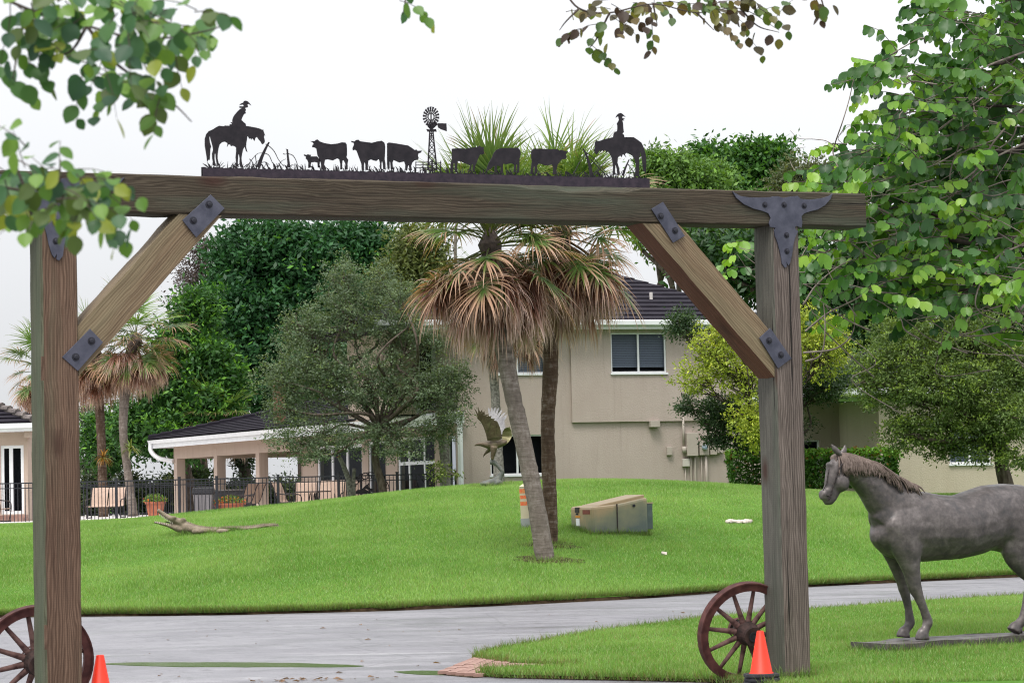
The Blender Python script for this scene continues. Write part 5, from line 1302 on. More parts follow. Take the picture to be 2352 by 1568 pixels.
# bin
bp_ = P(468, 1170, 79.5); bp_.z = zD; bn = empty('trash_bin', bp_, 'grey plastic trash bin with dark lid behind the fence', 'bin')
MB().rings([[Vector((x*k, y*k, z)) + bp_ for x, y in ((-.3,-.28),(.3,-.28),(.3,.28),(-.3,.28))] for k, z in ((.82,0),(1,.72))]).build('bin_body', M_GREY, bn, bevel=.02)
MB().rings([[Vector((x*k, y*k, z)) + bp_ for x, y in ((-.32,-.3),(.32,-.3),(.32,.3),(-.32,.3))] for k, z in ((1,.721),(1.03,.76),(1,.9),(.9,.94))]).build('bin_lid', M_RUB, bn, bevel=.02)
for k in range(3): MB().box(-.2 + k*.16, -.12 + k*.16, -.29, -.26, .1, .62, Matrix.Translation(bp_)).build('rib', M_GREY, bn)
def planter(dx, D, label, r, hgt, cols, flower):
    p = P(dx, 1180, D); p.z = zD; e = empty('planter', p, label, 'planter', 'terracotta planters on the pool deck')
    MB().lathe([(r*.66,0),(r*.95,hgt*.86),(r*1.04,hgt*.87),(r*1.06,hgt),(r*.93,hgt),(r*.9,hgt*.9)], 4 if r < .4 else 20, Matrix.Translation(p) @ Matrix.Rotation(rad(40), 4, 'Z')).build('pot', M_TERRA, e)
    rg = np.random.default_rng(int(dx)); n = 700
    q = rg.normal(0, 1, (n, 3)); q /= np.linalg.norm(q, axis=1)[:, None]; q[:, 2] = np.abs(q[:, 2]); q *= np.array([r * 1.15, r * 1.1, .26]) * rg.uniform(.5, 1, n)[:, None]
    pts = q + np.array([p.x, p.y, p.z + hgt]); c = np.array([.10,.17,.035]) * rg.uniform(.6, 1.7, n)[:, None]
    fl = rg.random(n) < flower; c[fl] = np.array([.75,.13,.03]) * rg.uniform(.6, 1.2, fl.sum())[:, None]
    V, F, C = leaves(pts, .07, .5, rg, c); obj('foliage', npmesh('foliage', V, F, M_LEAF, C), e)
planter(357, 79, 'square terracotta planter with small yellow flowers behind the alligator', .36, .52, None, .06)
planter(527, 80, 'terracotta planter full of orange flowers by the pavilion column', .5, .42, None, .22)

# arched metal sign behind the oak trunk
sg = P(838, 1150, 74.5); sg.z = float(terr(sg.x, sg.y))
sign = empty('arched_sign', sg, 'black cut metal arched sign with letters behind the oak trunk', 'sign')
def zS(x, y): return P((1130 + x / 10.226) / 1.46939, (1560 + y / 10.226) / 1.46939, 74.5)
def sgpoly(name, pts, w=None):
    m = MB(); m.prism(pts, lambda x, y: zS(x, y) + Vector((0, -.012, 0)), lambda x, y: zS(x, y)); return m.build(name, M_CUT, sign)
def arcband(pts, w):
    q = catmull([Vector((x, y, 0)) for x, y in pts], 6); A = []; B = []
    for i, p in enumerate(q):
        t = (q[min(i+1, len(q)-1)] - q[max(i-1, 0)]).normalized(); nn = Vector((-t.y, t.x, 0)) * w; A.append((p + nn)[:2]); B.append((p - nn)[:2])
    return A + B[::-1]
sgpoly('arch_bar', arcband([(390,1120),(420,960),(500,790),(640,620),(820,470),(1030,370),(1250,345),(1480,400),(1680,540),(1830,740),(1900,960)], 16))
sgpoly('arch_bar', arcband([(640,880),(760,740),(900,630),(1040,570),(1160,550),(1300,552),(1450,600),(1560,690)], 9))
fcu = {}
for ch, x, y, rot in (('B', 640, 790, 52), ('O', 735, 650, 42), ('M', 865, 560, 30), ('O', 1050, 480, 12), ('S', 1215, 462, 0)):
    cu = bpy.data.curves.new('letter', 'FONT'); cu.body = ch; cu.size = .30; cu.extrude = .008; cu.align_x = 'CENTER'; cu.align_y = 'CENTER'
    tmp = bpy.data.objects.new('tmp', cu); COL.objects.link(tmp); dg = bpy.context.evaluated_depsgraph_get()
    me = bpy.data.meshes.new_from_object(tmp.evaluated_get(dg)); bpy.data.objects.remove(tmp); me.materials.clear(); me.materials.append(M_CUT)
    obj('letter', me, sign, Matrix.Translation(zS(x, y) + Vector((0, -.03, 0))) @ Matrix.Rotation(rad(90), 4, 'X') @ Matrix.Rotation(rad(rot), 4, 'Z'))
sgpoly('animal_cutout', [(670,1090),(700,1010),(770,950),(930,930),(1000,850),(1060,790),(1130,750),(1160,700),(1190,750),(1165,770),(1175,850),(1230,890),(1300,900),(1300,1020),(1180,990),(1150,950),(1080,900),(1040,920),(1120,960),(1280,1030),(1280,1090)])
sgpoly('figure_cutout', [(1560,1090),(1560,700),(1590,560),(1580,430),(1640,420),(1700,430),(1740,500),(1760,640),(1800,760),(1780,880),(1890,880),(1900,980),(1860,900),(1760,900),(1740,1090)])
# ------------------------------------------------------------------ trees and plants
def crown(blobs, n_clump, per, cr, rg, cols, size, asp, mat, inner=.45, up=.4, hang=.1, tipc=None, tipf=0., name='crown', parent=None):
    """blobs: (centre, (rx, ry, rz)); leaves in clumps mostly near the blob surfaces"""
    vol = np.array([r[0] * r[1] * r[2] for c, r in blobs]) ** .8; vol /= vol.sum()
    bi = rg.choice(len(blobs), n_clump, p=vol)
    C = np.array([list(c) for c, r in blobs]); R = np.array([list(r) for c, r in blobs])
    d = rg.normal(0, 1, (n_clump, 3)); d /= np.linalg.norm(d, axis=1)[:, None]
    u = inner + (1.02 - inner) * rg.random(n_clump) ** .55
    wob = 1 + .16 * np.sin(d[:, 0] * 7 + bi * 2.1) * np.sin(d[:, 2] * 6 + bi) + .14 * rg.normal(0, 1, n_clump)
    cc = C[bi] + d * R[bi] * (u * wob)[:, None]
    k = np.repeat(np.arange(n_clump), per); n = len(k)
    crr = cr * rg.uniform(.55, 1.35, n_clump)
    off = rg.normal(0, 1, (n, 3)) * (crr[k] * .55)[:, None]; off[:, 2] *= .7
    pts = cc[k] + off
    out = d[k] * .8 + off / (np.linalg.norm(off, axis=1)[:, None] + 1e-9) * .6
    ca, cb = np.array(cols[0]), np.array(cols[1])
    m = np.clip(rg.normal(.45, .3, n_clump), 0, 1)[k][:, None]
    col = ca * (1 - m) + cb * m
    if tipc is not None:
        tip = (rg.random(n_clump) < tipf)[k] & (off[:, 2] > -cr * .1)
        col[tip] = np.array(tipc) * rg.uniform(.8, 1.25, tip.sum())[:, None]
    col = col * rg.uniform(.7, 1.3, n)[:, None]
    V, F, CC = leaves(pts, size, asp, rg, col, out, up, hang)
    return obj(name, npmesh(name, V, F, mat, CC), parent), cc
def limb(mb, a, b, r0, r1, rd, bend=.12, n=7, k=5):
    a, b = Vector(a), Vector(b); L = (b - a).length
    pts = [a.lerp(b, i / 3) + (Vector((rd.gauss(0, 1), rd.gauss(0, 1), rd.gauss(0, .6))) * (L * bend if 0 < i < 3 else 0)) for i in range(4)]
    cs = catmull(pts, k); mb.tube(cs, lerps([r0, r1], len(cs)), n)
    return cs
def tree(name, label, cat, base, fork, blobs, cols, n_clump, per, cr, size, asp=.5, r0=.12, seed=1, bark=None, mat=None, inner=.45, twigs=40, tipc=None, tipf=0., group=None, up=.4, hang=.1, vis_twig=.012):
    rg = np.random.default_rng(seed); rd = random.Random(seed)
    e = empty(name, base, label, cat, group)
    blobs = [(Vector(c), r) for c, r in blobs]
    o, cc = crown(blobs, n_clump, per, cr, rg, cols, size, asp, mat or M_LEAF, inner, up, hang, tipc, tipf, 'crown', e)
    mb = MB(); base = Vector(base); fork = Vector(fork)
    limb(mb, base - Vector((0, 0, .15)), fork, r0, r0 * .75, rd, .03, 9)
    for c, r in blobs:
        limb(mb, fork, c, r0 * .5, r0 * .18, rd, .1)
    for i in range(twigs):
        q = cc[rd.randrange(len(cc))]; b = min(blobs, key=lambda t: (t[0] - Vector(q)).length)
        s = b[0].lerp(fork, rd.uniform(0, .4)); limb(mb, s, q, vis_twig * 2.2, vis_twig * .5, rd, .1, 5, 3)
    mb.build('trunk', bark or M_BARK, e, smooth=True)
    return e
def B(dx, dy, rx, ry, D, rd=None):
    k = D / FPX; return (P(dx, dy, D), (rx * k, (rd or (rx + ry) / 2 * 1.0) * k if rd is None else rd, ry * k))
def on_ground(dx, D): p = P(dx, 1100, D); return Vector((p.x, p.y, float(terr(p.x, p.y)) if D < 93 else 1.2))

# --- small live oak in front of the house
tree('live_oak', 'small grey green live oak on the left shoulder of the mound', 'tree', on_ground(866, 70.5), P(868, 985, 70.5),
     [B(850,880,150,90,70.5), B(700,850,95,80,70.5), B(1010,890,90,70,70), B(800,720,100,80,70.5), B(790,640,55,60,70.5), B(700,760,70,55,71), B(660,940,60,50,70), B(740,1000,90,45,69.8), B(910,1000,70,40,70), B(920,760,70,70,71), B(1000,990,50,40,70), B(880,650,40,60,71), B(1045,870,50,40,70), B(650,1010,45,35,69.5), B(710,1045,60,25,69.5), B(930,1035,60,25,69.6), B(1030,960,50,40,69.8), B(820,1010,60,30,69.5), B(630,870,50,40,70), B(925,690,45,55,70), B(985,775,50,40,70), B(950,740,40,40,69.8)],
     ((.070,.105,.060), (.165,.22,.12)), 3300, 23, .19, .075, .42, .13, 41, M_BARK, twigs=200, inner=.12, vis_twig=.010, tipc=(.14,.19,.06), tipf=.10)
# --- big dark tree behind
tree('shade_tree', 'large dense dark green tree rising behind the small oak', 'tree', on_ground(700, 118), P(700, 960, 118),
     [B(690,640,170,120,118), B(600,580,110,70,117), B(780,570,120,60,118), B(560,760,90,130,116), B(700,800,140,110,116), B(860,600,60,80,118), B(620,900,110,70,116), B(540,660,60,80,117), B(800,700,90,110,117)],
     ((.016,.064,.022), (.042,.13,.042)), 3000, 24, .7, .32, .45, .5, 42, M_BARK, inner=.5, tipc=(.09,.24,.03), tipf=.07, twigs=30, up=.8)
tree('feathery_tree', 'bright green feathery tree left of the big dark tree', 'tree', on_ground(430, 108), P(430, 1010, 108),
     [B(450,720,45,60,108), B(420,800,60,60,108), B(480,830,50,60,107), B(390,890,70,60,107), B(490,930,60,45,106), B(330,980,70,60,107), B(420,1000,90,50,106), B(250,1010,50,70,110), B(520,880,40,60,107)],
     ((.018,.065,.014), (.055,.15,.028)), 1700, 24, .6, .26, .4, .3, 43, M_BARK, inner=.4, tipc=(.12,.28,.03), tipf=.22, twigs=20)
tree('bare_tree', 'sparse purplish grey tree with few leaves behind the left brace', 'tree', on_ground(450, 125), P(452, 800, 125),
     [B(450,620,45,70,125), B(430,690,40,40,125), B(470,570,35,30,125)], ((.06,.045,.05), (.10,.075,.075)), 260, 16, .5, .16, .4, .15, 44, M_TWIGD, inner=.2, twigs=70, vis_twig=.02)
tree('low_scrub', 'dull green scrub trees seen beyond the left gate post', 'tree', on_ground(215, 122), P(215, 1060, 122),
     [B(215,1010,35,60,122), B(230,1070,60,40,121), B(200,950,22,40,122)], ((.03,.05,.025), (.07,.10,.05)), 240, 20, .5, .2, .4, .12, 45, M_TWIGD, inner=.3, twigs=30)
tree('distant_bush', 'small grey green bush against the sky beyond the cabana', 'bush', on_ground(72, 118), P(72, 1085, 118),
     [B(68,1085,14,26,118), B(78,1075,10,30,118)], ((.05,.08,.04), (.09,.13,.06)), 90, 18, .3, .14, .4, .06, 46, M_TWIGD, twigs=14)
for i_, (x0_, lab) in enumerate([(215,'dull green understory shrub behind the loveseat'), (300,'grey green understory shrub behind the pale palm'), (385,'dark understory shrub behind the square planter'), (470,'green understory shrub behind the trash bin'), (560,'green understory shrub behind the outdoor counter'), (650,'dark understory shrub near the end of the pavilion')]):
    tree('understory_shrub', lab, 'shrub', on_ground(x0_, 111 + i_ % 2), P(x0_, 1150, 111 + i_ % 2), [B(x0_ - 18,1150,34,36,111), B(x0_ + 22,1140,36,42,110.5), B(x0_,1115 if x0_ < 420 else 1135,26,30,111)], ((.022,.042,.018), (.07,.10,.045)), 260, 18, .45, .2, .42, .08, 140 + i_, M_TWIGD, inner=.2, twigs=40, vis_twig=.02, group='shrubs behind the pool deck', tipc=(.15,.17,.07), tipf=.15)
# --- trees behind the house
tree('tall_tree', 'light green tree rising behind the right end of the roof', 'tree', on_ground(1560, 112), P(1560, 760, 112),
     [B(1540,400,60,50,112), B(1500,380,40,40,112), B(1600,430,90,60,112), B(1560,520,100,70,111), B(1490,470,50,60,112), B(1660,560,70,60,111)], ((.07,.15,.035), (.16,.28,.06)), 1400, 22, .6, .26, .45, .3, 47, M_BARK, inner=.35, twigs=60, tipc=(.17,.32,.05), tipf=.15)
tree('tall_tree', 'darker round crowned tree topping the skyline behind the beam', 'tree', on_ground(1700, 118), P(1700, 720, 118),
     [B(1620,360,40,30,118), B(1700,375,70,40,118), B(1760,360,60,38,118), B(1700,440,110,50,118), B(1720,520,110,60,117)], ((.03,.09,.02), (.075,.19,.035)), 1100, 22, .6, .3, .5, .3, 48, M_BARK, inner=.45, twigs=40, tipc=(.11,.25,.03), tipf=.12, up=.8)
tree('olive_tree', 'olive brown tree between the gate beam and the leafy vine', 'tree', on_ground(1830, 108), P(1830, 700, 108),
     [B(1830,420,50,50,108), B(1860,480,70,60,108), B(1800,500,70,60,108), B(1880,400,30,40,108)], ((.06,.085,.035), (.14,.16,.07)), 800, 20, .5, .2, .4, .2, 49, M_TWIG, inner=.3, twigs=90, vis_twig=.018)
tree('backdrop_tree', 'deep green tree mass filling the gap behind the right post', 'tree', on_ground(1860, 100), P(1860, 900, 100),
     [B(1660,590,90,60,100), B(1800,620,110,90,100), B(1900,700,110,120,99), B(2050,600,130,130,99), B(2000,780,150,110,98), B(2250,520,140,180,98), B(2300,750,120,120,98), B(1880,850,90,100,97)],
     ((.014,.045,.014), (.045,.11,.028)), 2200, 20, .9, .34, .45, .4, 50, M_BARK, inner=.5, twigs=20, up=.8)
tree('olive_tree', 'pale olive tree behind the left side of the palm crowns', 'tree', on_ground(960, 104), P(960, 820, 104),
     [B(960,560,60,55,104), B(930,640,55,60,104), B(1000,640,60,60,104), B(1090,430,40,40,104), B(950,720,60,50,103)], ((.07,.10,.03), (.17,.20,.055)), 900, 20, .5, .2, .4, .2, 51, M_TWIG, inner=.3, twigs=60, vis_twig=.016)
# --- right hand trees on the lawn
tree('yellow_green_tree', 'small tree with yellow green young leaves behind the right post', 'tree', on_ground(1790, 63), P(1770, 1010, 63),
     [B(1640,800,60,60,63), B(1600,870,55,40,63), B(1700,850,80,70,63), B(1720,960,55,60,62.5), B(1680,740,40,35,63), B(1900,800,60,80,63), B(1830,780,70,90,63.5), B(1740,1010,30,30,62.3)],
     ((.20,.27,.035), (.38,.45,.05)), 1500, 13, .13, .085, .45, .06, 52, M_TWIGD, inner=.15, twigs=200, vis_twig=.009, tipc=(.42,.46,.06), tipf=.2)
tree('oak_undergrowth', 'dark small leaved oak below and behind the yellow green tree', 'tree', on_ground(1830, 64.5), P(1800, 1020, 64.5),
     [B(1570,745,45,35,65), B(1660,950,60,50,64), B(1720,1000,70,35,64), B(1580,930,40,25,64), B(1780,960,80,70,65), B(1880,880,60,50,64.5), B(1900,860,60,40,65), B(1640,1010,35,22,63.8)],
     ((.026,.056,.024), (.068,.115,.045)), 1300, 24, .18, .085, .42, .07, 53, M_TWIGD, inner=.12, twigs=160, vis_twig=.010)
tree('spreading_oak', 'spreading olive green oak behind the horse statue', 'tree', on_ground(2318, 60), P(2300, 1020, 60),
     [B(2080,820,110,70,60), B(2050,900,90,50,60), B(2230,780,110,80,60), B(2200,880,130,70,59.5), B(2330,850,90,100,60), B(2130,980,110,50,60), B(2250,960,100,50,59.5), B(2000,860,50,50,60), B(2330,960,80,60,59), B(2060,760,70,40,60.5), B(2170,1030,60,30,60), B(2330,1050,40,40,59), B(2080,1000,60,45,60), B(2260,1030,60,35,59.5), B(2180,760,90,50,60.5)],
     ((.06,.105,.028), (.15,.22,.05)), 3300, 24, .18, .08, .42, .2, 54, M_BARK, inner=.15, twigs=170, vis_twig=.011, tipc=(.18,.26,.04), tipf=.25)

# --- dark ivy covered trunk beyond the pavilion
iv = tree('ivy_trunk', 'ivy covered dark tree trunk seen under the pavilion roof', 'tree', on_ground(560, 112), P(556, 980, 112),
     [B(556,1040,14,60,112), B(560,980,40,20,112), B(520,1000,40,14,112)], ((.012,.03,.012), (.03,.055,.022)), 160, 22, .35, .2, .45, .3, 55, M_TWIGD, inner=.3, twigs=20)
tree('brown_tree', 'brown bare tree trunk seen under the pavilion, left bay', 'tree', on_ground(462, 110), P(470, 960, 110), [B(470,960,50,16,110), B(450,1090,40,20,109)], ((.03,.06,.02), (.07,.12,.03)), 60, 18, .35, .2, .45, .28, 56, M_BARK, inner=.3, twigs=10)

# --- sabal palms
def frond_mesh(seed, elev, Lp_, Lb, dead, n=30, seg=7, mat=None):
    r = np.random.default_rng(seed); V = []; F = []; C = []
    t = np.array([math.cos(elev), 0, math.sin(elev)]); p = np.zeros(3); path = [p.copy()]
    for i in range(6):
        t = t + np.array([0, 0, -.07 if not dead else -.13]); t /= np.linalg.norm(t); p = p + t * Lp_ / 6; path.append(p.copy())
    side = np.array([0, 1., 0]); up_ = np.cross(t, side); up_ = up_ if up_[2] > 0 else -up_
    tw = r.normal(0, .35 if not dead else .6); side = side * math.cos(tw) + up_ * math.sin(tw); up_ = np.cross(t, side); up_ = -up_ if up_[2] < 0 else up_
    def addstrip(pts, ws, sd, cols):
        k = len(V)
        for q, w, c in zip(pts, ws, cols):
            V.append(q - sd * w / 2); V.append(q + sd * w / 2); C.append(c); C.append(c)
        for i in range(len(pts) - 1): F.append((k + 2*i, k + 2*i + 1, k + 2*i + 3, k + 2*i + 2))
    pc = np.array([.12,.15,.04]) if not dead else np.array([.2,.13,.08])
    addstrip(path, [.05,.04,.035,.03,.03,.028,.025], side, [pc] * 7); addstrip(path, [.03] * 7, up_, [pc * .7] * 7)
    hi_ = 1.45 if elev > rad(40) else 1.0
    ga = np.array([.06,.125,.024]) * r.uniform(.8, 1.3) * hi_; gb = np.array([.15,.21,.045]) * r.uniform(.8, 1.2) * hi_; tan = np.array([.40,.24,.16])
    da = np.array([.11,.038,.02]); db = np.array([.24,.095,.06]); dt = np.array([.60,.46,.40])
    brown = r.uniform(.4, .9) if elev < rad(15) else (r.uniform(0.15, .5) if elev < rad(40) else r.uniform(0, .12))
    for i in range(n):
        f = (i + .5) / n * 2 - 1; ph = f * rad(118)
        d = math.cos(ph) * t + math.sin(ph) * side + up_ * (.18 * abs(math.sin(ph)) - .05) + r.normal(0, .05, 3); d /= np.linalg.norm(d)
        q = p + t * Lb * .28 * (1 - abs(f)) ; l = Lb * (1 - .38 * f * f) * r.uniform(.82, 1.1)
        pts = [q]; dirs = [d]
        g = (.36 if dead else (.05 if elev > rad(40) else .11)) * r.uniform(.6, 1.5); st = l / seg
        for s in range(seg):
            d = d + np.array([0, 0, -g * (.4 + 2.2 * (s / seg) ** 1.6)]) + r.normal(0, .03 if not dead else .07, 3); d /= np.linalg.norm(d); pts.append(pts[-1] + d * st)
        wm = (.036 if dead else (.042 if elev > rad(40) else .05)) * Lb
        ws = [wm * x for x in (.35, .75, .9, .8, .62, .42, .24, .06)]
        sd = np.cross(pts[2] - pts[0], up_ + r.normal(0, .25 if not dead else .9, 3)); sd /= np.linalg.norm(sd) + 1e-9
        cs = []
        br = np.clip(brown + r.normal(0, .15), 0, 1)
        for s in range(seg + 1):
            x = s / seg
            if dead: c = (da * (1 - x) + db * x) if x < .35 else (db * (1 - (x - .35) / .65) + dt * ((x - .35) / .65)); c = c * r.uniform(.8, 1.15)
            else:
                c = ga * (1 - x) + gb * x; th = 1 - br
                if x > th: k_ = min(1, (x - th) / .25); c = c * (1 - k_) + tan * k_
            cs.append(c)
        addstrip(pts, ws, sd, cs)
    return npmesh('frond', np.array(V), np.array(F), M_FROND, np.array(C))
_fr = {}
def fronds(kind, elev, Lp_, Lb, dead, nvar=4, n=30):
    key = (kind, round(Lp_, 2))
    if key not in _fr: _fr[key] = [frond_mesh(sum(map(ord, kind)) + int(Lp_ * 100) + i * 7, elev + rad((i - 1.5) * 6), Lp_ * (1 + .08 * i), Lb, dead, n) for i in range(nvar)]
    return _fr[key]
def barkmat(name, a, b, c):
    t = NT(name); v = t.coord('Object')
    rg_ = t.noise(t.n('Mapping', {'Vector': v, 'Scale': (2.2, 2.2, 17)}).outputs[0], 1.0, 5, .7, 1.2)
    n1 = t.noise(t.n('Mapping', {'Vector': v, 'Scale': (14, 14, 7)}).outputs[0], 1.0, 5, .7); n2 = t.noise(v, 1.6, 5, .6)
    col = t.ramp(t.mix(.5, n1, rg_), [(.33, a), (.5, b), (.68, c)])
    col = t.mix(t.ramp(n2, [(.5, (0,)*3), (.68, (.75,)*3)]), col, tuple(.5 * x + .5 * y for x, y in zip(a, b)))
    return t.end(t.bsdf(col, .9, 0, .15, t.bump(t.mix(.5, n1, rg_), .8, .03)))
M_PALM = barkmat('palm_trunk_grey', (.075,.06,.05), (.18,.15,.13), (.33,.29,.265))
M_PALMD = barkmat('palm_trunk_brown', (.03,.02,.014), (.10,.065,.045), (.24,.20,.175))
def palm(name, label, path, radii, ctr, scale, counts, seed, mat, group='sabal palms'):
    rd = random.Random(seed); e = empty(name, path[0], label, 'palm tree', group)
    cs = catmull([Vector(p) for p in path], 14); rs = lerps(radii, len(cs))
    jr = [1 + rd.gauss(0, .025) for _ in cs]
    mb = MB(); mb.tube(cs, [a * b for a, b in zip(rs, jr)], 16, jit=lambda i, j: rd.gauss(0, .012)); mb.build('trunk', mat, e, smooth=True)
    mb = MB(); c = Vector(ctr); mb.tube([cs[-1] - Vector((0,0,.1*scale)), c, c + Vector((0,0,.35*scale))], [rs[-1] * 1.05, rs[-1] * 1.5, .06], 12); mb.build('boot_collar', M_TWIGD, e)
    table = {'spear': (rad(76), .95, 1.25, False, .2), 'up': (rad(55), .9, 1.2, False, .15), 'mid': (rad(30), 1.1, 1.1, False, .05), 'low': (rad(5), 1.05, 1.05, False, -.1), 'droop': (rad(-22), 1.0, 1.05, False, -.2), 'dead': (rad(-22), .95, 1.0, True, -.2), 'skirt': (rad(-50), .8, 1.05, True, -.35)}
    for kind, n in counts.items():
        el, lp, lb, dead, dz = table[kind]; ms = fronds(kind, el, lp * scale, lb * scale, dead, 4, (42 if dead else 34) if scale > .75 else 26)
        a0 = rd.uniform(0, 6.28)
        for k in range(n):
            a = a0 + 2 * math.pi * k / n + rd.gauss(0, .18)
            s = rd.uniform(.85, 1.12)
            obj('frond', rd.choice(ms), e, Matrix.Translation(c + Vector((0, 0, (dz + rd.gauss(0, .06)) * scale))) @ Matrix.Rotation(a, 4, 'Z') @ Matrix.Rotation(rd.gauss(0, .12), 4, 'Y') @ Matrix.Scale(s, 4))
    return e
pb1 = T(1256, 1286); pb2 = T(1266, 1251)
full = dict(spear=13, up=16, mid=10, low=9, droop=12, dead=38, skirt=36)
palm('sabal_palm', 'leaning sabal palm with grey trunk in front of the house', [pb1 - Vector((0,0,.2)), P(1232,1160,pb1.y), P(1205,1030,pb1.y), P(1172,880,pb1.y), P(1152,760,pb1.y), P(1140,640,pb1.y), P(1132,590,pb1.y)], [.175,.152,.15,.145,.175,.17,.14], P(1125,560,pb1.y), .80, full, 61, M_PALM)
palm('sabal_palm', 'upright sabal palm with brown trunk right beside the leaning one', [pb2 - Vector((0,0,.2)), P(1262,1120,pb2.y), P(1258,980,pb2.y), P(1264,860,pb2.y), P(1267,760,pb2.y), P(1275,620,pb2.y), P(1282,560,pb2.y)], [.13,.128,.124,.14,.14,.15,.14], P(1290,535,pb2.y), .82, full, 62, M_PALMD)
b3 = on_ground(1148, 68.6)
palm('sabal_palm', 'thin lichen grey palm close to the wall behind the eagle', [b3, P(1142,1010,68.6), P(1137,900,68.6), P(1127,780,68.6), P(1140,720,68.6)], [.16,.135,.12,.14,.14], P(1165,715,68.6), .8, dict(up=4, mid=8, low=9, droop=9, dead=9, skirt=6), 63, M_BARKG)
b4 = on_ground(305, 96); small = dict(spear=3, up=6, mid=7, low=8, droop=12, dead=26, skirt=24)
palm('sabal_palm', 'pale trunked palm between the left post and the pavilion', [Vector((b4.x, b4.y, zD)), P(293,1080,96), P(283,990,96), P(287,900,96), P(296,820,96)], [.19,.15,.16,.19,.19], P(312,782,96), .92, small, 64, M_PALM)
b5 = on_ground(236, 97)
palm('sabal_palm', 'dark trunked palm just right of the left gate post', [Vector((b5.x, b5.y, zD)), P(234,1050,97), P(230,960,97), P(226,880,97), P(222,830,97)], [.2,.17,.18,.19,.18], P(218,812,97), .85, small, 65, M_PALMD)
b6 = on_ground(110, 100)
palm('sabal_palm', 'palm mostly hidden behind the left gate post', [Vector((b6.x, b6.y, zD)), P(108,1000,100), P(104,880,100)], [.2,.18,.18], P(100,850,100), .85, small, 66, M_PALMD)
b7 = on_ground(505, 106)
palm('sabal_palm', 'short palm with fronds showing above the pavilion roof', [b7, P(505,1050,106), P(508,985,106)], [.2,.18,.18], P(510,968,106), .8, dict(up=6, mid=8, low=8, dead=8), 67, M_PALMD)
b8 = on_ground(1018, 76); b8 = on_ground(1020, 70.8)
mb = MB(); mb.tube(catmull([b8 - Vector((0,0,.2)), P(1022,1060,70.8), P(1016,1000,70.8), P(1010,930,70.8)], 8), lerps([.17,.14,.13,.10], 25), 12, jit=lambda i, j: random.Random(i*31+j).gauss(0,.03))
tag(mb.build('grey_trunk', M_BARKG, smooth=True), 'lichen grey trunk beside the white downspout', 'tree trunk')
# cut stump with two stubs
cb = on_ground(806, 71.5)
st = empty('cut_stump', cb, 'pruned grey stump with two cut stubs by the fence', 'stump')
mb = MB(); mb.tube(catmull([cb - Vector((0,0,.1)), P(803,1115,71.5), P(795,1085,71.5), P(785,1060,71.5), P(778,1048,71.5)], 5), lerps([.10,.09,.075,.065,.062], 21), 9, jit=lambda i, j: random.Random(i*7+j).gauss(0,.04)); mb.build('stub', M_BARKG, st, smooth=True)
mb = MB(); mb.tube(catmull([cb + Vector((.05,0,-.1)), P(812,1120,71.5), P(812,1095,71.5), P(814,1075,71.5)], 5), lerps([.08,.06,.055,.05], 16), 9); mb.build('stub', M_BARKG, st, smooth=True)
MB().tube([P(778,1048.5,71.45), P(777.5,1047.5,71.45)], .064, 9).build('cut_face', M_TERRA, st)
# bromeliads on the left palm trunks
def rosette(name, c, L, n, cols, label, seed, grp=None):
    rg = np.random.default_rng(seed); V = []; F = []; C = []
    for i in range(n):
        a = rg.uniform(0, 6.28); el = rg.uniform(-.4, 1.3); d = np.array([math.cos(a)*math.cos(el), math.sin(a)*math.cos(el), math.sin(el)]); q = np.array(c); sd = np.cross(d, [0,0,1]); sd /= np.linalg.norm(sd); k = len(V); col = np.array(cols[rg.integers(len(cols))]) * rg.uniform(.7, 1.3)
        for s in range(6):
            w = L * .12 * (1, 1, .9, .7, .45, .05)[s]; V += [q - sd * w / 2, q + sd * w / 2]; C += [col * (1 - .08 * s)] * 2; d = d + np.array([0,0,-.28]); d /= np.linalg.norm(d); q = q + d * L / 5 * rg.uniform(.8, 1.1)
        for s in range(5): F.append((k+2*s, k+2*s+1, k+2*s+3, k+2*s+2))
    return tag(obj(name, npmesh(name, np.array(V), np.array(F), M_FROND, np.array(C))), label, 'plant', grp)
rosette('bromeliad', P(238,1050,96.6), .55, 46, [(.35,.17,.02),(.25,.12,.02),(.16,.16,.03)], 'orange brown bromeliad growing on the dark palm trunk', 3, 'bromeliads on palm trunks')
rosette('bromeliad', P(300,1030,95.6), .6, 30, [(.16,.24,.04),(.25,.28,.06)], 'green bromeliad growing on the pale palm trunk', 4, 'bromeliads on palm trunks')
# leafy ground plants by the eagle
for i, (dx, dy, w, lab) in enumerate([(1070,1103,30,'low dark leafy plant left of the eagle base'), (1110,1098,28,'low leafy plant behind the eagle base'), (1150,1098,30,'low leafy plant under the window right of the eagle'), (1190,1106,24,'low leafy plant behind the leaning palm trunk')]):
    c = P(dx, dy, 68.0); c.z = float(terr(c.x, c.y)); e = empty('ground_plant', c, lab, 'plant', 'leafy plants by the house wall')
    rg = np.random.default_rng(70 + i); n = 420; w_ = w * 68 / FPX; q = rg.normal(0, 1, (n, 3)); q /= np.linalg.norm(q, axis=1)[:, None]; q[:, 2] = np.abs(q[:, 2]); q = q * np.array([w_, w_ * .7, .45]) * rg.uniform(.55, 1, n)[:, None]
    col = np.array([.035,.10,.02]) * rg.uniform(.6, 2.0, n)[:, None]
    V, F, C = leaves(q + np.array(c), .15, .5, rg, col, q / .4, .8, .2); obj('foliage', npmesh('foliage', V, F, M_LEAFB, C), e)
    MB().tube([c - Vector((0,0,.05)), c + Vector((0,0,.2))], .02, 6).build('stem', M_TWIGD, e)
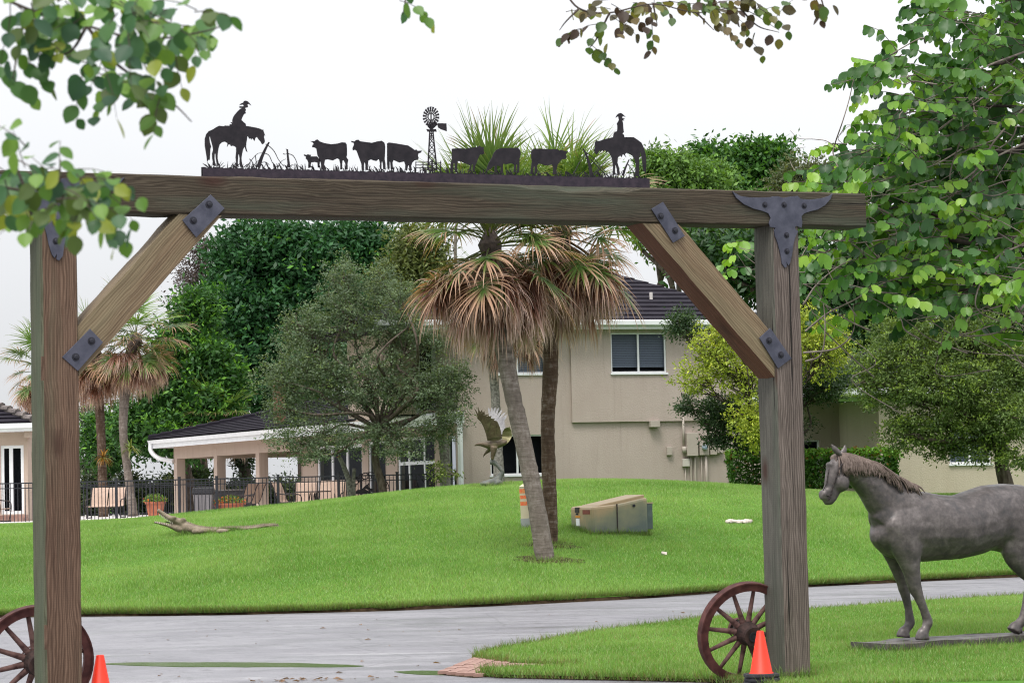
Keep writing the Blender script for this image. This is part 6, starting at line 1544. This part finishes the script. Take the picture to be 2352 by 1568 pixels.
tree('weedy_shrub', 'thin pale green sprouts at the foot of the grey trunk', 'shrub', on_ground(1000, 70), P(1002, 1090, 70), [B(1005,1080,22,26,70), B(1040,1085,18,18,70)], ((.10,.15,.03), (.2,.25,.06)), 40, 10, .16, .1, .4, .015, 71, M_TWIG, twigs=24, vis_twig=.006)
# clipped hedge (one row that passes behind the post)
def hedge(name, dx0, dx1, ytop, D, label, seed, depth=1.1):
    a, b = P(dx0, 1140, D), P(dx1, 1140, D); z0 = float(terr(a.x, a.y)); z1 = P(.5*(dx0+dx1), ytop, D).z; h = z1 - z0
    e = empty(name, (.5*(a.x+b.x), D, z0), label, 'hedge'); rg = np.random.default_rng(seed); n = int((b.x - a.x) * 3600)
    q = rg.random((n, 3)); side = rg.integers(0, 4, n)
    q[side == 0, 1] = rg.normal(0, .05, (side == 0).sum()); q[side == 1, 2] = 1 + rg.normal(0, .035, (side == 1).sum()); q[side == 2, 0] = np.where(rg.random((side == 2).sum()) < .5, 0, 1) + rg.normal(0, .03, (side == 2).sum())
    inset = .12 * (1 - q[:, 2]); pts = np.stack([a.x + inset + q[:, 0] * (b.x - a.x - 2 * inset), D + q[:, 1] * depth, z0 + .12 + q[:, 2] * (h - .12)], 1)
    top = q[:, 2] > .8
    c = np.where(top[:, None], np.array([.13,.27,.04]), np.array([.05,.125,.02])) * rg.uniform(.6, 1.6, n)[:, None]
    rdl = rg.random(n) < np.where(top, .12, .03); c[rdl] = np.array([.22,.13,.03])
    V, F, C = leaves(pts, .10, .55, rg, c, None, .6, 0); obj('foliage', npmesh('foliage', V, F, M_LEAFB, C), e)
    rd = random.Random(seed); mb = MB()
    for i in range(int((b.x - a.x) * 4)):
        x = rd.uniform(a.x + .1, b.x - .1); y = D + rd.uniform(.2, depth - .2); limb(mb, (x, y, z0 - .05), (x + rd.gauss(0, .2), y + rd.gauss(0, .15), z0 + h * .8), .02, .008, rd, .05, 5, 3)
    mb.build('stems', M_TWIGD, e)
hedge('hedge', 1678, 1790, 1035, 66, 'clipped green hedge end showing left of the right post', 81)
hedge('hedge', 1850, 2064, 1034, 64.6, 'long clipped green hedge behind the horse head', 82)

# --- leafy tree at the right (large two lobed leaves, tangled pale stems)
def lobed_leaf():
    out = [(0,0),(.16,.05),(.36,.16),(.50,.40),(.50,.66),(.42,.88),(.28,1.02),(.12,.96),(0,.70)]
    v = [(0,0,0),(0,.4,-.03),(0,.70,-.05)]; f = []
    for s in (1, -1):
        k = len(v); pts = out[1:-1]
        v += [(s * x, y, .34 * x - .10 * y * y + (.05 if i > 3 else 0)) for i, (x, y) in enumerate(pts)]
        n = len(pts)
        seq = [0] + [k + i for i in range(n)] + [2]
        for i in range(len(seq) - 1):
            t = (1, seq[i], seq[i+1]); f.append(t if s > 0 else t[::-1])
    return np.array(v, float), f
LLV, LLF = lobed_leaf()
def oval_leaf():
    out = [(0,0),(.2,.08),(.38,.28),(.42,.5),(.32,.75),(.14,.93),(0,1.04)]
    v = [(0,0,0),(0,.45,-.02),(0,1.04,-.06)]; f = []
    for s in (1, -1):
        k = len(v); pts = out[1:-1]; v += [(s*x, y, .22*x - .05*y) for x, y in pts]; seq = [0] + [k + i for i in range(len(pts))] + [2]
        for i in range(len(seq)-1):
            t = (1, seq[i], seq[i+1]); f.append(t if s > 0 else t[::-1])
    return np.array(v, float), f
OLV, OLF = oval_leaf()
def leaf_palette(base, verts, faces, cols, mat):
    return [npmesh('leaf', verts, np.array(faces), mat, np.tile(np.array(c), (len(verts), 1))) for c in cols]
def rotm(axis_y, nrm):
    y = Vector(axis_y).normalized(); x = y.cross(Vector(nrm)).normalized(); z = x.cross(y)
    return Matrix(((x.x, y.x, z.x, 0), (x.y, y.y, z.y, 0), (x.z, y.z, z.z, 0), (0, 0, 0, 1)))
GREENS = [(.036,.115,.018),(.055,.155,.022),(.085,.21,.026),(.125,.275,.032),(.19,.37,.04),(.020,.07,.016),(.058,.155,.04),(.27,.45,.06)]
bl_meshes = leaf_palette('leaf', LLV, LLF, GREENS, M_LEAFB)
bt_base = G0(2640, 1440); bt = empty('orchid_tree', bt_base, 'broad leaved tree with tangled pale stems at the right edge', 'tree')
rd = random.Random(91); inst = []
BLB = [(2290,50,90,60,27,1.),(2180,40,60,45,27,.8),(2130,50,35,40,27,.7),(2330,150,60,60,27.5,1.),(2240,150,60,55,27,.9),(2150,185,50,45,27,1.1),(2040,165,55,40,26.8,.9),(2000,200,35,35,26.8,.7),(2320,260,70,70,27.5,1.2),(2220,270,70,60,27.3,1.2),(2110,260,60,50,27,1.1),(2040,300,40,50,27,.9),(2120,350,70,50,27,1.3),(2000,400,60,50,26.8,1.2),(1940,390,50,40,26.6,1.),(1910,420,30,30,26.6,.6),(2230,380,80,60,27.5,1.3),(2330,400,60,70,27.5,1.3),(2080,450,90,60,27,1.5),(2220,480,90,60,27.4,1.4),(2330,520,60,60,27.5,1.2),(2050,540,90,50,26.8,1.3),(1930,530,70,40,26.6,.8),(2160,580,80,60,27,1.3),(2280,620,80,50,27,1.3),(2050,640,90,45,26.8,1.1),(1930,620,70,40,26.7,.7),(2150,690,80,40,27,.9),(2290,700,60,45,26.8,1.),(2010,710,60,30,26.8,.6),(1880,590,30,40,26.6,.4),(1715,620,24,45,27.2,.45),(1700,580,12,12,27.2,.12),(1860,690,20,30,26.6,.2),(2210,750,50,25,26.5,.4),(2330,770,30,25,26.5,.3),(1920,470,40,30,26.6,.5),(2300,-120,140,90,27.5,.9),(2250,-300,160,110,27.6,.7),(2450,-100,120,150,27.8,.6),(2420,200,60,200,27.8,.5)]  # last entries lie out of view: unseen crown added to shade leaves below
def sprig(p0, d0, L, n, size, rd, droop=.5, hang=.9):
    """a drooping twig with alternate leaves: returns its path and (position, axis, normal, size) of each leaf"""
    p = Vector(p0); d = Vector(d0).normalized(); path = [p.copy()]; out = []
    sd = d.cross(Vector((0, 0, 1)))
    sd = sd.normalized() if sd.length > .05 else Vector((1, 0, 0))
    for k in range(n):
        d = (d + Vector((rd.gauss(0, .12), rd.gauss(0, .12), -droop / n + rd.gauss(0, .06)))).normalized(); p = p + d * (L / n); path.append(p.copy())
        s_ = 1 if k % 2 else -1
        ax = (sd * s_ * rd.uniform(.35, .9) + d * rd.uniform(.1, .6) + Vector((0, 0, -hang * rd.uniform(.3, 1.2)))).normalized()
        nr = Vector((rd.gauss(0, .4), rd.gauss(-.55, .45), .8)) + sd * s_ * .5
        out.append((p.copy(), ax, nr, size * rd.uniform(.75, 1.15) * (1 - .35 * k / n)))
    return path, out
stw = MB()
for dx, dy, rx, ry, D, w in BLB:
    for i in range(max(1, int(rx * ry * w / 27 / 6.5))):
        while True:
            a, b = rd.uniform(-1, 1), rd.uniform(-1, 1)
            if a * a + b * b < 1: break
        lit = (1 - b) / 2; young = rd.random() < .16 + .22 * (dy > 420 or dx < 2060)
        pth, lf = sprig(P(dx + a * rx + 22, dy + b * ry - 22, D + rd.gauss(.25, .95)), (rd.gauss(-.8, .5), rd.gauss(-.1, .6), rd.gauss(.15, .4)), rd.uniform(.35, .65), rd.randint(5, 9), rd.uniform(.12, .17), rd, .6, 1.5)
        stw.tube(pth, lerps([.006, .002], len(pth)), 4)
        base = rd.choices([0, 1, 2, 3, 5, 6], [3, 4, 4, 2.5, 2.5, 2.5])[0]
        for k, (p, ax, nr, sz) in enumerate(lf):
            ci = rd.choice((3, 4, 7)) if young and k > 1 else (base if rd.random() < .6 else rd.choice((0, 1, 2, 3, 5, 6)))
            inst.append((p.y - sz * 3, Matrix.Translation(p) @ rotm(ax, nr) @ Matrix.Scale(sz, 4), ci))
tag(stw.build('leaf_twigs', M_TWIGD, bt), kind='stuff')
inst.sort(key=lambda t: t[0])
for _, M, ci in inst[:300]: obj('leaf', bl_meshes[ci], bt, M)
V = []; F = []; C = []; nv = len(LLV)
for q, (_, M, ci) in enumerate(inst[300:]):
    A = np.array(M); V.append(LLV @ A[:3, :3].T + A[:3, 3]); F.append(np.array(LLF) + q * nv); C.append(np.tile(np.array(GREENS[ci]) * rd.uniform(.8, 1.2), (nv, 1)))
tag(obj('leaf_mass', npmesh('leaf_mass', np.concatenate(V), np.concatenate(F), M_LEAFB, np.concatenate(C)), bt), kind='stuff')
mb = MB(); tf = P(2560, 900, 28); limb(mb, bt_base, tf, .2, .15, rd, .04, 10)
hubs = [P(2420, 300, 27.6), P(2400, 560, 27.5), P(2420, 90, 27.6), P(2380, 720, 27.3)]
for h in hubs: limb(mb, tf, h, .11, .06, rd, .08, 8)
for tgt, r in (((2270,345),.03), ((2000,395),.014), ((2020,440),.016), ((2100,525),.03), ((2180,625),.03), ((2040,640),.02), ((1960,700),.014), ((2100,170),.014), ((2230,140),.02)):
    limb(mb, min(hubs, key=lambda h: (h - P(*tgt, 27)).length), P(*tgt, 27), r * 1.8, r * .5, rd, .07, 7)
mb.build('branches', M_TWIGD, bt, smooth=True)
mb = MB()
for i in range(120):
    h = rd.choice(hubs); dx, dy, rx, ry, D, w = rd.choice(BLB); t_ = P(dx + rd.gauss(0, rx * .6), dy + rd.gauss(0, ry * .6), D - rd.uniform(0, .9))
    s_ = P(dx + rd.uniform(60, 320), dy + rd.gauss(0, 130), D - rd.uniform(0, .5)); limb(mb, s_, t_, rd.uniform(.006, .011), .003, rd, .14, 5, 5)
def vine(pts, r0, r1, D=26.4): cs = catmull([P(x, y, D + rd.gauss(0, .1)) for x, y in pts], 6); mb.tube(cs, lerps([r0, r1], len(cs)), 5)
vine([(1990,470),(1945,420),(1915,360),(1918,330),(1935,280),(1950,230),(1962,180),(1975,165)], .010, .004)
vine([(1928,345),(1900,325),(1870,320),(1835,318),(1815,300)], .006, .002); vine([(1945,410),(1900,400),(1860,405),(1830,395),(1815,370),(1820,345),(1850,338)], .007, .002)
vine([(1935,300),(1925,320),(1945,330),(1965,300),(1950,290),(1930,310)], .004, .002); vine([(1925,360),(1960,350),(2000,360),(2030,330),(2040,300)], .005, .002)
vine([(1962,182),(1930,190),(1905,195)], .004, .002); vine([(1962,182),(1990,172),(2010,160)], .004, .002)
vine([(2060,330),(2000,340),(1985,380),(1995,400)], .004, .002); vine([(1960,365),(1958,395),(1975,410)], .004, .002)
for q in ([(2352,120),(2250,160),(2150,220),(2080,240)], [(2352,330),(2270,370),(2200,420),(2130,430),(2100,420)], [(2352,250),(2280,330),(2230,420),(2280,450),(2352,420)], [(2352,560),(2280,600),(2240,700),(2300,740),(2352,760)], [(1850,760),(1900,720),(1960,690),(2060,640),(2200,640)], [(1845,700),(1880,650),(1950,600),(2040,590)], [(1850,830),(1885,815),(1895,760),(1890,690),(1870,640)], [(2352,700),(2300,760),(2200,770),(2140,740)], [(1845,810),(1920,800),(1960,760),(1960,700)]): vine(q, .012, .004)
tag(mb.build('vine_stems', M_TWIG, bt, smooth=True), kind='stuff')

# --- near hanging branches with single leaves
FG = [(.045,.12,.045),(.065,.16,.045),(.10,.21,.04),(.15,.28,.045),(.23,.28,.04),(.032,.09,.045),(.075,.12,.03),(.055,.14,.06)]
fl_meshes = leaf_palette('leaf', OLV, OLF, FG, M_LEAFF)
BR = [(.12,.115,.022),(.12,.085,.025),(.06,.05,.02),(.09,.14,.025),(.05,.03,.02),(.15,.15,.03),(.06,.12,.03)]
br_meshes = leaf_palette('leaf', OLV, OLF, BR, M_LEAFF)
def spray(name, label, D, twigs, blobs, meshes, size, seed, extra=(), dens=1.):
    rd = random.Random(seed); e = empty(name, P(*twigs[0][0], D), label, 'branch', 'leafy branches hanging into the view')
    mb = MB()
    for q in twigs: cs = catmull([P(x, y, D + rd.gauss(0, .04)) for x, y in q], 6); mb.tube(cs, lerps([size * .10, size * .03], len(cs)), 5)
    mb.build('twig', M_TWIGD, e, smooth=True)
    def put(x, y, sz, ax=None, c=None):
        ax = ax or Vector((rd.gauss(0, .55), rd.gauss(0, .35), rd.gauss(-.8, .5))); nr = Vector((rd.gauss(0, .9), rd.gauss(-.6, .7), rd.gauss(.4, .6)))
        obj('leaf', meshes[c if c is not None else rd.randrange(len(meshes))], e, Matrix.Translation(P(x, y, D + rd.gauss(0, .22))) @ rotm(ax, nr) @ Matrix.Scale(sz, 4))
    tw = MB()
    for x, y, rx, ry, n in blobs:
        for i in range(max(1, int(n * dens / 4.2))):
            pth, lf = sprig(P(x + rd.gauss(0, rx * .5), y + rd.gauss(0, ry * .45) - 14, D + rd.gauss(0, .2)), (rd.gauss(.3, .7), rd.gauss(0, .4), rd.gauss(-.1, .4)), size * rd.uniform(2., 3.6), rd.randint(3, 6), size * 1.15, rd, .7, .8)
            tw.tube(pth, lerps([size * .035, size * .015], len(pth)), 4)
            b_ = rd.randrange(len(meshes))
            for p, ax, nr, sz in lf:
                nr = nr + Vector((0, rd.gauss(-.9, .6), 0))
                obj('leaf', meshes[b_ if rd.random() < .4 else rd.randrange(len(meshes))], e, Matrix.Translation(p) @ rotm(ax, nr) @ Matrix.Scale(sz, 4))
    tag(tw.build('leaf_stalks', M_TWIGD, e), kind='stuff')
    for x, y, k in extra: put(x, y, size * k, Vector((rd.gauss(0, .25), 0, -1)))
spray('leafy_branch', 'blurred green leafy branch hanging in the upper left corner', 7.0, [[(-60,-40),(60,20),(200,60),(330,90),(480,70),(540,40)], [(60,20),(40,120),(30,180)], [(200,60),(260,140),(330,190),(400,240),(440,280)], [(200,60),(160,120),(90,130)]],
      [(60,20,110,60,44),(180,40,120,60,52),(300,60,110,60,44),(390,45,60,45,20),(470,50,40,40,14),(120,130,80,40,18),(220,150,80,50,24),(270,190,50,36,14),(330,205,46,32,12),(385,245,20,18,6),(30,150,50,50,12),(420,80,40,30,7)], fl_meshes, .056, 101,
      [(60,195,1.1),(425,92,1.),(345,262,1.15),(170,170,.95),(35,160,.9),(480,85,1.1),(250,235,.7),(20,140,1.)], 1.0)
spray('leafy_branch', 'blurred green leafy branch crossing the left end of the beam', 6.6, [[(-60,420),(60,440),(160,470),(300,480)], [(60,440),(40,390),(35,355)], [(160,470),(220,510)]],
      [(30,395,60,36,18),(110,415,80,36,30),(180,430,70,40,32),(80,455,80,40,28),(190,475,70,36,26),(240,460,36,30,12),(10,440,50,55,14),(140,495,56,28,10)], fl_meshes, .052, 102,
      [(250,520,1.1),(302,525,1.),(35,350,1.1),(170,540,1.),(10,490,1.)], .95)
spray('leafy_branch', 'brownish leafy branch hanging at the top of the sky', 14.0, [[(1290,-30),(1330,20),(1400,30),(1500,10),(1600,30),(1700,20),(1790,70)], [(1330,20),(1300,50),(1285,70)], [(1400,30),(1370,90),(1350,115)], [(1700,20),(1740,60),(1790,75)], [(1500,10),(1510,60)], [(1600,30),(1640,70)]],
      [(1390,25,60,25,24),(1360,60,30,30,10),(1430,70,30,25,6),(1480,30,50,30,22),(1500,75,20,20,7),(1600,15,80,25,22),(1650,60,40,30,18),(1680,85,20,12,5),(1720,20,60,25,20),(1780,70,18,30,8),(1740,65,18,20,5),(1300,55,15,15,6),(1350,110,10,15,5),(1560,25,40,20,12)], br_meshes, .066, 103,
      [(1395,100,1.),(1375,80,1.),(1770,80,1.),(1790,90,.9),(1735,75,.9)])
spray('leafy_branch', 'few small leaves hanging at the top centre', 10.0, [[(935,-20),(930,10),(925,35)]], [(932,8,14,12,7),(918,14,10,10,4)], fl_meshes, .05, 104, [(930,25,1.1)])
spray('leafy_branch', 'few brown leaves hanging at the top right of the sky', 14.0, [[(1880,-20),(1890,10),(1895,30)]], [(1890,8,14,8,5)], br_meshes, .066, 105, [(1893,15,1.1),(1913,12,1.),(1868,10,.7)])
# dark soil hollows at the palm feet
for p_, lab in ((pb1, 'bare soil patch at the foot of the leaning palm'), (pb2, 'bare soil hollow at the foot of the upright palm')):
    mb = MB(); n = 20; ring = []
    for j in range(n):
        a = 2 * math.pi * j / n; x = p_.x + math.cos(a) * (.55 + rd.uniform(-.2,.2)); y = p_.y + math.sin(a) * (.45 + rd.uniform(-.15,.15)); ring.append((x, y, float(terr(x, y)) + .012))
    mb.add([(p_.x, p_.y, float(terr(p_.x, p_.y)) + .03)] + ring, [(0, 1 + j, 1 + (j + 1) % n) for j in range(n)])
    tag(mb.build('soil_patch', M_SOIL), kind='structure')

# longer grass left by the mower around the feet of things
tx_, ty_, tr_ = [], [], []
rq = np.random.default_rng(5)
def tuft(p, r, n, fl=1.):
    a = rq.uniform(0, 6.283, n); k = r * rq.uniform(.95, 1.25, n); tx_.extend(p[0] + np.cos(a) * k); ty_.extend(p[1] + np.sin(a) * k * fl)
for p_, r_, n_ in ((pb1, .17, 500), (pb2, .14, 400), (EA, .42, 700), (pa, .1, 200)): tuft(p_, r_, n_)
def tline(a, b, n, w=.03):
    t = rq.random(n); tx_.extend(a[0] + (b[0]-a[0]) * t + rq.normal(0, w, n)); ty_.extend(a[1] + (b[1]-a[1]) * t + rq.normal(0, w, n))
c_ = [MT @ Vector(q) for q in ((-.03,-.03,0),(LX+.02,-.03,0),(LX+.15,.5,0),(-.03,LY,0))]
tline(c_[0], c_[1], 600); tline(c_[1], c_[2], 200); tline(c_[0], c_[3], 400)
ga, gb_ = gp(560, 560), gp(1500, 520); tline((ga.x, ga.y - .22), (gb_.x, gb_.y - .12), 900, .05)
tx_ = np.array(tx_); ty_ = np.array(ty_)
blades('uncut_grass', tx_, ty_, terr(tx_, ty_), rq.uniform(.07, .15, len(tx_)), .012, 'longer uncut grass around the palm feet, statues and transformer', 91, .3, .8)
tx_, ty_ = [], []
c_ = [MG @ Vector(q) for q in ((-H-.02,-H-.02,0),(H+.02,-H-.02,0),(H+.02,H+.02,0),(-H-.02,H+.02,0))]
for i in range(4): tline(c_[i], c_[(i+1) % 4], 260, .02)
q0, q1, q2 = o3 - h2 * .34, o3 - h2 * .34 + h1 * L0, o3 + h2 * .34
tline(q0, q1, 900, .03); tline(q0, q2, 260, .03)
tx_ = np.array(tx_); ty_ = np.array(ty_)
blades('uncut_grass', tx_, ty_, np.full(len(tx_), .03), rq.uniform(.05, .14, len(tx_)), .010, 'longer uncut grass around the right post and horse base', 93, .3, .8)
